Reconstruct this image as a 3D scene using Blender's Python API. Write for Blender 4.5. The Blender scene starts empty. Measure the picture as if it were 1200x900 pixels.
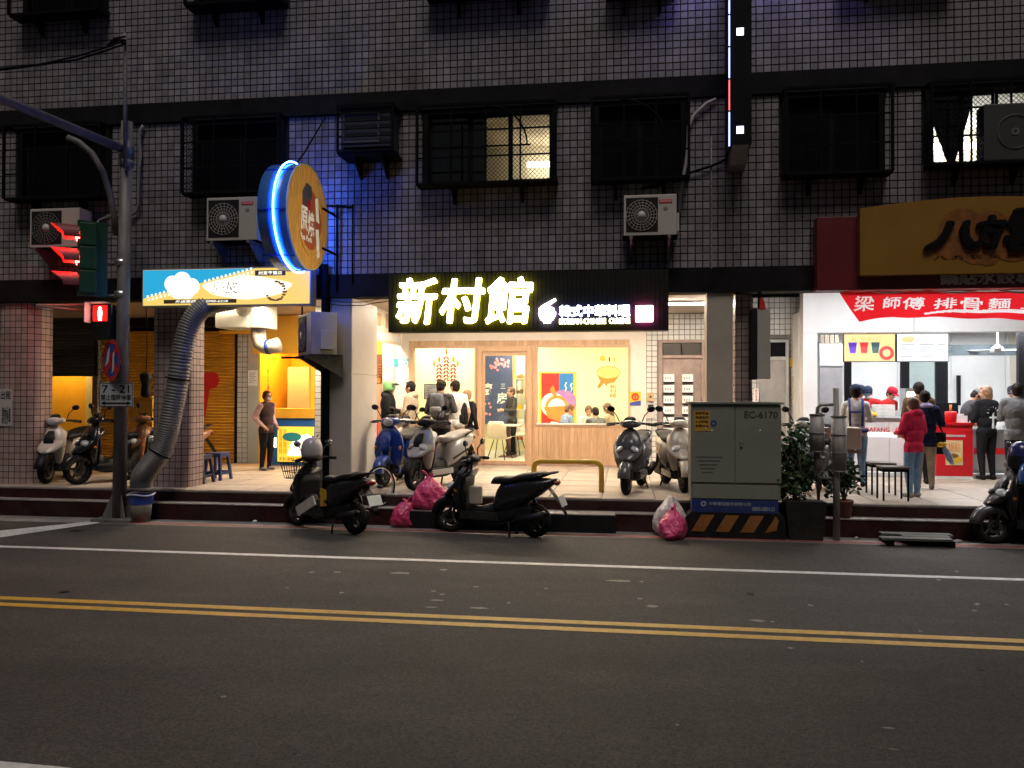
import bpy, bmesh, math, random
import numpy as np
from mathutils import Vector, Matrix, Euler
random.seed(7)
R = math.radians
S = bpy.context.scene
COL = S.collection

# ---------------------------------------------------------------- camera
FPX, CAMH = 950.0, 1.9
YAW, PITCH, ROLL = R(8.05), R(0.6), 0.0027
cam_d = bpy.data.cameras.new('camera')
cam_d.sensor_width = 36.0
cam_d.lens = FPX / 1200 * 36
cam_d.clip_start, cam_d.clip_end = 0.1, 2000
cam = bpy.data.objects.new('camera', cam_d); COL.objects.link(cam)
_f = Vector((-math.sin(YAW)*math.cos(PITCH), math.cos(YAW)*math.cos(PITCH), math.sin(PITCH)))
_r0 = Vector((math.cos(YAW), math.sin(YAW), 0)); _u0 = _r0.cross(_f)
_r = _r0*math.cos(ROLL) + _u0*math.sin(ROLL); _u = _u0*math.cos(ROLL) - _r0*math.sin(ROLL)
m = Matrix.Identity(4)
for i in range(3):
    m[i][0], m[i][1], m[i][2] = _r[i], _u[i], -_f[i]
m[2][3] = CAMH
cam.matrix_world = m
S.camera = cam

# ---------------------------------------------------------------- night sky, street glow, exposure
W = bpy.data.worlds.new('World'); S.world = W; W.use_nodes = True
nt = W.node_tree; bg = nt.nodes['Background']
sky = nt.nodes.new('ShaderNodeTexSky'); sky.sky_type = 'NISHITA'; sky.sun_disc = False
SUN_EL, SUN_AZ = R(62), R(172)
sky.sun_elevation = SUN_EL; sky.sun_rotation = SUN_AZ
hs = nt.nodes.new('ShaderNodeHueSaturation'); hs.inputs['Saturation'].default_value = 0.25
nt.links.new(sky.outputs[0], hs.inputs['Color']); nt.links.new(hs.outputs[0], bg.inputs[0])
bg.inputs[1].default_value = 0.0020
sd = bpy.data.lights.new('street_glow', 'SUN'); sd.energy = 0.43; sd.angle = R(25); sd.color = (1.0, 0.93, 0.86)
so = bpy.data.objects.new('street_glow', sd); COL.objects.link(so)
# light comes from high up behind the camera
_dir = Vector((math.sin(SUN_AZ)*math.cos(SUN_EL), math.cos(SUN_AZ)*math.cos(SUN_EL), math.sin(SUN_EL)))
so.rotation_euler = _dir.to_track_quat('Z', 'Y').to_euler()
so.location = (0, -5, 20)
S.view_settings.view_transform = 'Standard'; S.view_settings.look = 'None'
S.view_settings.exposure = 1.5; S.view_settings.gamma = 1.0
S.view_settings.use_curve_mapping = False
S.render.engine = 'CYCLES'
S.cycles.use_denoising = True
S.cycles.max_bounces = 6; S.cycles.diffuse_bounces = 3; S.cycles.glossy_bounces = 3
S.cycles.transmission_bounces = 4; S.cycles.transparent_max_bounces = 8
S.cycles.sample_clamp_indirect = 3.0
S.cycles.caustics_reflective = False; S.cycles.caustics_refractive = False

# ---------------------------------------------------------------- pixel -> world (photo 1200 x 900)
def ray(px, py):
    return _f*FPX + _r*(px-600) - _u*(py-450)
def at(px, py, Y):
    d = ray(px, py); t = Y/d.y
    return Vector((d.x*t, Y, CAMH + d.z*t))
def atz(px, py, z):
    d = ray(px, py); t = (z-CAMH)/d.z
    return Vector((d.x*t, d.y*t, z))
def gx(px, Y): return at(px, 460, Y).x
def rect(px0, py0, px1, py1, Y):
    c = at((px0+px1)/2, (py0+py1)/2, Y)
    x0 = at(px0, (py0+py1)/2, Y).x; x1 = at(px1, (py0+py1)/2, Y).x
    z1 = at((px0+px1)/2, py0, Y).z; z0 = at((px0+px1)/2, py1, Y).z
    return x0, x1, z0, z1
def project(p):
    v = Vector(p) - Vector((0, 0, CAMH))
    d = v.dot(_f)
    return 600 + FPX*v.dot(_r)/d, 450 - FPX*v.dot(_u)/d, d
# ================================================================ helpers
WL = {}
def link(o): COL.objects.link(o); return o
def tag(o, label=None, cat=None, group=None, kind=None):
    if label: o['label'] = label
    if cat: o['category'] = cat
    if group: o['group'] = group
    if kind: o['kind'] = kind
    return o
def thing(name, loc, label, cat, group=None, rz=0.0):
    o = link(bpy.data.objects.new(name, None)); o.location = loc; o.rotation_euler.z = rz
    o.empty_display_size = 0.2
    WL[o] = Vector(loc)
    return tag(o, label, cat, group)

class MB:
    """collects geometry for ONE mesh object"""
    def __init__(s): s.v = []; s.f = []; s.mi = []; s.sm = []
    def add(s, vs, fs, mi=0, sm=False):
        n = len(s.v); s.v += [tuple(q) for q in vs]
        s.f += [tuple(n+i for i in f) for f in fs]
        s.mi += [mi]*len(fs); s.sm += [sm]*len(fs)
        return s
    def box(s, x0, x1, y0, y1, z0, z1, mi=0):
        vs = [(x, y, z) for z in (z0, z1) for y in (y0, y1) for x in (x0, x1)]
        fs = [(0,2,3,1), (4,5,7,6), (0,1,5,4), (2,6,7,3), (0,4,6,2), (1,3,7,5)]
        return s.add(vs, fs, mi)
    def rbox(s, c, size, rot=None, mi=0, bev=0.0, sm=False):
        """box centred on c, optional rotation matrix, optional chamfer on all edges"""
        hx, hy, hz = [q/2 for q in size]
        M3 = rot if rot is not None else Matrix.Identity(3)
        c = Vector(c)
        if bev <= 0:
            vs = [c + M3 @ Vector((x*hx, y*hy, z*hz)) for z in (-1, 1) for y in (-1, 1) for x in (-1, 1)]
            return s.add(vs, [(0,2,3,1), (4,5,7,6), (0,1,5,4), (2,6,7,3), (0,4,6,2), (1,3,7,5)], mi)
        bm = bmesh.new(); bmesh.ops.create_cube(bm, size=1.0)
        for v in bm.verts: v.co = Vector((v.co.x*2*hx, v.co.y*2*hy, v.co.z*2*hz))
        bmesh.ops.bevel(bm, geom=bm.edges[:], offset=bev, segments=2, affect='EDGES', profile=0.6)
        bm.verts.index_update()
        s.add([c + M3 @ v.co for v in bm.verts], [[v.index for v in f.verts] for f in bm.faces], mi, sm)
        bm.free(); return s
    def ring_loft(s, rings, mi=0, sm=True, cap=True, closed=False):
        n = len(rings[0]); base = len(s.v); vs = [q for r in rings for q in r]; fs = []
        k = len(rings)
        for a in range(k if closed else k-1):
            b = (a+1) % k
            for i in range(n):
                j = (i+1) % n
                fs.append((a*n+i, a*n+j, b*n+j, b*n+i))
        if cap and not closed:
            fs.append(tuple(range(n-1, -1, -1))); fs.append(tuple((k-1)*n+i for i in range(n)))
        return s.add(vs, fs, mi, sm)
    def cyl(s, p0, p1, r0, r1=None, seg=12, mi=0, sm=True, cap=True):
        p0, p1 = Vector(p0), Vector(p1); r1 = r0 if r1 is None else r1
        d = (p1-p0).normalized(); a = d.orthogonal().normalized(); b = d.cross(a)
        rs = []
        for p, r in ((p0, r0), (p1, r1)):
            rs.append([p + a*(r*math.cos(2*math.pi*i/seg)) + b*(r*math.sin(2*math.pi*i/seg)) for i in range(seg)])
        return s.ring_loft(rs, mi, sm, cap)
    def tube(s, pts, r, seg=8, mi=0, cap=True, closed=False, radii=None):
        pts = [Vector(p) for p in pts]; n = len(pts); rs = []; up = None
        for i, p in enumerate(pts):
            if closed: d = pts[(i+1) % n]-pts[i-1]
            else: d = pts[min(i+1, n-1)]-pts[max(i-1, 0)]
            d.normalize()
            if up is None: up = d.orthogonal().normalized()
            up = (up - d*up.dot(d))
            up = up.normalized() if up.length > 1e-6 else d.orthogonal().normalized()
            b = d.cross(up); rr = radii[i] if radii else r
            rs.append([p + up*(rr*math.cos(2*math.pi*k/seg)) + b*(rr*math.sin(2*math.pi*k/seg)) for k in range(seg)])
        return s.ring_loft(rs, mi, True, cap, closed)
    def ell(s, c, rad, rot=None, seg=14, rings=9, mi=0):
        c = Vector(c); M3 = rot if rot is not None else Matrix.Identity(3)
        vs = []; fs = []
        for a in range(1, rings):
            t = math.pi*a/rings
            for i in range(seg):
                p = 2*math.pi*i/seg
                vs.append(c + M3 @ Vector((rad[0]*math.sin(t)*math.cos(p), rad[1]*math.sin(t)*math.sin(p), rad[2]*math.cos(t))))
        top = len(vs); vs.append(c + M3 @ Vector((0, 0, rad[2]))); vs.append(c + M3 @ Vector((0, 0, -rad[2])))
        for a in range(rings-2):
            for i in range(seg):
                j = (i+1) % seg
                fs.append((a*seg+i, (a+1)*seg+i, (a+1)*seg+j, a*seg+j))
        for i in range(seg):
            j = (i+1) % seg
            fs.append((top, i, j)); fs.append((top+1, (rings-2)*seg+j, (rings-2)*seg+i))
        return s.add(vs, fs, mi, True)
    def prism(s, poly, y0, y1, mi=0, axis='y'):
        """poly: list of (a, b); axis y -> (x,z) extruded in y ; axis x -> (y,z) ; axis z -> (x,y)"""
        n = len(poly)
        def P(a, b, t):
            return (a, t, b) if axis == 'y' else ((t, a, b) if axis == 'x' else (a, b, t))
        vs = [P(a, b, y0) for a, b in poly] + [P(a, b, y1) for a, b in poly]
        fs = [tuple(range(n)), tuple(range(2*n-1, n-1, -1))]
        for i in range(n):
            j = (i+1) % n; fs.append((i, n+i, n+j, j))
        return s.add(vs, fs, mi)
    def lathe(s, c, prof, seg=20, mi=0, axis='z', sm=True, cap=False):
        c = Vector(c); rs = []
        for r, h in prof:
            ring = []
            for i in range(seg):
                a = 2*math.pi*i/seg
                q = (r*math.cos(a), r*math.sin(a), h)
                if axis == 'y': q = (q[0], h, q[1])
                if axis == 'x': q = (h, q[0], q[1])
                ring.append(c + Vector(q))
            rs.append(ring)
        return s.ring_loft(rs, mi, sm, cap)
    def sheet(s, x0, x1, z0, z1, y, mi=0):
        return s.add([(x0, y, z0), (x1, y, z0), (x1, y, z1), (x0, y, z1)], [(0, 1, 2, 3)], mi)
    def build(s, name, mats, parent=None, world=True, fix=True, kind=None):
        me = bpy.data.meshes.new(name)
        base = Vector((0, 0, 0))
        if world and s.v:
            A = np.array(s.v, dtype=float)
            base = Vector(((A[:,0].min()+A[:,0].max())/2, (A[:,1].min()+A[:,1].max())/2, A[:,2].min()))
            A -= np.array(base); vs = A.tolist()
        else: vs = s.v
        me.from_pydata(vs, [], s.f)
        if not isinstance(mats, (list, tuple)): mats = [mats]
        for q in mats: me.materials.append(q)
        me.polygons.foreach_set('material_index', s.mi); me.polygons.foreach_set('use_smooth', s.sm)
        if fix:
            bm = bmesh.new(); bm.from_mesh(me); bmesh.ops.recalc_face_normals(bm, faces=bm.faces[:]); bm.to_mesh(me); bm.free()
        me.update()
        o = link(bpy.data.objects.new(name, me))
        if parent is not None:
            o.parent = parent
            if world: o.location = base - WL[parent]
        else: o.location = base
        WL[o] = base if world else WL.get(parent, Vector((0,0,0)))
        if kind: o['kind'] = kind
        return o

def part(name, mats, parent, fn, world=True, kind=None, fix=True):
    b = MB(); fn(b); return b.build(name, mats, parent, world, fix, kind)
def copy_tree(o, parent=None):
    c = o.copy(); link(c); c.parent = parent
    for ch in o.children: copy_tree(ch, c)
    return c

# ---------------------------------------------------------------- materials
MATS = {}
def M(name, col=(.5,.5,.5), rough=.6, metal=0.0, var=.12, scale=6.0, bump=0.0, bscale=60.0, spec=.5, dirt=0.0, coat=0.0, island=0.0, bdist=.01, stretch=None, emit=None, es=0.0, trans=0.0):
    if name in MATS: return MATS[name]
    if max(col) < .03 and spec == .5: spec = .10
    mt = bpy.data.materials.new(name); mt.use_nodes = True
    n = mt.node_tree.nodes; l = mt.node_tree.links; b = n['Principled BSDF']
    b.inputs['Roughness'].default_value = rough; b.inputs['Metallic'].default_value = metal
    b.inputs['Specular IOR Level'].default_value = spec
    if coat: b.inputs['Coat Weight'].default_value = coat; b.inputs['Coat Roughness'].default_value = .08
    tc = n.new('ShaderNodeTexCoord'); vec = tc.outputs['Object']
    if stretch:
        mp = n.new('ShaderNodeMapping'); mp.inputs['Scale'].default_value = stretch
        l.new(vec, mp.inputs[0]); vec = mp.outputs[0]
    nz = n.new('ShaderNodeTexNoise'); nz.inputs['Scale'].default_value = scale; nz.inputs['Detail'].default_value = 5
    nz.inputs['Roughness'].default_value = .62; l.new(vec, nz.inputs['Vector'])
    rp = n.new('ShaderNodeValToRGB'); e = rp.color_ramp.elements
    e[0].position = .3; e[1].position = .7
    e[0].color = tuple(max(0, c*(1-var)) for c in col) + (1,); e[1].color = tuple(min(1, c*(1+var)) for c in col) + (1,)
    l.new(nz.outputs[0], rp.inputs[0]); out = rp.outputs[0]
    if island:
        g = n.new('ShaderNodeNewGeometry'); mr = n.new('ShaderNodeMapRange')
        mr.inputs[3].default_value = 1-island; mr.inputs[4].default_value = 1+island
        l.new(g.outputs['Random Per Island'], mr.inputs[0])
        mx = n.new('ShaderNodeMix'); mx.data_type = 'RGBA'; mx.blend_type = 'MULTIPLY'; mx.inputs[0].default_value = 1
        l.new(out, mx.inputs[6]); l.new(mr.outputs[0], mx.inputs[7]); out = mx.outputs[2]
    if dirt:
        n2 = n.new('ShaderNodeTexNoise'); n2.inputs['Scale'].default_value = 1.6; n2.inputs['Detail'].default_value = 8; n2.inputs['Roughness'].default_value = .7
        l.new(tc.outputs['Object'], n2.inputs['Vector'])
        r2 = n.new('ShaderNodeValToRGB'); r2.color_ramp.elements[0].position = .42; r2.color_ramp.elements[1].position = .68
        l.new(n2.outputs[0], r2.inputs[0])
        ml = n.new('ShaderNodeMath'); ml.operation = 'MULTIPLY'; ml.inputs[1].default_value = dirt; l.new(r2.outputs[0], ml.inputs[0])
        mx = n.new('ShaderNodeMix'); mx.data_type = 'RGBA'; mx.inputs[7].default_value = (.05,.042,.035,1)
        l.new(ml.outputs[0], mx.inputs[0]); l.new(out, mx.inputs[6]); out = mx.outputs[2]
    l.new(out, b.inputs['Base Color'])
    if trans: b.inputs['Transmission Weight'].default_value = trans
    if emit: b.inputs['Emission Color'].default_value = tuple(emit)+(1,); b.inputs['Emission Strength'].default_value = es
    rr = n.new('ShaderNodeMapRange'); rr.inputs[3].default_value = max(.02, rough-.09); rr.inputs[4].default_value = min(1, rough+.09)
    l.new(nz.outputs[0], rr.inputs[0]); l.new(rr.outputs[0], b.inputs['Roughness'])
    if bump:
        n3 = n.new('ShaderNodeTexNoise'); n3.inputs['Scale'].default_value = bscale; n3.inputs['Detail'].default_value = 4
        l.new(vec, n3.inputs['Vector'])
        bp = n.new('ShaderNodeBump'); bp.inputs['Strength'].default_value = bump; bp.inputs['Distance'].default_value = bdist
        l.new(n3.outputs[0], bp.inputs['Height']); l.new(bp.outputs[0], b.inputs['Normal'])
    MATS[name] = mt; return mt
def E(name, col, strength, base=(.8,.8,.8)):
    if name in MATS: return MATS[name]
    mt = bpy.data.materials.new(name); mt.use_nodes = True; b = mt.node_tree.nodes['Principled BSDF']
    b.inputs['Base Color'].default_value = tuple(base)+(1,); b.inputs['Roughness'].default_value = .5
    b.inputs['Emission Color'].default_value = tuple(col)+(1,); b.inputs['Emission Strength'].default_value = strength
    MATS[name] = mt; return mt
def glass(name, tint=(.95,.97,.97), mixf=.12, rough=.03):
    """thin pane: mostly see-through with a mirror-like sheen"""
    if name in MATS: return MATS[name]
    mt = bpy.data.materials.new(name); mt.use_nodes = True; n = mt.node_tree.nodes; l = mt.node_tree.links
    n.remove(n['Principled BSDF']); out = n['Material Output']
    t = n.new('ShaderNodeBsdfTransparent'); t.inputs[0].default_value = tint+(1,)
    g = n.new('ShaderNodeBsdfGlossy'); g.inputs['Roughness'].default_value = rough
    fr = n.new('ShaderNodeFresnel'); fr.inputs[0].default_value = 1.45
    ad = n.new('ShaderNodeMath'); ad.operation = 'ADD'; ad.inputs[1].default_value = mixf*.3; l.new(fr.outputs[0], ad.inputs[0])
    mx = n.new('ShaderNodeMixShader'); l.new(ad.outputs[0], mx.inputs[0]); l.new(t.outputs[0], mx.inputs[1]); l.new(g.outputs[0], mx.inputs[2])
    l.new(mx.outputs[0], out.inputs[0]); MATS[name] = mt; return mt

# ---------------------------------------------------------------- lettering: real flat / raised letters facing -Y (or any wall)
def letters(text, x0, x1, z0, z1, y, mat, parent, name='lettering', extrude=.002, bold=0.0, side=None, shear=0.0, rz=0.0, vertical=False, rough=0.0, world=True, fit=True, fat=0.0):
    """letters filling the rectangle x0..x1, z0..z1 on the plane y, facing -Y; turned by rz about the rectangle's centre"""
    cu = bpy.data.curves.new('txt', 'FONT')
    cu.body = '\n'.join(text) if vertical else text
    cu.align_x = 'CENTER'; cu.resolution_u = 3
    cu.extrude = extrude; cu.offset = bold; cu.shear = shear
    to = bpy.data.objects.new('txt', cu); COL.objects.link(to)
    dg = bpy.context.evaluated_depsgraph_get(); me = bpy.data.meshes.new_from_object(to.evaluated_get(dg))
    bpy.data.objects.remove(to); bpy.data.curves.remove(cu)
    me.name = name
    n = len(me.vertices)
    A = np.zeros(n*3); me.vertices.foreach_get('co', A); A = A.reshape(-1, 3)
    if n == 0: return None
    lo, hi = A.min(0), A.max(0)
    sx = (x1-x0)/max(1e-6, hi[0]-lo[0]); sz = (z1-z0)/max(1e-6, hi[1]-lo[1])
    if not fit: sx = sz = min(sx, sz)
    cx, cz = (x0+x1)/2, (z0+z1)/2
    lx = (A[:,0]-(lo[0]+hi[0])/2)*sx; lz = (A[:,1]-(lo[1]+hi[1])/2)*sz; ly = -A[:,2]
    if rough:
        lx = lx + rough*np.sin(lz*31+lx*17); lz = lz + rough*np.sin(lx*27+1.3)
    P = np.zeros_like(A)
    P[:,0] = lx*math.cos(rz) - ly*math.sin(rz); P[:,1] = lx*math.sin(rz) + ly*math.cos(rz); P[:,2] = lz
    me.vertices.foreach_set('co', P.ravel())
    if fat:   # heavy brush weight: the same outline shifted round a small circle
        bm = bmesh.new(); bm.from_mesh(me); src = me.copy()
        for k in range(8):
            a_ = 2*math.pi*k/8; n0 = len(bm.verts); bm.from_mesh(src); bm.verts.ensure_lookup_table()
            for v in bm.verts[n0:]: v.co += Vector((fat*math.cos(a_)*math.cos(rz), fat*math.cos(a_)*math.sin(rz)+.0004*(k+1), fat*math.sin(a_)))
        bm.to_mesh(me); bm.free(); bpy.data.meshes.remove(src)
    me.materials.clear(); me.materials.append(mat)
    if side:
        me.materials.append(side)
        for p in me.polygons:
            nn = p.normal
        bm = bmesh.new(); bm.from_mesh(me); bmesh.ops.recalc_face_normals(bm, faces=bm.faces[:])
        bm.normal_update()
        fd = Vector((math.sin(rz), -math.cos(rz), 0))
        for f in bm.faces: f.material_index = 0 if f.normal.dot(fd) > .6 else 1
        bm.to_mesh(me); bm.free()
    me.update()
    o = link(bpy.data.objects.new(name, me))
    c = Vector((cx, y, cz)); o.parent = parent
    o.location = (c - WL[parent]) if world else c
    WL[o] = c if world else WL.get(parent)
    return o

def wall_boxes(b, x0, x1, z0, z1, y0, y1, holes, mi=0):
    xs = sorted({x0, x1, *[min(max(h[i], x0), x1) for h in holes for i in (0, 1)]})
    zs = sorted({z0, z1, *[min(max(h[i], z0), z1) for h in holes for i in (2, 3)]})
    for i in range(len(xs)-1):
        runs = []
        for k in range(len(zs)-1):
            cx, cz = (xs[i]+xs[i+1])/2, (zs[k]+zs[k+1])/2
            if any(h[0] < cx < h[1] and h[2] < cz < h[3] for h in holes): continue
            if runs and abs(runs[-1][1]-zs[k]) < 1e-9: runs[-1][1] = zs[k+1]
            else: runs.append([zs[k], zs[k+1]])
        for a, c in runs: b.box(xs[i], xs[i+1], y0, y1, a, c, mi)

TP = 0.104
def tile_cells(x0, x1, z0, z1, holes, pitch=TP, mask=None):
    out = []
    nx, nz = max(1, round((x1-x0)/pitch)), max(1, round((z1-z0)/pitch))
    px, pz = (x1-x0)/nx, (z1-z0)/nz
    for i in range(nx):
        for k in range(nz):
            cx, cz = x0+(i+.5)*px, z0+(k+.5)*pz
            if any(h[0]-px*.3 < cx < h[1]+px*.3 and h[2]-pz*.3 < cz < h[3]+pz*.3 for h in holes): continue
            out.append((cx, cz, px, pz))
    return out
def tile(b, cx, cz, px, pz, y, gap=.011, th=.007, mi=0):
    hx, hz = px/2-gap/2, pz/2-gap/2; e = .004
    t = [random.uniform(-.0012, .0012) for _ in range(4)]
    vs = [(cx-hx, y+.001, cz-hz), (cx+hx, y+.001, cz-hz), (cx+hx, y+.001, cz+hz), (cx-hx, y+.001, cz+hz),
          (cx-hx+e, y-th+t[0], cz-hz+e), (cx+hx-e, y-th+t[1], cz-hz+e), (cx+hx-e, y-th+t[2], cz+hz-e), (cx-hx+e, y-th+t[3], cz+hz-e)]
    b.add(vs, [(4,5,6,7), (0,1,5,4), (1,2,6,5), (2,3,7,6), (3,0,4,7)], mi)
# ================================================================ the place
YE, YF, YS, YL, YR = 11.4, 11.65, 16.2, 15.9, 15.3
ZF = 0.42
m_asph = M('asphalt', (.066,.058,.050), .78, var=.30, scale=1.1, bump=1.0, bscale=130, dirt=.45, spec=.3, stretch=(.35,1.3,1))
def aggregate(mt):   # coarse stone chips and long worn wheel tracks
    n = mt.node_tree.nodes; l = mt.node_tree.links; b = n['Principled BSDF']
    src = b.inputs['Base Color'].links[0].from_socket; tc = n.new('ShaderNodeTexCoord')
    vo = n.new('ShaderNodeTexVoronoi'); vo.inputs['Scale'].default_value = 85; l.new(tc.outputs['Object'], vo.inputs['Vector'])
    hv = n.new('ShaderNodeSeparateColor'); l.new(vo.outputs['Color'], hv.inputs[0])
    mr = n.new('ShaderNodeMapRange'); mr.inputs[3].default_value = .62; mr.inputs[4].default_value = 1.42; l.new(hv.outputs[0], mr.inputs[0])
    n2 = n.new('ShaderNodeTexNoise'); n2.inputs['Scale'].default_value = 240; n2.inputs['Detail'].default_value = 2; l.new(tc.outputs['Object'], n2.inputs['Vector'])
    m2 = n.new('ShaderNodeMapRange'); m2.inputs[1].default_value = .3; m2.inputs[2].default_value = .7; m2.inputs[3].default_value = .6; m2.inputs[4].default_value = 1.4; l.new(n2.outputs[0], m2.inputs[0])
    mu = n.new('ShaderNodeMath'); mu.operation = 'MULTIPLY'; l.new(mr.outputs[0], mu.inputs[0]); l.new(m2.outputs[0], mu.inputs[1])
    mx = n.new('ShaderNodeMix'); mx.data_type = 'RGBA'; mx.blend_type = 'MULTIPLY'; mx.inputs[0].default_value = 1
    l.new(src, mx.inputs[6]); l.new(mu.outputs[0], mx.inputs[7]); l.new(mx.outputs[2], b.inputs['Base Color'])
aggregate(m_asph)
m_white = M('road_paint_white', (.62,.61,.58), .6, var=.25, scale=14, bump=.2, bscale=120, dirt=.25)
m_yellow = M('road_paint_yellow', (.58,.34,.035), .6, var=.22, scale=14, bump=.2, bscale=120, dirt=.25)
m_redp = M('road_paint_red', (.30,.06,.045), .65, var=.4, scale=9, bump=.2, bscale=120, dirt=.6)
m_conc = M('concrete', (.22,.205,.19), .85, var=.25, scale=5, bump=.5, bscale=70, dirt=.45)
m_grout = M('dark_grout', (.022,.021,.022), .9, var=.4, scale=3)
m_tile = M('grey_wall_tile', (.245,.225,.235), .45, var=.22, scale=1.6, island=.20, dirt=.40, stretch=(1.6,1,.35))
m_ptile = M('pinkish_column_tile', (.36,.27,.25), .38, var=.10, scale=1.3, island=.14, dirt=.2)
m_wtile = M('white_wall_tile', (.62,.62,.60), .35, var=.06, scale=2, island=.06, dirt=.12)
m_band = M('dark_band_paint', (.014,.013,.014), .7, var=.35, scale=3, bump=.3, bscale=40, spec=.06)
m_black = M('black_iron', (.007,.007,.007), .7, var=.3, scale=10, bump=.2, spec=.04)
m_step = M('step_red_brown', (.034,.012,.011), .7, spec=.06, var=.4, scale=4, bump=.3, bscale=50, dirt=.5)
m_ledge = M('ledge_stone', (.28,.25,.23), .7, var=.3, scale=6, dirt=.4)
m_slab = M('stamped_stone_slab', (.42,.35,.28), .55, var=.26, scale=3.5, bump=1.0, bscale=9, island=.10, dirt=.35)
m_cream = M('cream_panel', (.66,.60,.53), .5, var=.05, scale=2, dirt=.10)
m_dull = M('shade_dulled_cream', (.46,.40,.33), .5, var=.06, scale=2, dirt=.15)  # cream dulled by painted-in shade for unlit column fronts; also on the slab
m_whitep = M('white_wall_panel', (.74,.74,.74), .4, var=.04, scale=2, dirt=.06)
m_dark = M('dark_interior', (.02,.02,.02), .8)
m_steel = M('stainless_steel', (.55,.56,.58), .3, metal=.9, var=.08, scale=4)
m_galv = M('galvanised_steel', (.24,.23,.22), .5, metal=.6, var=.25, scale=9, bump=.2, dirt=.35)

# -------- ground sheet, kerb steps, arcade floor
g = MB(); g.add([(-150,-150,0),(150,-150,0),(150,150,0),(-150,150,0)], [(0,1,2,3)])
road = g.build('road', m_asph); tag(road, kind='structure')
def marking(name, pts, mat, z=.004):
    b = MB(); n = len(pts)//2
    vs = [(p[0], p[1], z) for p in pts]
    b.add(vs, [tuple(range(len(pts)))]); return tag(b.build(name, mat), kind='structure')
def strip(name, yc, w, mat, x0=-40, x1=40, z=.004): return marking(name, [(x0,yc-w/2),(x1,yc-w/2),(x1,yc+w/2),(x0,yc+w/2)], mat, z)
strip('lane_edge_line', 8.95, .11, m_white)
strip('centre_line', 6.73, .105, m_yellow); strip('centre_line', 6.53, .105, m_yellow)
strip('kerb_line', 10.84, .10, m_redp, x0=gx(118, 10.8), z=.006)
strip('gutter', 11.0, .55, m_conc, z=.003)
p = [atz(*q, 0) for q in ((0,622.5),(113,611),(117,613.5),(0,630.5))]
marking('crossing_line', [(q.x,q.y) for q in p], m_white, .008)
p = [atz(*q, 0) for q in ((-60,888),(84,901.5),(60,908),(-60,897))]
marking('crossing_line', [(q.x,q.y) for q in p], m_white, .008)
# worn paint flecks and litter marks on the asphalt
random.seed(3)
fl = MB()
for px, py, w, h in ((470,672,28,3),(520,668,10,2),(508,693,7,2),(518,697,7,2),(558,688,8,2),(562,713,26,2.5),(505,712,18,2),(512,704,22,2),(725,681,34,3),(752,682,6,2),(765,711,16,3),(750,702,7,2),(596,707,5,2),(888,728,22,3.5),(905,729,5,2),(926,760,7,2.5),(950,710,7,2.5),(1144,709,6,2),(1142,716,8,2),(1146,708,5,2),(1180,709,7,2),(1100,680,5,2),(1121,670,5,2),(262,817,9,3),(794,850,5,2),(1041,854,18,2.5),(1048,879,14,2),(1010,776,4,2),(1078,740,5,2),(640,690,5,2),(400,695,8,2),(395,671,10,2),(365,671,8,2),(337,689,4,2)):
    c = atz(px, py, 0); dpt = project((c.x, c.y, 0))[2]
    hw = w*dpt/FPX/2; hh = h*dpt*dpt/(FPX*CAMH)/2
    n = 9
    fl.add([(c.x+hw*math.cos(2*math.pi*i/n)*random.uniform(.6,1.1), c.y+hh*math.sin(2*math.pi*i/n)*random.uniform(.6,1.1), .0045) for i in range(n)], [tuple(range(n))])
tag(fl.build('paint_fleck', M('worn_paint', (.20,.18,.155), .7, var=.4, scale=20)), 'scattered worn white paint flecks on the asphalt', None, kind='stuff')
fl = MB()
for px, py, w, h in ((879,696,11,4),(983,713,6,2.5),(75,694,12,3),(88,622,14,2.5),(757,645,10,2),(487,871,7,4),(346,884,6,3),(1150,786,8,4)):
    c = atz(px, py, 0); dpt = project((c.x, c.y, 0))[2]
    hw = w*dpt/FPX/2; hh = h*dpt*dpt/(FPX*CAMH)/2
    fl.add([(c.x+hw*math.cos(2*math.pi*i/9)*random.uniform(.7,1.1), c.y+hh*math.sin(2*math.pi*i/9)*random.uniform(.7,1.1), .0048) for i in range(9)], [tuple(range(9))])
tag(fl.build('tar_spot', M('tar', (.012,.012,.012), .5)), 'small black tar spots on the asphalt', None, kind='stuff')

st = MB(); st.box(-40, 40, YE, 30, 0, ZF-.03); tag(st.build('arcade_base', m_step), kind='structure')
st = MB(); st.box(-40, 40, 11.2, YE-.002, 0, .235); tag(st.build('kerb_step', m_step), kind='structure')
st = MB(); st.box(-40, 40, 11.19, YE-.003, .237, .252); tag(st.build('step_tread', m_ledge), kind='structure')
fl = MB(); fl.box(-40, 40, YE+.01, 30, ZF-.029, ZF-.006); floor = tag(fl.build('arcade_floor', m_conc), kind='structure')
random.seed(5)
sl = 0.74; xs = gx(707, 12.3)   # a joint seen at this pixel
i0 = int(math.floor((-9.5-xs)/sl)); i1 = int(math.ceil((9.5-xs)/sl))
slab_meshes = []
for v in range(6):
    b = MB(); hx = sl/2-.006
    vs = [(-hx,-hx,0),(hx,-hx,0),(hx,hx,0),(-hx,hx,0)]
    e = .006; z = .012
    vs += [(-hx+e,-hx+e,z+random.uniform(-.002,.002)),(hx-e,-hx+e,z+random.uniform(-.002,.002)),(hx-e,hx-e,z+random.uniform(-.002,.002)),(-hx+e,hx-e,z+random.uniform(-.002,.002))]
    b.add(vs, [(4,5,6,7),(0,1,5,4),(1,2,6,5),(2,3,7,6),(3,0,4,7)])
    me = bpy.data.meshes.new('paving_slab'); me.from_pydata(b.v, [], b.f); me.materials.append(m_slab); me.update(); slab_meshes.append(me)
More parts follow.
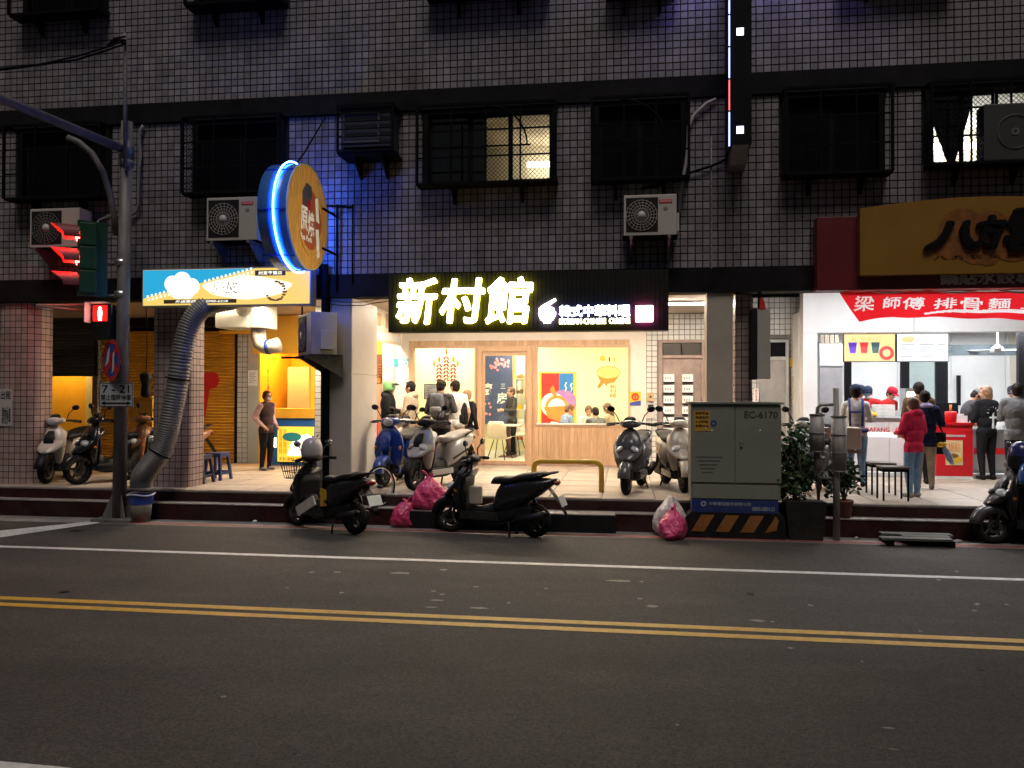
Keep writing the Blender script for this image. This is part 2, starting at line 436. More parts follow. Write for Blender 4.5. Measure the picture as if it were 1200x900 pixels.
for i in range(i0, i1):
    for k in range(7):
        if xs+(i+.5)*sl > gx(960, YR) and k > 4: continue
        o = link(bpy.data.objects.new('paving_slab', random.choice(slab_meshes)))
        o.parent = floor; o.location = Vector((xs+(i+.5)*sl, YE+.02+sl/2+k*sl, ZF-.0065)) - WL[floor]
        o.rotation_euler.z = random.choice((0, math.pi/2, math.pi, -math.pi/2))

# -------- the apartment building
bld = thing('apartment_building', (0, YF, ZF), 'dark apartment block with small grey square tiles and caged windows above the shops', 'building')
BX0, BX1, ZT = -14.0, 13.0, 9.8
zb0, zb1 = at(600, 346, YF).z, at(600, 319, YF).z         # lower band
zu0, zu1 = at(600, 125, YF).z, at(600, 101, YF).z         # upper band
WIN = {  # photo rectangles
 'a': (24,146,128,232), 'b': (229,138,333,226), 'd': (498,124,650,215), 'e': (698,116,802,210), 'f': (919,104,1034,204), 'g': (1086,104,1215,192)}
WR = {k: rect(*v, YF) for k, v in WIN.items()}
zs_, zt_ = WR['d'][2], WR['d'][3]
for k in WR: WR[k] = (WR[k][0], WR[k][1], WR[k][2], zu0-.02)
up = zu1 - zb1 + .03
for k, ref in (('h', rect(30,-60,126,20,YF)), ('i', rect(232,-60,334,8,YF)), ('j', rect(508,-60,640,-4,YF)), ('k', rect(715,-60,790,-6,YF)), ('l', rect(985,-90,1110,-24,YF))):
    WR[k] = (ref[0], ref[1], ref[2], ref[2]+1.15)
holes = [WR[k] for k in WR]
b = MB(); wall_boxes(b, BX0, BX1, zb1, ZT, YF, YF+.25, holes)
wall = b.build('wall', m_grout, bld)
tiles = tile_cells(BX0, BX1, zb1+.01, zu0-.01, holes) + tile_cells(BX0, BX1, zu1+.01, ZT-.02, holes)
def tsize(t):
    x, y, d = project((t[0], YF, t[1]))
    return -1 if (x < 0 or x > 1200 or y < 0 or y > 330) else 1/d
tiles.sort(key=tsize, reverse=True)
for t in tiles[:290]:
    b = MB(); tile(b, *t, YF); b.build('wall_tile', m_tile, wall, fix=False)
b = MB()
for t in tiles[290:]: tile(b, *t, YF)
b.build('wall_tiling', m_tile, wall, kind='stuff', fix=False)
part('band', m_band, bld, lambda b: b.box(BX0, BX1, YF-.05, YF+.25, zb0, zb1-.003))
part('band', m_band, bld, lambda b: b.box(BX0, BX1, YF-.05, YF+.25, zu0, zu1))
ZC = 3.45
part('floor_slab', m_dull, bld, lambda b: b.box(BX0, gx(884,YF+.3), YF+.255, 22, ZC+.02 , ZC+.2))
part('roof_slab', m_conc, bld, lambda b: b.box(BX0, BX1, YF-.1, 22, ZT+.002, ZT+.3))
part('rear_wall', m_conc, bld, lambda b: b.box(BX0, BX1, 22.01, 22.2, ZF, ZT))
part('end_wall', m_conc, bld, lambda b: b.box(BX0-.2, BX0-.002, YF, 22.2, ZF, ZT))
part('end_wall', m_conc, bld, lambda b: b.box(BX1+.002, BX1+.2, YF, 22.2, ZF, ZT))

# -------- windows of the upper floors: recess, sash, panes, projecting iron cage
m_pane = M('dark_window_glass', (.005,.005,.006), .3, var=.2, spec=.12)
m_alu = M('dark_aluminium', (.010,.010,.009), .7, var=.2, spec=.06)
m_room = M('room_wall', (.62,.55,.42), .8, var=.05)
m_clear = glass('window_glass')
def window(k, lit=None, cage=.3, arch=False, mesh=None, split=2, curtain=False):
    x0, x1, z0, z1 = WR[k]
    w = part('window', m_alu, bld, lambda b: [b.box(x0-.03, x0+.05, YF-.02, YF+.14, z0, z1), b.box(x1-.05, x1+.03, YF-.02, YF+.14, z0, z1),
        b.box(x0+.05, x1-.05, YF-.02, YF+.14, z1-.05, z1), b.box(x0-.05, x1+.05, YF-.04, YF+.14, z0-.05, z0+.03)])
    n = split
    for i in range(n):
        a, c = x0+.05+(x1-x0-.1)*i/n, x0+.05+(x1-x0-.1)*(i+1)/n
        yy = YF+.08+.03*(i % 2)
        part('sash', m_alu, w, lambda b: [b.box(a, a+.035, yy, yy+.025, z0+.03, z1-.05), b.box(c-.035, c, yy, yy+.025, z0+.03, z1-.05),
            b.box(a+.035, c-.035, yy, yy+.025, z1-.085, z1-.05), b.box(a+.035, c-.035, yy, yy+.025, z0+.03, z0+.07)])
        part('pane', m_clear if lit else m_pane, w, lambda b: b.box(a+.035, c-.035, yy+.010, yy+.015, z0+.07, z1-.085))
    if cage:
        y1 = YF-.03; y0 = YF-cage; X0, X1 = x0-.04, x1+.04; Z0, Z1 = z0-.06, z1-.02
        def cg(b):
            for x in (X0, X1):
                b.box(x-.018, x+.018, y0-.018, y0+.018, Z0, Z1)
            for z in (Z0, Z1):
                b.box(X0+.018, X1-.018, y0-.016, y0+.016, z-.018, z+.018)
                for x in (X0, X1): b.box(x-.016, x+.016, y0+.018, y1, z-.016, z+.016)
            for q in (1, 2): b.box(X0+.018, X1-.018, y0-.012, y0+.010, Z0+(Z1-Z0)*q/3-.01, Z0+(Z1-Z0)*q/3+.01)
            nb = max(3, int((X1-X0)/.42))
            for i in range(1, nb): 
                x = X0+(X1-X0)*i/nb; b.box(x-.012, x+.012, y0-.014, y0+.008, Z0+.018, Z1-.018)
            if arch:
                xa, xb = X0+(X1-X0)*.30, X0+(X1-X0)*.76
                if lit: xa, xb = X0+(X1-X0)*.50, X0+(X1-X0)*.80
                zm = Z0+(Z1-Z0)*.45; r = (xb-xa)
                b.tube([(xa+(xb-xa)*math.sin(t), y0-.02, zm+(Z1-zm-.04)*math.cos(t)) for t in [math.pi/2*i/9 for i in range(10)]], .012, 6)
                b.box(xa-.05, xb+.05, y0-.03, y0-.016, zm-.012, zm+.012)
        part('cage', m_black, w, cg)
        part('cage_floor', m_black, w, lambda b: b.box(X0+.02, X1-.02, y0+.02, y1, Z0-.012, Z0+.006))
        for q in (.25, .75):
            xq = X0+(X1-X0)*q
            part('bracket', m_black, w, lambda b: b.prism([(y0+.05, Z0-.02), (YF-.012, Z0-.02), (YF-.012, Z0-.24), (YF-.05, Z0-.24)], xq-.018, xq+.018, axis='x'))
        if mesh:
            def dm(b):
                for (ax, bx) in mesh:
                    A, B = X0+(X1-X0)*ax, X0+(X1-X0)*bx
                    stp = .062; q = -(Z1-Z0)
                    while q < B-A:
                        for sgn in (1, -1):
                            p0, p1 = max(0, q), min(B-A, q+Z1-Z0)
                            za, zc = p0-q, p1-q
                            if sgn < 0: za, zc = Z1-Z0-za, Z1-Z0-zc
                            b.cyl((A+p0, y0+.004*sgn, Z0+za), (A+p1, y0+.004*sgn, Z0+zc), .0042, seg=4, cap=False)
                        q += stp
            part('wire_mesh', m_black, w, dm, kind='stuff')
    if lit:
        col, stg, ceil = lit
        rm = part('room', [m_room, M('room_ceiling_'+k, ceil, .8)], w, lambda b: [b.box(x0-1.2, x1+1.2, YF+3.2, YF+3.3, z0-.9, z1+.5), b.box(x0-1.3, x0-1.2, YF+.26, YF+3.2, z0-.9, z1+.5),
            b.box(x1+1.2, x1+1.3, YF+.26, YF+3.2, z0-.9, z1+.5), b.box(x0-1.2, x1+1.2, YF+.26, YF+3.2, z1+.4, z1+.5, 1), b.box(x0-1.2, x1+1.2, YF+.26, YF+3.2, z0-1.0, z0-.9)])
        part('lamp_tube', E('tube_'+k, col, stg), w, lambda b: b.cyl((x1-.75, YF+2.9, 1.9+(z0+.25-1.9)*1.25), (x1+.55, YF+2.9, 1.9+(z0+.25-1.9)*1.25), .045))
    return w
window('a', split=2); window('b', split=2, mesh=[(0,.14)])
window('d', lit=((1,.90,.70), 9, (.6,.50,.36)), arch=True, mesh=[(.5,1.0)], split=3)
part('curtain', M('brown_curtain', (.06,.05,.04), .9, stretch=(14,1,.6), var=.4), [c for c in bld.children if c.name.startswith('window')][-1],
     lambda b: [b.cyl((WR['d'][0]+.08+i*.052, YF+.2+.02*(i % 2), WR['d'][2]), (WR['d'][0]+.08+i*.052, YF+.2+.02*(i % 2), WR['d'][3]), .03, seg=8) for i in range(16)])
window('e', arch=True, split=2); window('f', split=2)
wg = window('g', lit=((1,1,.97), 22, (.8,.8,.8)), mesh=[(0,1)], split=3)
def cur(b):
    x0, x1, z0, z1 = WR['g']
    a, c = at(1091,110,YF).x, at(1148,110,YF).x; n = 16; t = at(1122,190,YF)
    rows = []
    for k in range(8):
        f = (k/7)**1.2
        rows.append([(a+(t.x-.03-a)*f + ((c-a)*(1-f)+.06*f)*i/n, YF+.22+.025*math.sin(i*1.9), z1-.03-(z1-.03-t.z)*(k/7)) for i in range(n+1)])
    vs = [q for r in rows for q in r]; fs = [(k*(n+1)+i, k*(n+1)+i+1, (k+1)*(n+1)+i+1, (k+1)*(n+1)+i) for k in range(7) for i in range(n)]
    b.add(vs, fs, 0, True)
part('curtain', M('grey_curtain', (.05,.05,.05), .9), wg, cur)
for k in 'hijkl': window(k, split=2)

# -------- ground-floor columns
def tiled_column(name, x0, x1, y0, y1, z0, z1, mat, rad=.12):
    base = MB()
    def outline(off):
        pts = []; X0, X1, Y0, Y1 = x0-off, x1+off, y0-off, y1+off; r = rad
        for cx, cy, a0 in ((X1-r, Y1-r, 0), (X0+r, Y1-r, 90), (X0+r, Y0+r, 180), (X1-r, Y0+r, 270)):
            for i in range(6): a = R(a0+90*i/5); pts.append(Vector((cx+r*math.cos(a), cy+r*math.sin(a))))
        return pts
    o = outline(-.006)
    base.ring_loft([[(p.x, p.y, z) for p in o] for z in (z0, z1)], sm=False)
    c = base.build(name, m_grout, bld)
    o = outline(0); o.append(o[0]); L = [0]
    for i in range(len(o)-1): L.append(L[-1]+(o[i+1]-o[i]).length)
    def pt(s):
        s %= L[-1]
        for i in range(len(o)-1):
            if L[i] <= s <= L[i+1]:
                t = (s-L[i])/(L[i+1]-L[i]); return o[i].lerp(o[i+1], t), (o[i+1]-o[i]).normalized()
    nt_ = round(L[-1]/.1); ps = L[-1]/nt_; nz = round((z1-z0)/.1); pz = (z1-z0)/nz
    tb = MB()
    for i in range(nt_):
        a, _ = pt(i*ps+.005); b2, _ = pt((i+1)*ps-.005); mid, d = pt((i+.5)*ps)
        for k in range(nz):
            za, zc = z0+k*pz+.005, z0+(k+1)*pz-.005
            tb.add([(a.x,a.y,za),(mid.x,mid.y,za),(b2.x,b2.y,za),(b2.x,b2.y,zc),(mid.x,mid.y,zc),(a.x,a.y,zc)], [(0,1,4,5),(1,2,3,4)], 0, False)
    tb.build('column_tiling', mat, c, kind='stuff'); return c
tiled_column('column', gx(-8,YF), gx(40,YF), YF, YF+.55, ZF, zb0-.002, m_ptile, .2)
tiled_column('column', gx(176,YF), gx(221,YF), YF, YF+.55, ZF, zb0-.002, m_ptile, .12)
tiled_column('column', gx(862,YF+.2), gx(882,YF+.2), YF+.2, YF+.8, ZF, zb0-.002, m_ptile, .03)
tiled_column('column', gx(1300,YF), gx(1345,YF), YF, YF+.5, ZF, zb0-.002, m_ptile, .12)
def clad(x0, x1, y0, y1, mats, name='column'):
    c = part(name, mats[0], bld, lambda b: b.rbox(((x0+x1)/2, (y0+y1)/2, (ZF+zb0)/2), (x1-x0, y1-y0, zb0-ZF-.004), bev=.012))
    zj = at(400, 438, YF).z
    part('side_panel', mats[1], c, lambda b: [b.box(x1+.001, x1+.012, y0+.01, y1-.01, ZF+.01, zj-.006), b.box(x1+.001, x1+.012, y0+.01, y1-.01, zj+.006, zb0-.01)])
    return c
clad(gx(386,YF), gx(411,YF), YF, YF+1.25, (m_dull, m_cream))
clad(gx(828,YF), gx(858,YF), YF-.01, YF+.35, (m_dull, m_cream))
# -------- arcade ceiling lamps (out of the camera's sight behind the sign boards and the beam)
def ceil_lamp(x, y, z, w, d, mat, label, grp='ceiling panel lamps of the arcade'):
    t = thing('ceiling_lamp', (x, y, z), label, 'lamp', grp)
    part('housing', m_whitep, t, lambda b: b.box(x-w/2-.02, x+w/2+.02, y-d/2-.02, y+d/2+.02, z-.03, z))
    part('diffuser', mat, t, lambda b: b.box(x-w/2, x+w/2, y-d/2, y+d/2, z-.04, z-.031))
# ================================================================ ground-floor shops
def slats(b, x0, x1, z0, z1, y, holes, w=.078, gap=.006, th=.018, mi=0):
    n = max(1, round((x1-x0)/w)); w = (x1-x0)/n
    for i in range(n):
        a, c = x0+i*w+gap/2, x0+(i+1)*w-gap/2; cx = (a+c)/2
        zs = [(z0, z1)]
        for h in holes:
            if h[0] < cx < h[1]:
                nz = []
                for p, q in zs:
                    if h[2] > p: nz.append((p, min(q, h[2])))
                    if h[3] < q: nz.append((max(p, h[3]), q))
                zs = [s for s in nz if s[1]-s[0] > .004]
        for p, q in zs: b.box(a, c, y-th, y, p, q, mi)
def frame(b, x0, x1, z0, z1, y0, y1, t, mi=0, bottom=True):
    b.box(x0, x0+t, y0, y1, z0, z1, mi); b.box(x1-t, x1, y0, y1, z0, z1, mi)
    b.box(x0+t, x1-t, y0, y1, z1-t, z1, mi)
    if bottom: b.box(x0+t, x1-t, y0, y1, z0, z0+t, mi)

m_wood = M('light_oak_slat', (.50,.315,.185), .45, var=.22, scale=5, stretch=(9,9,.7), bump=.12, bscale=60, island=.12)
m_woodf = M('light_oak_frame', (.52,.33,.20), .42, var=.15, scale=6, stretch=(6,6,.6))
m_pale = M('pale_yellow_wall', (.82,.76,.50), .7, var=.03)
m_floor2 = M('shop_floor_tile', (.55,.52,.48), .35, var=.08)
m_lampw = E('warm_lamp_panel', (1,.88,.58), 22.0)
m_lampw2 = E('warm_arcade_panel', (1,.82,.62), 46.0)
m_lampc = E('cool_lamp_panel', (.96,.97,1), 25.0)
m_lampo = E('orange_lamp', (1,.62,.18), 48.0)
m_pink = M('blush_paint', (.62,.50,.44), .5, var=.05)

# ---------------- the restaurant in the middle
rs = thing('noodle_restaurant', (gx(610,YS), YS, ZF), 'wooden slatted restaurant front with bright yellow windows and a glass door', 'shopfront')
X0, X1 = gx(480,YS), gx(738,YS); ZW = at(610,399,YS).z
wl = rect(485,408,556,497,YS); wr = rect(630,407,736,497,YS); dr = rect(561,408,622,546,YS)
dr = (dr[0], dr[1], ZF, dr[3]); hol = [wl, wr, dr]
part('wall', m_woodf, rs, lambda b: wall_boxes(b, X0, X1, ZF, ZW, YS, YS+.1, hol))
part('slat_cladding', m_wood, rs, lambda b: slats(b, X0, X1, ZF+.05, ZW, YS-.001, [(h[0]-.05,h[1]+.05,h[2]-.05,h[3]+.05) for h in hol]), kind='stuff')
part('plinth', M('pink_granite', (.36,.24,.2), .4, var=.2, scale=30), rs, lambda b: b.box(X0, X1, YS-.04, YS-.001, ZF, ZF+.048))
part('header_panel', m_cream, rs, lambda b: b.box(gx(462,YS), gx(757,YS), YS-.03, YS+.1, ZW+.002, ZC))
part('side_panel', m_cream, rs, lambda b: b.box(X1+.002, gx(757,YS), YS-.03, YS+.1, ZF, ZW))
part('side_panel', m_cream, rs, lambda b: b.box(gx(462,YS), X0-.002, YS-.03, YS+.1, ZF, ZW))
for h in (wl, wr):
    w = part('window', m_woodf, rs, lambda b: frame(b, h[0]-.048, h[1]+.048, h[2]-.048, h[3]+.048, YS-.035, YS+.06, .05))
    part('pane', m_clear, w, lambda b: b.box(h[0], h[1], YS+.01, YS+.016, h[2], h[3]))
    part('sill', M('white_sill', (.75,.72,.66), .4), w, lambda b: b.box(h[0]-.02, h[1]+.02, YS-.05, YS+.10, h[2]-.012, h[2]+.012))
dj = part('door_frame', m_woodf, rs, lambda b: frame(b, dr[0]-.02, dr[1]+.02, ZF, dr[3]+.02, YS-.045, YS+.09, .09, bottom=False))
gd = rect(568,417,615,540,YS)
dd = part('door', m_woodf, rs, lambda b: wall_boxes(b, dr[0]+.072, dr[1]-.072, ZF+.012, dr[3]-.072, YS+.0, YS+.045, [gd]))
part('pane', m_clear, dd, lambda b: b.box(gd[0], gd[1], YS+.018, YS+.024, gd[2], gd[3]))
part('door_handle', m_steel, dd, lambda b: b.cyl((dr[1]-.11, YS-.04, ZF+.85), (dr[1]-.11, YS-.04, ZF+1.35), .014))
RX0, RX1, RY1, RZ1 = gx(452,YS), gx(775,YS), 20.6, 3.3
part('room_wall', m_pale, rs, lambda b: [b.box(RX0, RX1, RY1, RY1+.1, ZF, RZ1), b.box(RX0-.1, RX0, YS+.11, RY1, ZF, RZ1), b.box(RX1, RX1+.1, YS+.11, RY1, ZF, RZ1)])
part('room_ceiling', m_whitep, rs, lambda b: b.box(RX0, RX1, YS+.11, RY1, RZ1, RZ1+.1))
part('room_floor', m_floor2, rs, lambda b: b.box(RX0, RX1, YS+.11, RY1, ZF-.004, ZF+.006))
for lx, ly in ((RX0+.8, 16.85), (RX0+2.4, 16.9), (RX1-2.0, 16.9), (RX1-.7, 16.9), (RX0+2.3, 18.4), (RX0+2.3, 19.8)):
    ceil_lamp(lx, ly, RZ1-.004, .6, .6, m_lampw, 'square warm ceiling lamp panel inside the wooden restaurant', 'ceiling panels inside the restaurant')
for lx in (gx(500,14), gx(600,14), gx(700,14), gx(800,14)):
    ceil_lamp(lx, 14.2, ZC+.016, 1.0, .22, m_lampw2, 'long warm arcade lamp above the restaurant pavement', 'warm arcade lamps before the restaurant')

# decorations on the restaurant's back wall and behind the window
YB = RY1-.015
def poster(name, px0, py0, px1, py1, Y, mat, label, cat='poster', th=.012, group=None):
    x0, x1, z0, z1 = rect(px0, py0, px1, py1, Y)
    t = thing(name, ((x0+x1)/2, Y, z0), label, cat, group)
    part('board', mat, t, lambda b: b.box(x0, x1, Y-th, Y, z0, z1)); return t, (x0, x1, z0, z1)
m_red = M('poster_red', (.62,.02,.02), .5); m_blue = M('poster_blue', (.02,.16,.50), .5)
m_or = M('poster_orange', (.75,.22,.04), .5); m_yel = M('poster_yellow', (.80,.50,.03), .5)
m_ink = M('black_ink', (.02,.02,.02), .6); m_pw = M('print_white', (.8,.8,.78), .5)
Yp = 18.6
t, (a, c, z0, z1) = poster('bowl_poster', 632,436,675,500,Yp, m_yel, 'red and blue framed poster of a noodle bowl in the restaurant window')
z0 -= .5
mid = a+(c-a)*.54
part('red_field', m_red, t, lambda b: b.box(a+.05, mid, Yp-.018, Yp-.0125, z0, z1-.03))
part('blue_field', m_blue, t, lambda b: b.box(mid+.002, c-.06, Yp-.018, Yp-.0125, z0, z1-.03))
part('bowl_print', [m_or, m_pw, M('print_violet', (.35,.16,.45), .5)], t, lambda b: [
    b.lathe((mid+.10, Yp-.020, z0+1.05), [(.001,0),(.30,0)], 24, 2, 'y', False), b.lathe((mid-.14, Yp-.022, z0+1.0), [(.001,0),(.28,0)], 24, 1, 'y', False),
    b.lathe((mid-.05, Yp-.024, z0+.95), [(.20,0),(.27,0)], 24, 0, 'y', False), b.prism([(mid-.35,z0+.95),(mid+.38,z0+1.0),(mid+.3,z0+.75),(mid,z0+.62),(mid-.25,z0+.7)], Yp-.026, Yp-.0245, 0),
    b.prism([(mid-.22,z0+1.35),(mid-.13,z0+1.45),(mid-.04,z0+1.2),(mid-.1,z0+1.15)], Yp-.025, Yp-.0205, 0),
    b.tube([(mid+.14, Yp-.026, z0+1.3),(mid+.17, Yp-.026, z0+1.38),(mid+.14, Yp-.026, z0+1.45),(mid+.17, Yp-.026, z0+1.52)], .015, 5, 1),
    b.tube([(mid+.27, Yp-.026, z0+1.3),(mid+.30, Yp-.026, z0+1.38),(mid+.27, Yp-.026, z0+1.45),(mid+.30, Yp-.026, z0+1.50)], .015, 5, 1)])
# the poster stands on a partition wall just behind the tables
part('room_partition', m_pale, rs, lambda b: b.box(gx(624,Yp+.02), RX1-.002, Yp+.005, Yp+.1, ZF+.006, RZ1-.001))
# mural of a bowl
x0, x1, z0, z1 = rect(698,418,728,466,Yp)
mu = thing('bowl_mural', ((x0+x1)/2, Yp, z0), 'orange line drawing of a bowl with noodles painted on the yellow wall', 'mural')
cx = (x0+x1)/2
part('rim', m_yel, mu, lambda b: b.tube([(cx+.26*math.cos(t), Yp-.006, z1-.36+.135*math.sin(t)) for t in [2*math.pi*i/28 for i in range(28)]], .012, 5, closed=True))
part('noodles', M('noodle_yellow', (.8,.6,.2), .6), mu, lambda b: b.prism([(cx+.22*math.cos(2*math.pi*i/20), z1-.36+.105*math.sin(2*math.pi*i/20)) for i in range(20)], Yp-.004, Yp+.0))
part('bowl', m_or, mu, lambda b: b.prism([(cx-.24,z1-.44),(cx-.1,z1-.485),(cx+.1,z1-.485),(cx+.24,z1-.42),(cx+.14,z1-.58),(cx-.02,z1-.62),(cx-.04,z1-.68),(cx-.1,z1-.60),(cx-.2,z1-.72),(cx-.26,z1-.70),(cx-.18,z1-.56)], Yp-.005, Yp+.0))
for k, (dx, dz) in enumerate(((-.13,.02),(.02,0),(.14,-.01))):
    part('garnish', [m_yel, m_ink][k % 2], mu, lambda b: b.ell((cx+dx, Yp-.003, z1-.06+dz), (.07 if k == 0 else .015, .004, .06), seg=10, rings=6))
letters('新村館', cx+.02, cx+.19, z0-.0, z0+.30, Yp-.004, m_or, mu, 'small_print', vertical=True)
# red firecracker strings in the left window + framed notice on the glass
x0, x1, z0, z1 = rect(512,414,534,455,YS+.35)
fc = thing('firecracker_string', ((x0+x1)/2, YS+.35, z0), 'red and gold hanging firecracker decorations behind the left restaurant window', 'decoration')
random.seed(11)
for k, (dx, zt) in enumerate(((-.15,.0),(0,.16),(.15,.0))):
    xx = (x0+x1)/2+dx
    s_ = part('string', m_yel, fc, lambda b: b.cyl((xx, YS+.35, z0+.5+zt), (xx, YS+.35, RZ1), .006, seg=6))
    for q in range(7):
        part('firecracker', m_red, s_, lambda b: [b.cyl((xx-.01, YS+.34, z0+.5+zt-q*.075), (xx-.055, YS+.33, z0+.44+zt-q*.075), .02, seg=8), b.cyl((xx+.01, YS+.34, z0+.5+zt-q*.075), (xx+.055, YS+.33, z0+.44+zt-q*.075), .02, seg=8)])
    part('gold_knot', m_yel, s_, lambda b: b.ell((xx, YS+.34, z0+.60+zt), (.03,.02,.07)))
for dx in (-.26, .24):
    part('gold_tassel', m_yel, fc, lambda b: [b.ell(((x0+x1)/2+dx, YS+.36, z0+.52), (.028,.02,.07)), b.cyl(((x0+x1)/2+dx, YS+.36, z0+.55), ((x0+x1)/2+dx, YS+.36, RZ1), .004, seg=5)])
t, (a, c, z0, z1) = poster('notice_board', 497,450,513,468,YS+.03, m_ink, 'small framed white notice hanging in the left restaurant window', 'notice')
part('paper', m_pw, t, lambda b: b.box(a+.02, c-.02, YS+.015, YS+.0175, z0+.02, z1-.02))
part('print', M('print_grey', (.35,.35,.36), .6), t, lambda b: [b.box(a+.05, c-.05-.05*(i % 3), YS+.0125, YS+.0145, z1-.07-i*.035, z1-.055-i*.035) for i in range(6)])
# a blank pale partition behind the left window closes that bay like the photo's bright wall
part('room_partition', m_pale, rs, lambda b: b.box(RX0+.002, gx(559,YS+1.3), YS+1.3, YS+1.38, ZF+.006, RZ1-.001))
# blue fabric panel seen through the door
Yn = 20.3
x0, x1, z0, z1 = rect(566,416,601,497,Yn)
nb = thing('fabric_panel', ((x0+x1)/2, Yn, z0), 'dark blue hanging panel with pink blossoms and white brush characters', 'banner')
m_navy = M('navy_fabric', (.055,.075,.17), .8, var=.15)
part('cloth', m_navy, nb, lambda b: b.box(x0, x1, Yn-.02, Yn, z0, z1))
letters('廚', x0+.02, x0+.24, z0+.72, z0+1.05, Yn-.024, m_pw, nb, bold=.02); letters('房', x0+.36, x0+.62, z0+.52, z0+.80, Yn-.024, m_pw, nb, bold=.02)
letters('三', x0+.46, x0+.58, z0+.9, z0+1.02, Yn-.024, m_pw, nb)
random.seed(4)
m_blos = M('blossom_pink', (.8,.3,.35), .6)
for cxx, czz, n in ((x0+.42,z1-.18,12),(x0+.55,z1-.22,8),(x0+.30,z1-.3,6),(x0+.06,z0+.30,5),(x0+.1,z0+.5,4)):
    part('blossom', m_blos, nb, lambda b: [b.ell((cxx+random.uniform(-.12,.12), Yn-.022, czz+random.uniform(-.09,.09)), (.035,.004,.035), seg=7, rings=4) for _ in range(n)])
part('edge_strip', m_yel, nb, lambda b: b.box(x1+.002, x1+.06, Yn-.025, Yn, z0+.75, z1))
t, q = poster('menu_sheet', 603,418,615,440,Yn, m_pw, 'white menu sheet on the back wall beside the blue panel', 'menu')
for k in range(2):
    poster('menu_card', 603,446+k*14,610,457+k*14,Yn-.1, m_pw, 'small pale menu card stacked on the shelf rack behind the glass door', 'menu', group='menu cards on the rack')
x0, x1, z0, z1 = rect(604,442,616,532,19.6)
sh = thing('shelf_rack', ((x0+x1)/2, 19.6, ZF), 'white shelf rack with small goods behind the glass door', 'shelf')
for x in (x0, x1): part('upright', m_pw, sh, lambda b: b.box(x-.012, x+.012, 19.6, 19.9, ZF+.006, z1))
for k in range(5):
    zz = ZF+.3+k*(z1-ZF-.35)/4
    part('shelf', m_pw, sh, lambda b: b.box(x0+.013, x1-.013, 19.6, 19.9, zz, zz+.02))
    part('goods', [m_or, M('goods_green', (.15,.3,.1)), m_yel, M('goods_brown', (.2,.1,.05))][k % 4], sh, lambda b: [b.box(x0+.03+j*.075, x0+.09+j*.075, 19.63, 19.8, zz+.021, zz+.10+.03*(j % 2)) for j in range(2)])
# tables and chairs inside
m_chair = M('cream_shell', (.72,.64,.54), .45, var=.04)
m_tleg = M('dark_red_leg', (.08,.025,.02), .4)
def chair(px, Y, rz, label, group):
    c = at(px, 460, Y); loc = (c.x, Y, ZF+.006)
    t = thing('shell_chair', loc, label, 'chair', group, rz)
    def shell(b):
        rows = []
        prof = [(.22,.44,.20),(.05,.43,.23),(-.12,.44,.24),(-.20,.52,.24),(-.235,.65,.235),(-.25,.78,.215),(-.255,.84,.17)]
        for y, z, w in prof:
            rows.append([(w*math.sin(u), y+ (.05*(1-math.cos(u)) if z > .5 else 0), z+(.0 if z > .5 else .05*(1-math.cos(u)))) for u in [(-1.25+2.5*i/10) for i in range(11)]])
        vs = [q for r in rows for q in r]; n = 11
        fs = [(k*n+i, k*n+i+1, (k+1)*n+i+1, (k+1)*n+i) for k in range(len(prof)-1) for i in range(10)]
        b.add(vs, fs, 0, True)
    o = part('shell', m_chair, t, shell, world=False)
    md = o.modifiers.new('thick', 'SOLIDIFY'); md.thickness = .02
    for sx in (-1, 1):
        for sy in (-1, 1):
            part('leg', m_black, t, lambda b: b.cyl((sx*.10, sy*.10, .43), (sx*.21, sy*.22, 0), .011, seg=6), world=False)
    return t
def table(px, Y, label, group=None, w=.6, z=.74):
    c = at(px, 460, Y)
    t = thing('dining_table', (c.x, Y, ZF+.006), label, 'table', group)
    part('tabletop', M('table_laminate', (.7,.6,.48), .4), t, lambda b: b.rbox((0,0,z-.015), (w,w,.03), bev=.006), world=False)
    part('pedestal', m_tleg, t, lambda b: b.cyl((0,0,.02), (0,0,z-.03), .05), world=False)
    part('base', m_tleg, t, lambda b: b.rbox((0,0,.0125), (.4,.4,.025), bev=.005), world=False)
chair(586, 17.75, R(-14), 'cream shell chair with thin black legs turned away from the glass door', None)
chair(604, 18.95, R(165), 'cream shell chair behind the table seen through the glass door', None)
table(596, 18.4, 'small pedestal table between two cream shell chairs behind the glass door')
table(690, 17.5, 'square pedestal table where diners sit in the restaurant window', w=.8)

# house number plate on the restaurant's left panel, sticker sign on the right panel
t, (a, c, z0, z1) = poster('house_number_plate', 462,420,479,430,YS-.031, M('plate_teal', (.03,.30,.42), .4), 'teal house number plate reading 188 on the cream panel', 'plate')
part('number_field', m_pw, t, lambda b: b.box(a+.09, c-.01, YS-.047, YS-.0435, z0+.01, z0+(z1-z0)*.62))
letters('188', a+.105, c-.025, z0+.022, z0+(z1-z0)*.58, YS-.05, M('plate_text', (.02,.18,.3), .5), t, extrude=.0005, bold=.01)
letters('新村街', a+.09, c-.02, z0+(z1-z0)*.68, z1-.012, YS-.047, m_pw, t, extrude=.0005)
t, (a, c, z0, z1) = poster('warning_plaque', 738,459,751,475,YS-.031, m_yel, 'small yellow plaque with red disc and blue foot on the cream panel', 'plaque')
part('disc', m_red, t, lambda b: b.lathe(((a+c)/2, YS-.046, z0+(z1-z0)*.62), [(.04,0),(.075,0)], 20, 0, 'y', False))
part('core', m_red, t, lambda b: b.box((a+c)/2-.018, (a+c)/2+.018, YS-.047, YS-.0445, z0+(z1-z0)*.5, z0+(z1-z0)*.74))
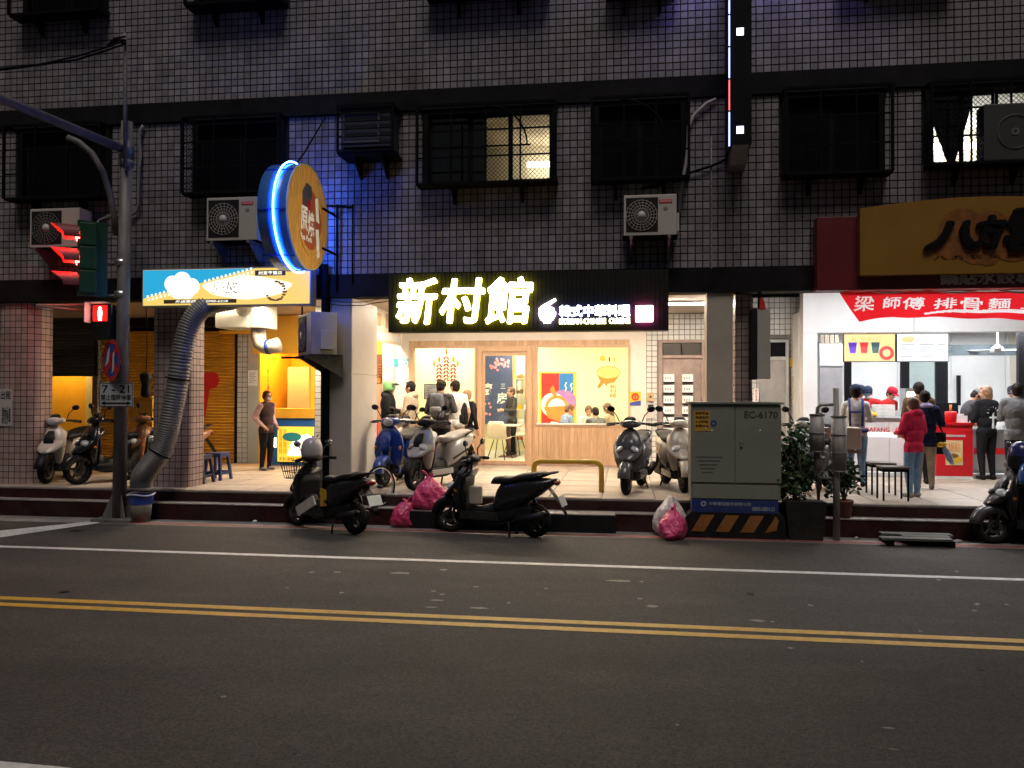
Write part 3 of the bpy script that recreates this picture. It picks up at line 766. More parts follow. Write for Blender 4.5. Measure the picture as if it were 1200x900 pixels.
part('foot', M('plaque_blue', (.04,.07,.3), .5), t, lambda b: b.prism([(a,z0),(c,z0),(c,z0+.10),(a,z0+.05)], YS-.046, YS-.0432))

# ---------------- tiled wall and mailbox door right of the restaurant
def tiled_wall(name, px0, px1, Y, z0, z1, holes=(), label=None):
    x0, x1 = gx(px0, Y), gx(px1, Y)
    w = part(name, m_conc, bld, lambda b: wall_boxes(b, x0, x1, z0, z1, Y+.002, Y+.15, holes))
    part('wall_tiling', m_wtile, w, lambda b: [tile(b, *t, Y, gap=.013) for t in tile_cells(x0, x1, z0, z1, holes)], kind='stuff', fix=False)
    return w
md = rect(772,372,826,548,YS); md = (md[0], md[1], ZF, at(800,398,YS).z)
tiled_wall('wall', 757.5, 900, YS, ZF, ZC+.01, [md])
mdoor = thing('mailbox_door', ((md[0]+md[1])/2, YS, ZF), 'pinkish grey entrance door covered by two columns of white mailboxes', 'door')
m_dpink = M('weathered_pink_door', (.34,.25,.22), .6, var=.2, scale=4, dirt=.4)
part('frame', m_dpink, mdoor, lambda b: frame(b, md[0], md[1], ZF, md[3], YS-.02, YS+.12, .06, bottom=False))
zt = at(800,418,YS).z
part('transom', m_dpink, mdoor, lambda b: b.box(md[0]+.06, md[1]-.06, YS-.01, YS+.1, zt-.03, zt+.03))
for i in range(2):
    a, c = md[0]+.062+(md[1]-md[0]-.124)*i/2, md[0]+.058+(md[1]-md[0]-.124)*(i+1)/2
    part('transom_pane', M('dusty_glass', (.06,.055,.05), .3), mdoor, lambda b: b.box(a+.01, c-.01, YS+.03, YS+.04, zt+.031, md[3]-.061))
part('leaf', m_dpink, mdoor, lambda b: b.box(md[0]+.061, md[1]-.061, YS+.03, YS+.07, ZF+.01, zt-.031))
for px in (783.5, 805.5):
    for k in range(7):
        x0, x1, z0, z1 = rect(px-6, 438.5+k*12.6, px+6.5, 447.2+k*12.6, YS)
        mbx = part('mailbox', m_pw, mdoor, lambda b: b.box(x0, x1, YS-.045, YS+.029, z0, z1))
        part('slot', m_ink, mbx, lambda b: b.box(x0, x1, YS-.05, YS+.0, z0-.035, z0-.005))
        part('name_print', M('print_grey'), mbx, lambda b: [b.box(x0+.03+j*.045, x0+.055+j*.045, YS-.0475, YS-.0455, z0+.04, z0+.09) for j in range(3)])
# doorbell boxes on the tile strip
t, (a, c, z0, z1) = poster('doorbell_box', 758.5,460,766,470,YS-.008, M('bell_beige', (.45,.30,.15), .5), 'small tan doorbell box on the white tile strip', 'box', th=.05)
part('button', m_ink, t, lambda b: b.ell(((a+c)/2, YS-.06, (z0+z1)/2), (.02,.008,.02), seg=8, rings=5))
t, (a, c, z0, z1) = poster('meter_plate', 757.5,473,767.5,490,YS-.008, M('plate_pale', (.5,.47,.44), .5), 'pale metal meter plate with dark window below the doorbell', 'plate', th=.02)
part('window', m_dark, t, lambda b: b.box(a+.03, c-.03, YS-.034, YS-.0285, z1-.14, z1-.02))
# grey door and meters between the columns
Yg = YS-.1
t = thing('grey_door', (gx(913,Yg), Yg, ZF), 'plain grey metal door with small upper pane beside the dumpling shop', 'door')
m_gd = M('grey_door_paint', (.34,.33,.32), .6, var=.15, scale=2, dirt=.3)
x0, x1, z0, z1 = rect(890,398,924,560,Yg)
part('leaf', m_gd, t, lambda b: b.box(x0, x1-.05, Yg, Yg+.05, ZF, at(913,422,Yg).z))
part('frame', M('door_frame_grey', (.45,.45,.44), .5), t, lambda b: [b.box(x1-.048, x1, Yg-.02, Yg+.06, ZF, z1), b.box(x0, x1-.05, Yg-.02, Yg+.06, z1-.05, z1), b.box(x0, x1-.05, Yg-.02, Yg+.055, at(913,422,Yg).z, at(913,418,Yg).z)])
part('pane', m_pane, t, lambda b: b.box(x0, x1-.05, Yg+.02, Yg+.03, at(913,418,Yg).z, z1-.051))
t2, (a, c, z0, z1) = poster('red_notice', 883,455,889,471,Yg-.03, m_pw, 'small white notice with red characters taped on the grey door', 'notice')
letters('請勿停車', a+.03, c-.03, z0+.02, z1-.02, Yg-.045, m_red, t2, 'print', extrude=.0004, vertical=True, bold=.01)
tiled_wall('wall', 882, 946, YS-.05, ZF, ZC+.3, [(gx(890,Yg)-.3, gx(924.5,YS-.05), ZF, at(913,397,YS).z)])
for i, (q, lab) in enumerate((((927,441,937,457), 'upper beige electric meter with grey window on white tiles'), ((928,458,936,468.5), 'lower small beige meter box on white tiles'))):
    t, (a, c, z0, z1) = poster('electric_meter', *q, YS-.062, M('meter_beige', (.52,.48,.38), .5), lab, 'meter', th=.09)
    part('dial', m_dark if i == 0 else m_gd, t, lambda b: b.box(a+.025, c-.025, YS-.158, YS-.1525, z1-.12, z1-.03))
    part('cover_plate', m_pw, t, lambda b: b.box(a+.03, c-.03, YS-.157, YS-.1525, z0+.02, z0+.06))
poster('yellow_plate', 925.5,420,938.5,430,YS-.06, m_yel, 'blank yellow plate on the white tiles above the meters', 'plate')

# ---------------- left bays: shutters, tiled strips, garage
def shutter(px0, py0, px1, py1, Y, mat, label, h=.062):
    x0, x1, z0, z1 = rect(px0, py0, px1, py1, Y)
    if py1 > 520: z0 = ZF
    t = thing('roller_shutter', ((x0+x1)/2, Y, z0), label, 'shutter')
    n = int((z1-z0)/h); h = (z1-z0)/n
    def fn(b):
        prof = []
        for k in range(n):
            for f, d in ((0,.0),(.18,-.004),(.35,-.020),(.6,-.024),(.82,-.014),(.95,-.001)):
                prof.append((Y+d, z0+(k+f)*h))
        vs = [(x, y, z) for y, z in prof for x in (x0, x1)]
        b.add(vs, [(2*i, 2*i+1, 2*i+3, 2*i+2) for i in range(len(prof)-1)], 0, False)
    part('slat_curtain', mat, t, fn, kind='stuff')
    part('guide_rail', m_alu, t, lambda b: b.box(x0-.05, x0-.001, Y-.05, Y+.03, z0, z1))
    part('guide_rail', m_alu, t, lambda b: b.box(x1+.001, x1+.05, Y-.05, Y+.03, z0, z1))
    part('bottom_bar', mat, t, lambda b: b.box(x0, x1, Y-.035, Y+.02, z0, z0+.05))
    return t, (x0, x1, z0, z1)
m_oshut = M('orange_shutter_paint', (.62,.30,.02), .45, var=.2, scale=3, dirt=.25)
m_gshut = M('dark_grey_shutter', (.07,.072,.07), .5, metal=.3, var=.25, scale=3, dirt=.3)
t, sr = shutter(228, 388, 276, 545, YL, m_oshut, 'orange roller shutter with a red drumstick painted on it')
x0, x1, z0, z1 = rect(236, 436, 258, 490, YL)
dk = part('drumstick_print', m_red, t, lambda b: b.prism([(x0+.02,z0),(x0+.10,z0+.02),(x0+.20,z1-.36),(x1-.05,z1-.30),(x1,z1-.18),(x1-.04,z1-.05),(x1-.14,z1),(x0+.1,z1-.02),(x0+.02,z1-.12),(x0+.0,z1-.25),(x0+.06,z1-.36)], YL-.030, YL-.0255))
shutter(118, 388, 205, 548, YL, m_oshut, 'darker orange roller shutter behind the parked scooters and yellow box')
t, gr = shutter(36, 371, 113, 441, YL-.05, m_gshut, 'half raised dark grey roller shutter above the yellow garage wall')
tiled_wall('wall', 277.5, 290, YL-.01, ZF, ZC+.01)
part('pilaster', M('pale_green_grey', (.40,.42,.40), .5, var=.05, dirt=.1), bld, lambda b: b.box(gx(290.2,YL-.06), gx(303,YL-.06), YL-.06, YL+.4, ZF, ZC+.01))
t, (a, c, z0, z1) = poster('paper_notice', 290.5,434,302,452,YL-.062, m_pw, 'white paper notice taped to the grey green pilaster', 'notice', th=.004)
part('print', M('print_grey'), t, lambda b: [b.box(a+.03, c-.03-.04*(i % 2), YL-.068, YL-.0665, z1-.06-i*.04, z1-.045-i*.04) for i in range(6)])
part('wall', m_band, bld, lambda b: b.box(gx(-30,YL), gx(304,YL), YL-.02, YL+.1, at(200,385,YL).z+.06, ZC+.01))
tiled_wall('wall', 113.5, 117, YL-.06, ZF, at(200,385,YL).z+.06)
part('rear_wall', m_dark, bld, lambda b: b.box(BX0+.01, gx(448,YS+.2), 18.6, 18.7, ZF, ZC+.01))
# yellow garage behind the grey shutter
gy = YL+.9
m_gyel = M('garage_yellow', (.62,.34,.03), .5, var=.06)
gar = thing('garage_wall', (gx(70,gy), gy, ZF), 'bright yellow garage wall behind two parked scooters', 'wall')
part('panel', m_gyel, gar, lambda b: b.box(gx(25,gy), gx(104,gy), gy, gy+.08, ZF, ZC))
part('panel', m_gyel, gar, lambda b: b.box(gx(-80,gy), gx(25,gy)-.004, gy, gy+.08, ZF, ZC))
part('post', M('pale_yellow_post', (.62,.55,.35), .5), gar, lambda b: b.box(gx(104.5,gy), gx(112,gy), gy-.12, gy+.05, ZF, ZC))
ceil_lamp(gx(60,YL+.4), YL+.42, 3.0, 1.0, .12, m_lampo, 'slim orange lamp hidden above the yellow garage wall', None)

# ---------------- fried snack stall, yellow and blue
ss = thing('snack_stall', (gx(340,YL), YL-.6, ZF), 'orange lit snack stall with blue counter and yellow poster', 'stall')
m_sor = M('stall_orange', (.80,.42,.03), .5, var=.05); m_sbl = M('stall_blue', (.02,.12,.42), .4, var=.06)
Yc = 15.3; Yw = 17.4
part('back_wall', m_sor, ss, lambda b: b.box(gx(296,Yw), gx(385,Yw), Yw, Yw+.08, ZF, ZC))
part('side_wall', m_sor, ss, lambda b: b.box(gx(303.5,YL), gx(306,YL), YL-.05, Yw-.002, ZF, ZC))
part('side_wall', m_sor, ss, lambda b: b.box(gx(369,YL), gx(371,YL), YL-.3, Yw-.002, ZF, ZC))
cz0, cz1 = at(345,490,Yc).z, at(345,479,Yc).z
ct = part('counter', m_sbl, ss, lambda b: b.box(gx(316,Yc), gx(370,Yc), Yc, Yc+.55, ZF+.03, cz0))
part('countertop', m_sor, ss, lambda b: b.box(gx(313,Yc), gx(371,Yc), Yc-.04, Yc+.6, cz0+.002, cz1))
part('kick_board', m_dpink, ss, lambda b: b.box(gx(314,Yc), gx(370,Yc), Yc-.01, Yc+.5, ZF, ZF+.028))
x0, x1, z0, z1 = rect(326,500,368,541,Yc)
pp = part('poster', E('lit_yellow_poster', (1,.52,.03), .38, (.8,.6,.1)), ct, lambda b: b.box(x0, x1, Yc-.03, Yc-.001, z0, z1))
part('poster_glow', E('lit_white_print', (1,.90,.66), .7), ct, lambda b: b.prism([(x0+.2,z0+.12),(x1-.02,z0+.12),(x1-.02,z1-.2),(x1-.12,z1-.14),(x0+.35,z1-.2),(x0+.28,z1-.34)], Yc-.034, Yc-.0305))
part('poster_dish', M('print_teal', (.03,.35,.4), .5), ct, lambda b: b.prism([(x0+.30+.2*math.cos(t), z1-.2+.09*math.sin(t)) for t in [2*math.pi*i/16 for i in range(16)]], Yc-.038, Yc-.0345))
for k in range(2):
    letters('香酥雞排', x0+.03+k*.09, x0+.10+k*.09, z0+.15, z1-.05, Yc-.033, m_or, ct, 'poster_print', vertical=True, extrude=.001)
letters('炸雞專賣', x0+.03, x1-.04, z0+.015, z0+.09, Yc-.034, M('print_brown', (.25,.10,.02), .5), ct, 'poster_print', extrude=.001)
part('glow_strip', E('strip_warm', (1,.75,.3), 5), ss, lambda b: b.box(gx(318,Yc), gx(324,Yc), Yc-.012, Yc-.001, at(320,524,Yc).z, at(320,513,Yc).z))
fr = part('fridge', M('cream_fridge', (.62,.50,.33), .35, var=.04), ss, lambda b: b.box(gx(337,16.6), gx(362,16.6), 16.6, 17.2, ZF+.01, at(350,430,16.6).z))
x0, x1, z0, z1 = rect(319,424,330,446,Yw-.01)
part('round_print', m_pw, ss, lambda b: b.prism([((x0+x1)/2+(x1-x0)/2*math.cos(t)*(1+.12*math.cos(9*t)), (z0+z1)/2+(z1-z0)/2*math.sin(t)*(1+.1*math.cos(9*t))) for t in [2*math.pi*i/40 for i in range(40)]], Yw-.02, Yw-.002))
letters('雞排', gx(309,YL+.2), gx(313,YL+.2), at(310,468,YL).z, at(310,432,YL).z, YL+.3, m_red, ss, 'wall_print', vertical=True, bold=.02)
part('downlight', m_lampo, ss, lambda b: b.cyl((gx(340,16.2), 16.2, 3.06), (gx(340,16.2), 16.2, 3.10), .22))
part('ceiling', m_sor, ss, lambda b: b.box(gx(300,Yw), gx(385,Yw), YL-.2, Yw-.002, 3.1, 3.16))
part('upper_front', m_sor, ss, lambda b: b.box(gx(303,YL), gx(372,YL), YL-.25, YL-.17, at(330,415,YL).z, ZC))
# narrow tiled strip and black riser beside the stall
tiled_wall('wall', 369, 378, 14.2, ZF, ZC+.01)
# ---------------- neighbour counter glimpsed between the cream column and the restaurant
part('pilaster', M('pale_green_grey'), bld, lambda b: b.box(gx(448,YS-.06), gx(461.5,YS-.06), YS-.06, YS+.2, ZF, ZC+.01))
t, (a, c, z0, z1) = poster('paper_notice', 448.8,436,460.5,455,YS-.062, m_pw, 'white paper notice on the pilaster beside the restaurant front', 'notice', th=.004)
part('print', M('print_grey'), t, lambda b: [b.box(a+.03, c-.03-.05*(i % 2), YS-.068, YS-.0665, z1-.07-i*.045, z1-.055-i*.045) for i in range(5)])
Yk = YS+.1
kc = thing('drink_counter', (gx(438,Yk), Yk, ZF), 'brown drink counter with yellow sign seen beside the cream column', 'counter')
part('sign', m_yel, kc, lambda b: b.box(gx(424,Yk), gx(448,Yk), Yk, Yk+.05, at(438,415,Yk).z, at(438,400,Yk).z))
part('sign', E('lit_yellow_sign', (1,.62,.03), .45, (.8,.5,.02)), kc, lambda b: b.box(gx(424,Yk), gx(438,Yk), Yk-.1, Yk-.02, at(438,424,Yk).z, at(438,416.5,Yk).z))
part('back_panel', M('brown_panel', (.16,.055,.025), .5), kc, lambda b: b.box(gx(424,Yk), gx(448,Yk), Yk, Yk+.05, at(438,449,Yk).z, at(438,415.2,Yk).z))
for k in range(5): part('shelf_slat', M('brown_slat', (.28,.10,.04), .5), kc, lambda b: b.box(gx(425,Yk), gx(448,Yk), Yk-.03, Yk-.002, at(438,441-k*3.2,Yk).z, at(438,439.4-k*3.2,Yk).z))
part('price_bar', m_or, kc, lambda b: b.box(gx(425,Yk), gx(446,Yk), Yk-.05, Yk-.003, at(438,448.5,Yk).z, at(438,443,Yk).z))
part('front', M('counter_pink_wood', (.5,.30,.2), .5, var=.1, stretch=(5,5,.5)), kc, lambda b: b.box(gx(424,Yk), gx(448,Yk), Yk-.02, Yk+.05, ZF, at(438,449.5,Yk).z))
part('red_cup_row', m_red, kc, lambda b: [b.cyl((gx(430+4*i,Yk-.2), Yk-.2, at(432,510,Yk).z), (gx(430+4*i,Yk-.2), Yk-.2, at(432,496-3*(i%2),Yk).z), .03, .04) for i in range(4)])
part('shelf', m_or, kc, lambda b: b.box(gx(424,Yk), gx(447,Yk), Yk-.3, Yk-.022, at(432,512,Yk).z, at(432,510,Yk).z))
for lx, ly in ((gx(262,13.6),13.7), (gx(330,13.6),13.4)):
    ceil_lamp(lx, ly, ZC+.016, .8, .3, m_lampw2, 'short warm arcade lamp before the orange shutter and stall', 'short arcade lamps before the stall')
ceil_lamp(gx(432,15.2), 15.3, ZC+.016, .5, .5, m_lampw2, 'square warm arcade lamp near the cream column', None)
# hanging menu board running back along the arcade
k1 = gx(470,1); k2 = gx(430,1); YB1 = 16.1; XB = k1*YB1; YB0 = XB/k2
zt1, zt0 = at(430,357,YB0).z, at(430,397,YB0).z
hm = thing('hanging_menu_board', (XB, (YB0+YB1)/2, zt0), 'cream hanging menu board running back beside the cream column', 'sign')
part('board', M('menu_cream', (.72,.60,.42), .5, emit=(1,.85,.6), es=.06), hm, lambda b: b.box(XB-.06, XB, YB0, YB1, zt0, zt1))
part('picture', M('menu_tan', (.55,.38,.2), .5), hm, lambda b: b.box(XB+.001, XB+.006, YB0+1.1, YB1-.3, zt0+.28, zt1-.05))
part('picture', M('menu_tan'), hm, lambda b: b.box(XB+.001, XB+.006, YB0+.15, YB0+.8, zt0+.28, zt1-.08))
for k in range(6): part('price_tile', m_pw, hm, lambda b: b.box(XB+.001, XB+.006, YB0+.1+k*.34, YB0+.4+k*.34, zt0+.06, zt0+.18))
part('hanger', m_black, hm, lambda b: [b.cyl((XB-.03, YB0+.2, zt1), (XB-.03, YB0+.2, ZC+.02), .008), b.cyl((XB-.03, YB1-.2, zt1), (XB-.03, YB1-.2, ZC+.02), .008)])

# ---------------- dumpling shop on the right
ds = thing('dumpling_shop', (gx(1100,YR), YR, ZF), 'white fronted dumpling shop, brightly lit, with open counter', 'shop')
DX0, DX1 = gx(941,YR), BX1-.3
ZFA, ZFB = at(1080,389,YR).z, 3.95
part('front_post', m_whitep, ds, lambda b: b.rbox(((DX0+gx(958,YR))/2, YR+.15, (ZF+ZFA)/2), (gx(958,YR)-DX0, .3, ZFA-ZF-.004), bev=.008))
n = 5
for i in range(n):
    a, c = DX0+(DX1-DX0)*i/n, DX0+(DX1-DX0)*(i+1)/n
    part('fascia_panel', m_whitep, ds, lambda b: b.rbox(((a+c)/2, YR+.15, (ZFA+ZFB)/2), (c-a-.008, .3, ZFB-ZFA), bev=.004))
part('front_sill', M('pale_sill', (.6,.6,.6), .4), ds, lambda b: b.box(gx(958,YR)+.002, DX1, YR-.05, YR+.2, ZF+.004, ZF+.07))
Yb = 18.8
part('back_wall', m_whitep, ds, lambda b: [b.box(gx(930,Yb)+i*1.1, gx(930,Yb)+(i+1)*1.1-.008, Yb, Yb+.06, ZF, 3.4) for i in range(8)])
part('side_wall', m_whitep, ds, lambda b: b.box(DX0-.02, DX0+.06, YR+.31, Yb-.002, ZF, 3.4))
ZD = ZFA+.22
part('ceiling', m_whitep, ds, lambda b: b.box(DX0+.07, DX1, YR+.302, Yb, ZD, ZD+.08))
part('interior_floor', m_floor2, ds, lambda b: b.box(DX0+.07, DX1, YR+.21, Yb, ZF-.004, ZF+.02))
part('arcade_soffit', m_whitep, ds, lambda b: b.box(gx(905,13.5), BX1, YF+.3, YR-.002, ZFB+.002, ZFB+.05))
random.seed(2)
for i, (px, Y) in enumerate(((985,15.9),(1060,15.9),(1128,16.0),(1172,16.4),(1215,15.9),(985,17.3),(1060,17.3),(1145,17.3),(1200,17.3))):
    c = at(px, 390, Y)
    t = thing('downlight', (c.x, Y, ZD), 'round white recessed downlight in the dumpling shop ceiling', 'lamp', 'round downlights in the dumpling shop ceiling')
    part('trim', m_whitep, t, lambda b: b.lathe((c.x, Y, ZD), [(.15,0),(.15,-.02),(.12,-.02)], 20))
    part('lens', E('downlight_lens', (.95,.98,1), 85), t, lambda b: b.cyl((c.x, Y, ZD-.018), (c.x, Y, ZD-.008), .12, seg=20))
for px in (985, 1090, 1180):
    ceil_lamp(gx(px,13.3), 13.6, ZFB-.0, 1.0, .25, m_lampc, 'long cool white arcade lamp before the dumpling shop', 'cool arcade lamps before the dumpling shop')
part('beam', M('blue_grey_beam', (.10,.13,.15), .5), ds, lambda b: b.box(gx(1108,17.2), DX1, 17.2, 17.4, at(1150,416,17.2).z, at(1150,404,17.2).z))
for q in ((990,424,998,485),(1056,424,1066,485),(1097,424,1111,485)):
    x0, x1, z0, z1 = rect(*q, 17.0)
    part('black_post', M('black_frame', (.012,.012,.014), .35), ds, lambda b: b.box(x0, x1, 17.0, 17.08, ZF+.02, ZD-.002))
x0 = gx(1066,17.05); x1 = gx(1097,17.05)
part('glass_screen', glass('greenish_glass', (.86,.94,.93), .2), ds, lambda b: b.box(x0+.002, x1-.002, 17.03, 17.04, ZF+.9, ZD-.01))
part('side_jamb', M('black_frame'), ds, lambda b: b.box(gx(1194,16.2), gx(1204,16.2), 16.2, 16.3, ZF+.02, ZD-.002))
part('pink_wall', m_cream, ds, lambda b: b.box(gx(1184,Yb-.03), gx(1200,Yb-.03), Yb-.05, Yb-.002, ZF, 3.4))
part('door_bar', M('black_frame'), ds, lambda b: b.box(gx(1122,Yb-.1), gx(1126,Yb-.1), Yb-.1, Yb-.05, at(1125,475,Yb).z, at(1125,440,Yb).z))
# fridge at the shop's left
fx0, fx1, z0, z1 = rect(960,400,988,500,16.3)
fg = thing('steel_fridge', ((fx0+fx1)/2, 16.3, ZF), 'tall steel fridge with grey doors left of the dumpling counter', 'fridge')
zz = at(974,430,16.3).z
part('body', m_steel, fg, lambda b: b.box(fx0, fx1, 16.33, 16.95, ZF+.02, z1))
part('door', M('pale_steel', (.62,.64,.68), .35, metal=.3), fg, lambda b: b.box(fx0+.01, fx1-.01, 16.3, 16.328, zz+.02, z1-.05))
part('door', M('grey_steel', (.34,.33,.34), .35, metal=.3), fg, lambda b: b.box(fx0+.01, fx1-.01, 16.3, 16.328, ZF+.9, zz-.01))
part('vent', M('vent_brown', (.12,.09,.06), .6), fg, lambda b: [b.box(fx0+.02+i*.09, fx0+.09+i*.09, 16.29, 16.329, z1-.045, z1+.12) for i in range(int((fx1-fx0)/.09))])
# menu screens
for k, (q, em, lab) in enumerate((((988.5,391,1049.5,424), (1,.80,.35), 'yellow menu screen showing three drink cups above the counter'), ((1050.5,390.5,1112,424), (.95,.98,1), 'white menu price screen above the counter'))):
    x0, x1, z0, z1 = rect(*q, 15.75)
    t = thing('menu_screen', ((x0+x1)/2, 15.75, z0), lab, 'screen')
    part('case', M('screen_black', (.01,.01,.012), .3), t, lambda b: b.box(x0, x1, 15.75, 15.81, z0, z1))
    part('display', E('screen_%d' % k, em, .42 if k == 0 else .46, (.02,.02,.02)), t, lambda b: b.box(x0+.012, x1-.012, 15.744, 15.749, z0+.012, z1-.012))
    part('hanger', m_black, t, lambda b: b.cyl(((x0+x1)/2, 15.78, z1), ((x0+x1)/2, 15.78, ZD), .02))
    if k == 0:
        for i, cc in enumerate(((.10,.04,.45),(.7,.05,.06),(.05,.10,.12))):
            xx = x0+.16+i*.2
            part('cup_picture', E('cup_%d' % i, cc, .35, cc), t, lambda b: b.prism([(xx-.05,z0+.16),(xx+.05,z0+.16),(xx+.075,z0+.36),(xx-.075,z0+.36)], 15.738, 15.743))
        part('round_badge', E('badge_red', (.8,.05,.05), .35, (.8,.05,.05)), t, lambda b: b.lathe((x1-.16, 15.741, z0+.16), [(.07,0),(.13,0)], 24, 0, 'y', False))
        letters('新品上市', x0+.12, x0+.66, z1-.14, z1-.06, 15.742, E('screen_or', (1,.45,.05), .4), t, 'screen_print', extrude=.0005)
    else:
        part('dish_picture', E('dish_or', (.9,.55,.15), .38), t, lambda b: b.ell((x0+.2, 15.742, z1-.11), (.11,.003,.06)))
        part('price_lines', M('screen_text', (.35,.38,.42), .5), t, lambda b: [b.box(x0+.06+j*.33, x0+.06+j*.33+random.uniform(.12,.26), 15.740, 15.743, z1-.22-i*.042, z1-.207-i*.042) for i in range(6) for j in range(3)])
# ceiling fan
c = at(1169, 405, 16.8)
cf = thing('ceiling_fan', (c.x, 16.8, at(1169,413,16.8).z), 'white ceiling fan hanging from the dumpling shop ceiling', 'fan')
zf = at(1169,410,16.8).z
part('rod', m_whitep, cf, lambda b: b.cyl((c.x,16.8,zf), (c.x,16.8,ZD), .02))
part('motor', m_whitep, cf, lambda b: b.lathe((c.x,16.8,zf-.06), [(.02,0),(.11,.0),(.13,.04),(.10,.10),(.03,.16)], 20, cap=True))
for k in range(3):
    a = R(8+120*k)
    part('blade', m_whitep, cf, lambda b: b.rbox((c.x+.42*math.cos(a), 16.8+.42*math.sin(a), zf), (.62,.12,.012), Matrix.Rotation(a,3,'Z') @ Matrix.Rotation(R(10),3,'X')))
# serving counter
Yk = 15.75
x0, x1, z0, z1 = rect(985,492,1100,556,Yk)
sc_ = thing('serving_counter', ((x0+x1)/2, Yk, ZF), 'white and steel dumpling serving counter with red lettering', 'counter')
part('front', M('counter_white', (.66,.66,.66), .35, var=.04), sc_, lambda b: [b.box(x0+(x1-x0)*i/4+.004, x0+(x1-x0)*(i+1)/4-.004, Yk, Yk+.04, ZF+.08, z1) for i in range(4)])
part('carcass', m_steel, sc_, lambda b: b.box(x0+.02, x1-.02, Yk+.041, Yk+.7, ZF+.021, z1-.01))
part('worktop', m_steel, sc_, lambda b: b.box(x0-.02, x1+.02, Yk-.04, Yk+.75, z1+.002, z1+.04))
letters('BAFANG · DUMPLINGS', x0+.45, x1-.15, at(1040,506,Yk).z, at(1040,501,Yk).z, Yk-.004, m_red, sc_, extrude=.003, bold=.01)
part('light_strip', E('counter_strip', (1,.93,.93), .7), sc_, lambda b: b.box(x0+.35, x1-.2, Yk-.012, Yk-.001, at(1040,512,Yk).z, at(1040,507.5,Yk).z))
x0_, x1_, z0_, z1_ = rect(1028,484,1050,500,Yk)
part('box_stack', m_pw, sc_, lambda b: [b.box(x0_, x1_, Yk+.05, Yk+.35, z1+.041+i*.06, z1+.097+i*.06) for i in range(4)])
part('lemon_bowl', m_yel, sc_, lambda b: b.ell((gx(1024,Yk), Yk+.1, z1+.09), (.10,.08,.06)))
part('splash_guard', M('guard_steel', (.6,.61,.63), .3, metal=.5), sc_, lambda b: b.box(gx(985,Yk+.74), gx(1056,Yk+.74), Yk+.70, Yk+.715, z1+.041, z1+.16))
# red till counter
Yt = 14.95
x0, x1, z0, z1 = rect(1097,496,1140,558,Yt)
tc_ = thing('red_till_counter', ((x0+x1)/2, Yt, ZF), 'bright red till counter with yellow poster in the dumpling shop', 'counter')
m_rlam = M('red_laminate', (.62,.012,.02), .3, var=.04)
part('body', m_rlam, tc_, lambda b: b.box(x0, x1, Yt, Yt+.5, ZF+.055, z1-.03))
part('top', m_rlam, tc_, lambda b: b.box(x0-.02, x1+.02, Yt-.03, Yt+.52, z1-.028, z1+.01))
part('base_strip', m_pw, tc_, lambda b: b.box(x0, x1, Yt-.004, Yt+.5, ZF+.006, ZF+.052))
part('trim_line', M('pale_trim', (.6,.45,.42), .4), tc_, lambda b: b.box(x0, x1-.12, Yt-.008, Yt-.001, at(1115,512,Yt).z, at(1115,509.5,Yt).z))
px0, px1, pz0, pz1 = rect(1108,516,1128,545,Yt)
pp = part('poster', M('poster_cream', (.72,.55,.3), .5), tc_, lambda b: b.box(px0, px1, Yt-.012, Yt-.001, pz0, pz1))
letters('鍋貼', px0+.04, px1-.04, pz1-.2, pz1-.04, Yt-.014, m_or, pp, 'print', extrude=.0005)
part('dish_print', m_yel, pp, lambda b: b.ell(((px0+px1)/2, Yt-.013, pz0+.1), (.13,.003,.07)))
part('dish_print', M('print_brown'), pp, lambda b: b.ell(((px0+px1)/2-.02, Yt-.015, pz0+.16), (.09,.003,.04)))
# till screen, sauce bottle, cups on the red counter
zt = z1+.01
t = thing('till_screen', (gx(1110,Yt+.3), Yt+.3, zt), 'black till screen standing on the red counter', 'till')
part('screen', M('screen_black'), t, lambda b: b.rbox((gx(1110,Yt+.3), Yt+.3, zt+.22), (.36,.03,.24), Matrix.Rotation(R(-12),3,'X'), bev=.008))
part('stand', M('screen_black'), t, lambda b: b.cyl((gx(1110,Yt+.3), Yt+.33, zt), (gx(1110,Yt+.3), Yt+.32, zt+.14), .03))
part('foot', M('screen_black'), t, lambda b: b.box(gx(1110,Yt+.3)-.09, gx(1110,Yt+.3)+.09, Yt+.24, Yt+.42, zt-.002, zt+.012))
t = thing('sauce_bottle', (gx(1114,Yt+.12), Yt+.12, zt), 'red sauce tub with orange pump on the red counter', 'bottle')
part('tub', m_rlam, t, lambda b: b.lathe((gx(1114,Yt+.12), Yt+.12, zt-.002), [(.001,0),(.085,0),(.10,.16),(.09,.19),(.03,.20)], 16))
part('pump', m_or, t, lambda b: b.cyl((gx(1114,Yt+.12), Yt+.12, zt+.19), (gx(1114,Yt+.12), Yt+.12, zt+.31), .02))
t = thing('paper_box', (gx(1124,Yt+.15), Yt+.15, zt), 'open white paper box on the red counter', 'box')
part('tray', m_pw, t, lambda b: [b.box(gx(1124,Yt+.15)-.11, gx(1124,Yt+.15)+.11, Yt+.08, Yt+.24, zt-.002, zt+.012), b.box(gx(1124,Yt+.15)-.11, gx(1124,Yt+.15)+.11, Yt+.08, Yt+.09, zt+.012, zt+.12), b.box(gx(1124,Yt+.15)-.11, gx(1124,Yt+.15)+.11, Yt+.23, Yt+.24, zt+.012, zt+.15)])
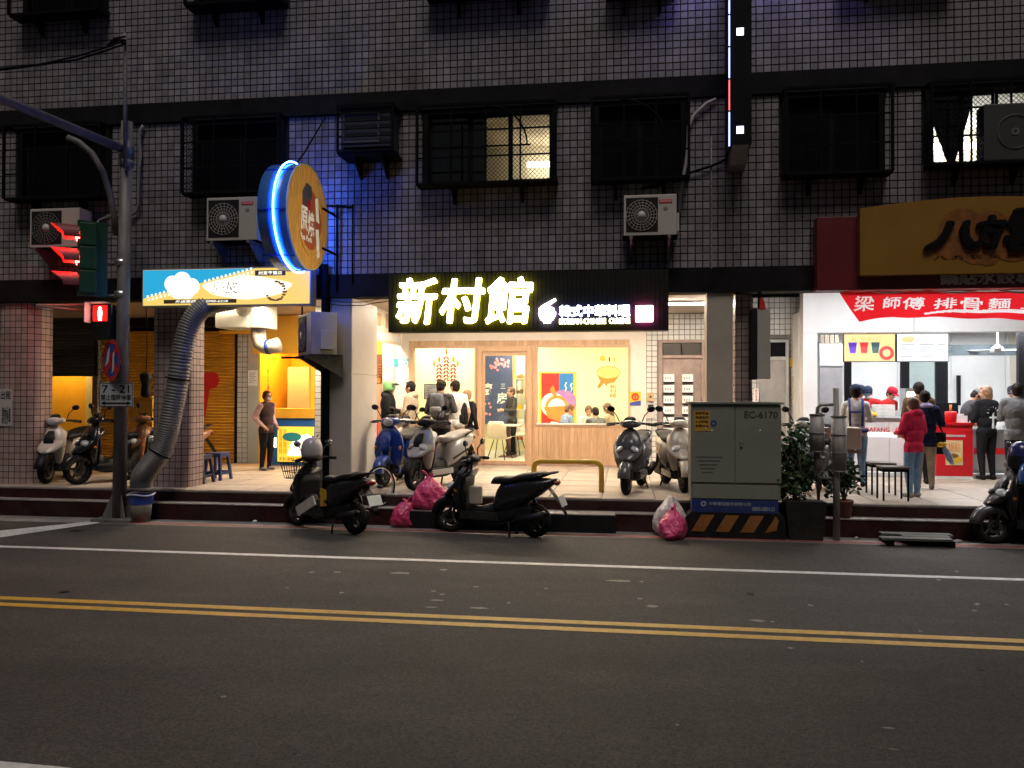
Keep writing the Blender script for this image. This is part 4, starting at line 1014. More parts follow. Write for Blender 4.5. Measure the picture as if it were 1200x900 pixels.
# further steel unit right of the till
x0, x1, z0, z1 = rect(1141,505,1190,556,15.7)
su = thing('steel_unit', ((x0+x1)/2, 15.7, ZF), 'low steel unit with red trim right of the red till counter', 'counter')
part('body', m_steel, su, lambda b: b.box(x0, x1, 15.7, 16.3, ZF+.02, z1))
part('trim', m_rlam, su, lambda b: b.box(x0, x1, 15.67, 15.699, at(1150,532,15.7).z, at(1150,525,15.7).z))
part('worktop', m_steel, su, lambda b: b.box(x0-.02, x1+.02, 15.66, 16.32, z1+.002, z1+.03))
# warming cabinet with a lit pane and rising steam
x0, x1, z0, z1 = rect(1062,455,1084,488,16.6)
wc = thing('warming_cabinet', ((x0+x1)/2, 16.6, ZF), 'glass food warmer glowing warm between the black posts', 'cabinet')
part('body', m_steel, wc, lambda b: b.box(x0, x1, 16.65, 17.0, ZF+.02, z1))
part('lit_pane', E('warmer_glow', (1,.85,.55), .9), wc, lambda b: b.box(x0+.03, x1-.03, 16.64, 16.649, z0+.15, z1-.05))
part('rack', m_steel, wc, lambda b: [b.box(x0+.02, x1-.02, 16.62, 16.639, z0+.2+i*.14, z0+.22+i*.14) for i in range(3)])
# wall-mounted beige counter box on legs at the shop's left edge
x0, x1, z0, z1 = rect(947,501,1010,531,12.9)
cb = thing('beige_cart', ((x0+x1)/2, 12.9, ZF), 'beige service cart box standing behind the post with metal drums', 'cart')
part('body', M('cart_beige', (.50,.46,.40), .5, var=.06), cb, lambda b: b.rbox(((x0+x1)/2, 13.05, (z0+z1)/2+.03), (x1-x0, .3, z1-z0-.06), bev=.02))
part('base_board', M('cart_brown', (.22,.15,.09), .6), cb, lambda b: b.box(x0, x1, 12.9, 13.2, z0, z0+.028))
for xx in (x0+.05, x0+.2):
    for yy in (12.96, 13.14): part('leg', m_steel, cb, lambda b: b.cyl((xx,yy,ZF), (xx,yy,z0), .018))
# ================================================================ signs, air conditioners, street furniture
# ---------------- black restaurant sign with glowing characters
Yg1 = YF-.32
x0, x1, z0, z1 = rect(455,318,783.5,388,Yg1)
sg = thing('restaurant_sign', ((x0+x1)/2, Yg1, z0), 'long black sign box with glowing characters 新村館 and a white bowl emblem', 'sign')
m_sblk = M('black_sign_metal', (.02,.02,.018), .5, var=.2, scale=4)
part('case', m_sblk, sg, lambda b: b.box(x0, x1, Yg1+.012, YF-.052, z0, z1))
nrib = int((x1-x0)/.06)
part('ribbed_face', m_sblk, sg, lambda b: [b.box(x0+(x1-x0)*i/nrib+.004, x0+(x1-x0)*(i+1)/nrib-.004, Yg1, Yg1+.011, z0+.002, z1-.002) for i in range(nrib)], kind='stuff')
m_gw = E('letter_white', (1,.97,.80), 5.0); m_gy = E('letter_rim_yellow', (1,.84,.03), 4.5)
for ch, q in (('新',(466,327,512,379)), ('村',(517,328,568,378)), ('館',(571,326,624,379))):
    a, c, e, f = rect(*q, Yg1)
    letters(ch, a, c, e, f, Yg1-.045, m_gw, sg, 'glowing_character', extrude=.02, fat=.016, side=m_gy, shear=.12, rough=.006)
a, c, e, f = rect(656,358,738,371,Yg1)
letters('韓式中華料理', a, c, e, f, Yg1-.03, E('letter_coolwhite', (.95,.97,1), 4.0), sg, 'small_character', extrude=.012, fat=.005, side=E('letter_rim_blue', (.15,.25,1), 3.0))
a, c, e, f = rect(656,373.5,738,379.5,Yg1)
letters('KOREAN-CHINESE  CUISINE', a, c, e, f, Yg1-.03, m_gw, sg, 'small_lettering', extrude=.01, fat=.003, side=E('letter_rim_gold', (1,.84,.03), 2.0))
a, c, e, f = rect(745,358.5,765,377.5,Yg1)
part('seal', [E('seal_white', (1,.95,.97), 4.0), E('seal_rim', (1,.08,.4), 10.0)], sg, lambda b: [b.box(a, c, Yg1-.052, Yg1-.05, e, f), b.box(a+.004, c-.004, Yg1-.0495, Yg1-.02, e+.004, f-.004, 1)])
letters('新村', a+.035, a+.10, e+.03, f-.03, Yg1-.0535, E('seal_pink', (1,.6,.75), 2.2), sg, 'seal_mark', vertical=True, extrude=.0006)
letters('館印', c-.10, c-.035, e+.03, f-.03, Yg1-.0535, E('seal_pink', (1,.6,.75), 2.2), sg, 'seal_mark', vertical=True, extrude=.0006)
a, c, e, f = rect(631,350,652,379,Yg1); w = c-a; h = f-e
m_bw = E('bowl_white', (1,.93,.9), 4.0); m_bp = E('bowl_rim', (.6,.2,1), 12.0)
def bowl(b):
    P = [(a+w*.02,e+h*.46),(a+w*.98,e+h*.46),(a+w*.98,e+h*.34),(a+w*.84,e+h*.14),(a+w*.70,e+h*.06),(a+w*.70,e),(a+w*.30,e),(a+w*.30,e+h*.06),(a+w*.14,e+h*.14),(a+w*.02,e+h*.34)]
    b.prism(P, Yg1-.05, Yg1-.03); 
    b.prism([(a+w*.05,e+h*.60),(a+w*.2,e+h*.70),(a+w*.95,e+h*1.0),(a+w*1.0,e+h*.90),(a+w*.5,e+h*.66),(a+w*.9,e+h*.60),(a+w*.9,e+h*.50),(a+w*.05,e+h*.50)], Yg1-.05, Yg1-.03)
part('bowl_emblem', m_bw, sg, bowl)
part('bowl_glow', m_bp, sg, lambda b: b.prism([(a+w*.5+w*.42*math.cos(t), e+h*.4+h*.32*math.sin(t)) for t in [2*math.pi*i/20 for i in range(20)]], Yg1-.028, Yg1-.02))

# ---------------- blue-yellow light box sign of the snack stall
Yl = YF-.42
x0, x1, z0, z1 = rect(168,315,363,357,Yl)
lb = thing('stall_light_box', ((x0+x1)/2, Yl, z0), 'lit cyan and yellow light box sign with dotted diagonal band', 'sign')
part('case', M('box_grey', (.25,.25,.25), .5), lb, lambda b: b.box(x0-.02, x1+.02, Yl, Yl+.2, z0-.02, z1+.02))
W_ = x1-x0; H_ = z1-z0
LBE = .37
part('yellow_field', E('lb_yellow', (1,.70,.16), LBE*.95, (.04,.04,.04)), lb, lambda b: b.box(x0, x1, Yl-.006, Yl-.001, z0, z1))
part('cyan_field', E('lb_cyan', (.02,.46,.80), LBE*.85, (.04,.04,.04)), lb, lambda b: b.prism([(x0+.003,z1-.003),(x0+W_*.68,z1-.003),(x0+.003,z0+H_*.20)], Yl-.009, Yl-.0065))
part('white_field', E('lb_white', (1,.95,.72), LBE*1.25, (.04,.04,.04)), lb, lambda b: b.prism([(x0+W_*(.63+.26*math.cos(t)*(1+.06*math.sin(5*t))), z0+H_*(.47+.31*math.sin(t)*(1+.08*math.cos(4*t)))) for t in [2*math.pi*i/48 for i in range(48)]], Yl-.009, Yl-.0065))
part('dot_band', E('lb_dot', (.85,.97,1), LBE*1.3, (.04,.04,.04)), lb, lambda b: [b.rbox((x0+W_*(.03+.025*i)+W_*.006*(j), Yl-.0105, z0+H_*(.26+.029*i)-H_*.10*j), (W_*.012, .002, H_*.06)) for i in range(26) for j in range(2) if not 6 < i < 14], kind='stuff')
def cloud(b):
    for dx, dz, r in ((.18,.60,.20),(.24,.66,.24),(.30,.52,.20),(.22,.45,.24),(.27,.42,.22)):
        b.lathe((x0+W_*dx, Yl-.012-.0004*dx*10, z0+H_*dz), [(.001,0),(H_*r*1.15,0)], 22, 0, 'y', False)
part('white_cloud_print', E('lb_cloud', (.95,1,1), LBE*1.7, (.04,.04,.04)), lb, cloud)
m_brown = M('print_dark_brown', (.10,.045,.02), .5)
pill = part('phone_strip', M('pill_brown', (.16,.11,.06), .5), lb, lambda b: b.rbox((x0+W_*.35, Yl-.014, z0+H_*.10), (W_*.44, .004, H_*.11), bev=.0015))
letters('外送專線: 02-2990-6318', x0+W_*.20, x0+W_*.52, z0+H_*.06, z0+H_*.14, Yl-.0175, E('lb_text', (1,.95,.85), LBE*1.4, (.04,.04,.04)), lb, extrude=.0006, bold=.01, shear=.2)
part('shop_strip', M('pill_brown'), lb, lambda b: b.rbox((x0+W_*.77, Yl-.014, z0+H_*.86), (W_*.18, .004, H_*.15), bev=.0015))
letters('創意專賣店', x0+W_*.70, x0+W_*.84, z0+H_*.81, z0+H_*.91, Yl-.0175, E('lb_text', (1,.95,.85), LBE*1.4, (.04,.04,.04)), lb, extrude=.0006, bold=.012)
letters('脆皮', x0+W_*.425, x0+W_*.585, z0+H_*.31, z0+H_*.68, Yl-.013, m_brown, lb, 'shadow_lettering', extrude=.0008, bold=.03, shear=.15)
letters('脆皮雞排', x0+W_*.43, x0+W_*.75, z0+H_*.33, z0+H_*.70, Yl-.016, E('lb_glow_text', (1,.98,.9), LBE*2.2, (.04,.04,.04)), lb, extrude=.001, bold=.02, shear=.15)
part('snack_outline', m_or, lb, lambda b: [b.ell((x0+W_*(.80+.055*math.cos(t)), Yl-.011, z0+H_*(.36+.26*math.sin(t))), (.02+.012*(i % 3),.002,.016), seg=7, rings=4) for i, t in enumerate([R(q) for q in range(-150,100,18)])])
for px in (180, 345):
    part('bracket', m_black, lb, lambda b: b.cyl((gx(px,Yl), Yl+.2, z1-.1), (gx(px,Yl), YF-.01, z1-.1), .02))

# ---------------- round drum sign with blue neon rim
Yd = 10.62; c = at(361,255,Yd); rd = .715; thk = .40
rn = thing('round_drum_sign', (c.x-thk/2, Yd, c.z-rd), 'round projecting drum sign with wood grain face and blue neon rim', 'sign')
part('drum', M('drum_blue', (.05,.20,.70), .35, var=.1, coat=.3), rn, lambda b: b.lathe((c.x-thk, Yd, c.z), [(rd-.02,0),(rd,.0),(rd,thk),(rd-.02,thk)], 64, 0, 'x', True, True))
part('drum_band', M('drum_band_dark', (.01,.03,.12), .4), rn, lambda b: [b.rbox((c.x-thk/2, Yd+rd*1.003*math.cos(a), c.z+rd*1.003*math.sin(a)), (thk*.98,.012,.03), Matrix.Rotation(a-math.pi/2,3,'X')) for a in [math.pi*2*i/7+.5 for i in range(7)]])
m_face = M('wood_grain_face', (.58,.26,.035), .45, var=.5, scale=4, stretch=(2,9,.9), emit=(1,.5,.08), es=.05)
part('wood_face', m_face, rn, lambda b: b.lathe((c.x+.001, Yd, c.z), [(.001,.012),(rd-.01,.012),(rd-.005,0)], 64, 0, 'x', False))
part('face_rim', M('rim_cream', (.65,.5,.3), .4), rn, lambda b: b.lathe((c.x, Yd, c.z), [(rd-.02,.016),(rd+.006,.016),(rd+.006,-.005),(rd-.02,-.005)], 64, 0, 'x', False))
m_neon = E('blue_neon', (.03,.15,1.0), 40)
part('neon_tube', m_neon, rn, lambda b: b.tube([(c.x-thk*.42, Yd+(rd+.035)*math.cos(a), c.z+(rd+.035)*math.sin(a)) for a in [2*math.pi*i/72+.02 for i in range(72)]], .009, 8, closed=True))
# flat print on the face (plane x = const): brown disc, dark patch, characters
def facep(pts, off, mi=0):
    return lambda b: b.add([(c.x+off, Yd+p, c.z+q) for p, q in pts], [tuple(range(len(pts)))], mi)
xf = .0155
part('print_disc', M('print_rust', (.36,.07,.015), .5, emit=(1,.2,.02), es=.03), rn, facep([(.06+.36*math.cos(t)*(1+.1*math.cos(3*t)), -.02+.42*math.sin(t)) for t in [2*math.pi*i/30 for i in range(30)]], xf))
part('print_patch', M('print_grey_dark', (.12,.11,.10), .5), rn, facep([(-.25,.30),(-.1,.46),(.08,.44),(.1,.30),(0,.20),(-.02,.05),(-.2,.12)], xf+.002))
part('print_red_patch', m_red, rn, facep([(-.12,.18),(.02,.26),(.06,.10),(-.06,.08)], xf+.004))
m_lw = M('print_cream_white', (.8,.76,.66), .5, emit=(1,.9,.75), es=.08)
def side_letters(text, y0, y1, z0, z1, off, mat, vertical=False):
    o = letters(text, -(y1-y0)/2, (y1-y0)/2, z0, z1, 0, mat, rn, 'print_lettering', extrude=.001, bold=.02, rz=R(90), vertical=vertical)
    o.location = Vector((c.x+off, Yd+(y0+y1)/2, c.z+(z0+z1)/2)) - WL[rn]
side_letters('原', -.30, -.06, -.22, .12, xf+.006, m_lw); side_letters('燒', -.05, .17, -.25, .10, xf+.006, m_lw)
side_letters('Yes Park', -.32, .10, -.34, -.26, xf+.006, m_lw)
part('print_stripe', m_lw, rn, facep([(.20,.30),(.30,.34),(.36,-.02),(.24,.0)], xf+.006)); part('print_stripe', m_lw, rn, facep([(.22,-.12),(.34,-.1),(.38,-.48),(.28,-.52)], xf+.006))
part('print_arc', M('print_amber', (.75,.4,.08), .5), rn, lambda b: b.tube([(c.x+xf+.003, Yd+.06+.45*math.cos(t), c.z-.02+.50*math.sin(t)) for t in [R(-155+i*12) for i in range(18)]], .008, 5))
for zz in (.32, -.25):
    part('support_arm', m_black, rn, lambda b: [b.cyl((c.x-thk/2, Yd+rd*.9, c.z+zz), (c.x-thk/2, YF-.01, c.z+zz), .022), b.cyl((c.x-thk/2+.25, Yd+rd*.6, c.z+zz-.1), (c.x-thk/2+.25, YF-.01, c.z+zz-.1), .018)])
part('support_post', m_black, rn, lambda b: [b.cyl((c.x-thk/2, YF-.06, c.z-.9), (c.x-thk/2, YF-.06, c.z+.5), .02), b.cyl((c.x+.06, YF-.06, c.z-.9), (c.x+.06, YF-.06, c.z+.4), .02), b.cyl((c.x-thk/2, YF-.06, c.z+.4), (c.x+.3, YF-.06, c.z+.35), .018), b.cyl((c.x+.3, YF-.06, c.z+.4), (c.x+.3, YF-.06, c.z-.8), .012)])
part('stay_wire', m_black, rn, lambda b: b.tube([(c.x-thk/2, Yd, c.z+rd), (c.x-thk/2+.0, Yd+.3, c.z+rd+.25), (c.x-thk/2+.05, YF-.02, at(346,140,YF).z)], .012, 6))

# ---------------- tall narrow LED sign on the facade
Yv = YF-.62
x0, x1 = gx(856,Yv), gx(881,Yv); z0 = at(868,169,Yv).z; zt = 9.2
vs_ = thing('vertical_led_sign', ((x0+x1)/2, Yv, z0), 'tall narrow black sign blade edged with white and red LED strips', 'sign')
part('blade', M('blade_black', (.01,.01,.012), .4), vs_, lambda b: b.box(x0, x1, Yv, YF-.08, z0, zt))
m_led = E('led_cool', (.38,.44,1), 1.6); m_ledr = E('led_red', (1,.10,.14), .8)
for k in range(9):
    za = z0+.03+k*.43
    part('led_strip', m_ledr if k == 1 else m_led, vs_, lambda b: b.box(x0-.022, x0-.008, Yv-.012, Yv+.002, za + (.0 if k else -.05), za+.40))
    part('led_strip', m_led, vs_, lambda b: b.box(x1+.006, x1+.014, YF-.30, YF-.29, za, za+.40)) if k > 2 else None
for q in (37, 152, -80):
    zz = at(867,q,Yv).z
    part('led_lamp', E('led_white', (.75,.78,1), 1.5), vs_, lambda b: [b.box(x0+.08, x0+.17, Yv-.010, Yv-.001, zz-.05+i*.026, zz-.034+i*.026) for i in range(4)])
m_wash = E('added_wash_panel', (.30,.24,1), 6)  # added glowing panels above the view, for the violet wash on the wall
part('added_wash_panel', m_wash, vs_, lambda b: b.box(x0-.012, x0-.002, Yv+.04, YF-.12, at(868,-60,Yv).z, zt-.05))
part('added_wash_panel', m_wash, vs_, lambda b: b.box(x1+.002, x1+.012, Yv+.04, YF-.12, at(868,-60,Yv).z, zt-.05))
part('bottom_bracket', m_galv, vs_, lambda b: [b.prism([(Yv+.02,z0-.002),(YF-.012,z0-.002),(YF-.012,z0-.22),(Yv+.25,z0-.2)], x0+.03, x1-.03, axis='x')])
part('wall_mount', m_black, vs_, lambda b: [b.box(x0+.06, x1-.06, YF-.08, YF-.008, z0-.02+i*1.2, z0+.1+i*1.2) for i in range(4)])

# ---------------- red and yellow dumpling sign
Yr = YF-.28
x0, x1, z0, z1 = rect(957.5,250,1300,338,Yr)
rsn = thing('dumpling_sign', ((x0+x1)/2, Yr, z0), 'unlit red sign box with arched yellow panel and black brush characters', 'sign')
m_rbox = M('sign_red', (.13,.008,.012), .45, var=.12, scale=2)
m_ybox = M('sign_amber', (.25,.12,.007), .5, var=.1, scale=2)
part('red_box', m_rbox, rsn, lambda b: b.rbox(((x0+x1)/2, (Yr+YF-.06)/2, (z0+z1)/2), (x1-x0, YF-.06-Yr, z1-z0), bev=.008))
Yy = Yr-.14
a, c2, e, f = rect(1008,240,1300,320,Yy)
arc = [(a,e),(c2,e)]; 
for i in range(17):
    t = 1-i/16; xx = a+(c2-a)*t; arc.append((xx, f+.11*math.sin(math.pi*t)))
yp = part('yellow_panel', m_ybox, rsn, lambda b: b.prism(arc, Yy, Yr-.001))
part('splash', M('splash_orange', (.22,.075,.010), .5, var=.4, scale=9), yp, lambda b: [b.lathe((a+(c2-a)*q[0], Yy-.004-.0006*i, e+(f-e)*q[1]), [(.001,0),(q[2],0)], 22, 0, 'y', False) for i, q in enumerate(((.42,.62,.30),(.36,.42,.18),(.47,.38,.22),(.53,.60,.28),(.52,.30,.17),(.62,.5,.3),(.72,.6,.3)))])
for ch, q in (('八',(1084,262,1140,292)),('方',(1138,255,1176,291)),('雲',(1178,246,1226,294)),('集',(1230,246,1276,294))):
    r_ = rect(*q, Yy)
    letters(ch, *r_, Yy-.035, M('brush_black', (.008,.007,.007), .5), rsn, 'brush_character', extrude=.02, fat=.028, shear=.25, rough=.014)
r_ = rect(1094,298,1260,303,Yy)
letters('八 方 雲 集 鍋 貼 水 餃', *r_, Yy-.006, M('brush_black'), rsn, 'tiny_lettering', extrude=.001)
r_ = rect(1102,319,1255,332.5,Yr)
letters('鍋貼水餃專賣店', *r_, Yr-.012, M('letter_grey', (.50,.44,.44), .5), rsn, 'raised_lettering', extrude=.008, fat=.008)
# ---------------- red cloth banner under it
Yq = YF+.10
def bn_y(u, w): return Yq + .05*math.sin(u*9)*w + .03*math.sin(u*23+1.5)*w
def glyph_tris(ch, x0, x1, z0, z1, shear=.1):
    cu = bpy.data.curves.new('txt', 'FONT'); cu.body = ch; cu.shear = shear; cu.resolution_u = 3
    to = bpy.data.objects.new('txt', cu); COL.objects.link(to)
    me = bpy.data.meshes.new_from_object(to.evaluated_get(bpy.context.evaluated_depsgraph_get()))
    bpy.data.objects.remove(to); bpy.data.curves.remove(cu)
    V = np.array([v.co[:2] for v in me.vertices]); lo, hi = V.min(0), V.max(0)
    V = (V-lo)/(hi-lo)*np.array([x1-x0, z1-z0])+np.array([x0, z0])
    me.calc_loop_triangles(); T = np.array([t.vertices[:] for t in me.loop_triangles]); bpy.data.meshes.remove(me)
    return V[T]
PRINT = []
for ch, q in (('梁',(1000,347,1024,363.5)),('師',(1034,348,1056,361.5)),('傅',(1058,348.5,1084,361.5)),('排',(1094,349.5,1120,362)),('骨',(1124,349.5,1150,363)),('麵',(1156,349.5,1184,362)),('上',(1194,351,1216,362)),('市',(1222,351,1246,362))):
    r_ = rect(*q, Yq); PRINT.append(glyph_tris(ch, *r_))
brush = [Vector((gx(px,Yq), at(px,py,Yq).z)) for px, py in ((1083,366.5),(1120,363.5),(1170,362.8),(1230,365),(1230,368),(1170,366.6),(1120,366),(1084,368.2))]
PRINT.append(np.array([[brush[0],brush[1],brush[6]],[brush[0],brush[6],brush[7]],[brush[1],brush[2],brush[5]],[brush[1],brush[5],brush[6]],[brush[2],brush[3],brush[4]],[brush[2],brush[4],brush[5]]], dtype=float))
PRINT = np.concatenate(PRINT)
def printed(pts, fat=.004):
    ins = np.zeros(len(pts), bool)
    for dx, dz in ((0,0),(fat,0),(-fat,0),(0,fat),(0,-fat)):
        P = pts+np.array([dx, dz])
        for t in PRINT:
            lo, hi = t.min(0), t.max(0)
            cand = np.where((P[:,0] >= lo[0]) & (P[:,0] <= hi[0]) & (P[:,1] >= lo[1]) & (P[:,1] <= hi[1]) & ~ins)[0]
            if len(cand) == 0: continue
            q = P[cand]; d = []
            for i in range(3):
                u_, v_ = t[i], t[(i+1) % 3]; d.append((v_[0]-u_[0])*(q[:,1]-u_[1])-(v_[1]-u_[1])*(q[:,0]-u_[0]))
            d = np.array(d); ins[cand[(d >= 0).all(0) | (d <= 0).all(0)]] = True
    return ins
def bn(b):
    n, m_ = 440, 46; rows = []; flat = []
    for k in range(m_+1):
        w = k/m_; row = []
        for i in range(n+1):
            u = i/n; px = 982+(1330-982)*u
            bot = 377-6*min(1,max(0,(px-1006)/40)) + 4*max(0,(px-1060)/140) if px > 1006 else 341+36*(px-982)/24
            pt, pb = at(px,341.5,Yq), at(px,bot,Yq)
            z = pt.z+(pb.z-pt.z)*w; flat.append((pt.x, z))
            row.append((pt.x+.02*w, bn_y(u,w), z + .012*math.sin(u*31+w*4)*w))
        rows.append(row)
    vs = [q for r in rows for q in r]
    fs = [(k*(n+1)+i,k*(n+1)+i+1,(k+1)*(n+1)+i+1,(k+1)*(n+1)+i) for k in range(m_) for i in range(n)]
    F = np.array(flat); ins = printed(F[np.array(fs)].mean(1))
    b.add(vs, fs, 0, True)
    b.mi[-len(fs):] = [int(q) for q in ins]
bnr = thing('red_cloth_banner', (gx(1100,Yq), Yq, at(1100,377,Yq).z), 'bright red cloth banner with white brush characters hung under the dumpling sign', 'banner')
mt = bpy.data.materials.new('red_cloth'); mt.use_nodes = True; n_ = mt.node_tree.nodes; l_ = mt.node_tree.links
pb_ = n_['Principled BSDF']; pb_.inputs['Base Color'].default_value = (.72,.012,.02,1); pb_.inputs['Roughness'].default_value = .7
tr_ = n_.new('ShaderNodeBsdfTranslucent'); tr_.inputs[0].default_value = (.9,.02,.03,1); mxs = n_.new('ShaderNodeMixShader'); mxs.inputs[0].default_value = .6
l_.new(pb_.outputs[0], mxs.inputs[1]); l_.new(tr_.outputs[0], mxs.inputs[2]); l_.new(mxs.outputs[0], n_['Material Output'].inputs[0])
mw = bpy.data.materials.new('banner_white_print'); mw.use_nodes = True; n_ = mw.node_tree.nodes; l_ = mw.node_tree.links
pb_ = n_['Principled BSDF']; pb_.inputs['Base Color'].default_value = (.85,.84,.82,1)
tr_ = n_.new('ShaderNodeBsdfTranslucent'); tr_.inputs[0].default_value = (.95,.9,.9,1); mxs = n_.new('ShaderNodeMixShader'); mxs.inputs[0].default_value = .6
l_.new(pb_.outputs[0], mxs.inputs[1]); l_.new(tr_.outputs[0], mxs.inputs[2]); l_.new(mxs.outputs[0], n_['Material Output'].inputs[0])
part('cloth', [mt, mw], bnr, bn)
part('top_rope', M('rope_white', (.7,.7,.68), .8), bnr, lambda b: b.tube([at(px, 341+2*math.sin(px*.08), Yq-.06) for px in range(1000,1330,8)], .012, 5))

# ---------------- grey hanging box sign by the tiled column
Yh = 11.5
x0, x1, z0, z1 = rect(881.5,362,903,444,Yh)
hb = thing('hanging_box_sign', ((x0+x1)/2, Yh, z0), 'blank grey hanging box sign with black side by the tiled column', 'sign')
part('face', M('sign_grey_face', (.42,.39,.34), .5, var=.05), hb, lambda b: b.rbox(((x0+.07+x1)/2, Yh+.12, (z0+z1)/2), (x1-x0-.07, .24, z1-z0), bev=.008))
part('side_case', m_sblk, hb, lambda b: b.box(x0, x0+.068, Yh+.01, Yh+.3, z0-.01, z1+.01))
part('hanger', m_black, hb, lambda b: [b.cyl(((x0+x1)/2, Yh+.08, z1-.01), ((x0+x1)/2, Yh+.08, zb0+.01), .012), b.cyl(((x0+x1)/2, Yh+.24, z1-.01), ((x0+x1)/2, Yh+.24, zb0+.01), .012)])
part('ribbon', m_red, hb, lambda b: b.prism([(x0+.1,z1),(x0+.18,z1),(x0+.15,z1+.15),(x0+.11,z1+.15)], Yh-.01, Yh))

# ---------------- air conditioner outdoor units
m_acw = M('ac_beige', (.50,.46,.42), .45, var=.05, scale=3, dirt=.12)
m_fan = M('ac_fan_dark', (.02,.02,.02), .6)
def ac_unit(cx, cy, z, rz, w, h, d, label, dark=False, plate=True):
    t = thing('air_conditioner', (cx, cy, z), label, 'air conditioner', None, rz)
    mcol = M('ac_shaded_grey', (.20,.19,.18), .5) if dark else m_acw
    o = part('case', m_acw, t, lambda b: b.rbox((0,0,h/2), (w,d,h), bev=.012), world=False)
    fw = w*.62; fx = -w/2+.02+fw/2
    part('fan_well', m_fan, t, lambda b: b.box(fx-fw/2+.01, fx+fw/2, -d/2-.004, -d/2+.01, .05, h-.04), world=False)
    r = min(fw, h-.1)*.47
    def gr(b):
        for q in (1.0, .82, .64, .46): b.tube([(fx+r*q*math.cos(a), -d/2-.012, h/2+r*q*math.sin(a)) for a in [2*math.pi*i/24 for i in range(24)]], .0035, 4, closed=True)
        for i in range(22):
            a = 2*math.pi*i/22+.1; b.cyl((fx+r*.26*math.cos(a), -d/2-.014, h/2+r*.26*math.sin(a)), (fx+r*1.05*math.cos(a+.25), -d/2-.01, h/2+r*1.05*math.sin(a+.25)), .0035, seg=4, cap=False)
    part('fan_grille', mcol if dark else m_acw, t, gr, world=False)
    part('hub', m_acw, t, lambda b: b.cyl((fx,-d/2-.02,h/2), (fx,-d/2-.006,h/2), r*.26, seg=18), world=False)
    if plate:
        n_ = part('name_plate', m_red, t, lambda b: b.box(w/2-.24, w/2-.06, -d/2-.006, -d/2-.0005, h-.12, h-.075), world=False)
        letters('HITACHI', w/2-.225, w/2-.075, h-.108, h-.087, -d/2-.0075, m_pw, t, 'brand_lettering', extrude=.0005, bold=.01, world=False)
        part('emblem', m_dpink, t, lambda b: b.ell((w/2-.15, -d/2-.003, h-.19), (.03,.003,.035), seg=8, rings=5), world=False)
    part('valve_cover', m_acw, t, lambda b: b.rbox((w/2+.02, .03, h*.35), (.04, d*.5, h*.45), bev=.008), world=False)
    for sx in (-1, 1):
        part('bracket', m_galv, t, lambda b: [b.box(sx*w*.36-.02, sx*w*.36+.02, -d/2-.06, d/2+.12, -.045, -.002), b.prism([(d/2+.08,-.046),(d/2+.12,-.046),(d/2+.12,-.34),(-d/2+.0,-.046),(-d/2+.04,-.046)][:4], sx*w*.36-.012, sx*w*.36+.012, axis='x')], world=False)
    part('tray', m_black, t, lambda b: b.box(-w/2-.02, w/2+.02, -d/2-.03, d/2+.1, -.0015, -.0005), world=False)
    return t
def place_ac(px0, py0, px1, py1, d, label, **k):
    Yc_ = YF-.12-d/2; Yfr = Yc_-d/2
    x0, x1, z0, z1 = rect(px0, py0, px1, py1, Yfr)
    return ac_unit((x0+x1)/2, Yc_, z0, 0, x1-x0, z1-z0, d, label, **k)
place_ac(35,244,93,290,.30, 'air conditioner in deep shade with a plain dark front behind the traffic lights', dark=True, plate=False)
place_ac(242,231,301,282,.28, 'beige air conditioner beside the round drum sign on the tiled wall')
place_ac(731,228,793,276,.28, 'beige air conditioner below the dark arched window on the tiled wall')
c = at(362,392,11.25)
ac_unit(c.x-.02, 11.62, at(362,416,11.4).z, R(-54), .80, .62, .38, 'large air conditioner turned sideways under the light box sign', plate=False)
part('hanging_frame', m_black, bld, lambda b: [b.cyl((gx(352,11.7), 11.75, at(362,417,11.6).z), (gx(352,11.7), 11.75, zb0), .015), b.cyl((gx(386,11.7), 11.95, at(362,417,11.6).z), (gx(386,11.7), 11.95, zb0), .015), b.box(gx(336,11.6), gx(388,11.6), 11.4, 11.45, at(362,418.5,11.6).z-.03, at(362,418.5,11.6).z)])
# boxed-in window air conditioners
def cage_ac(k, px0, py0, px1, py1, label):
    Yc_ = YF-.5; x0, x1, z0, z1 = rect(px0, py0, px1, py1, Yc_)
    t = thing('window_air_conditioner', ((x0+x1)/2, Yc_, z0), label, 'air conditioner')
    part('case', M('dark_case', (.03,.03,.03), .5), t, lambda b: b.box(x0+.06, x1-.06, Yc_+.05, YF-.01, z0+.08, z1-.06))
    part('hood', m_black, t, lambda b: b.box(x0, x1, Yc_, YF-.01, z1-.03, z1))
    part('cage', m_black, t, lambda b: [frame(b, x0, x1, z0, z1-.031, Yc_, Yc_+.03, .03)] + [b.box(x0+.03, x1-.03, Yc_+.005, Yc_+.02, z0+.1+i*.11, z0+.115+i*.11) for i in range(5)])
    part('louvre_frame', M('dim_metal', (.12,.115,.11), .5), t, lambda b: frame(b, x0+.09, x1-.22, z0+.14, z1-.12, Yc_+.03, Yc_+.049, .02))
    part('tray', m_black, t, lambda b: b.box(x0, x1, Yc_+.031, YF-.01, z0-.02, z0+.01))
    for sx in (x0+.22, x1-.22):
        part('bracket', m_black, t, lambda b: b.prism([(Yc_+.1,z0-.021),(YF-.012,z0-.021),(YF-.012,z0-.28),(YF-.05,z0-.28)], sx-.015, sx+.015, axis='x'))
cage_ac('c', 394,121,461,177, 'boxed window air conditioner in a black cage right of the drum sign')
x0, x1, z0, z1 = rect(1156,118,1215,186,YF-.4)
t = thing('caged_air_conditioner', ((x0+x1)/2, YF-.4, z0), 'dark air conditioner standing inside the lit window cage', 'air conditioner')
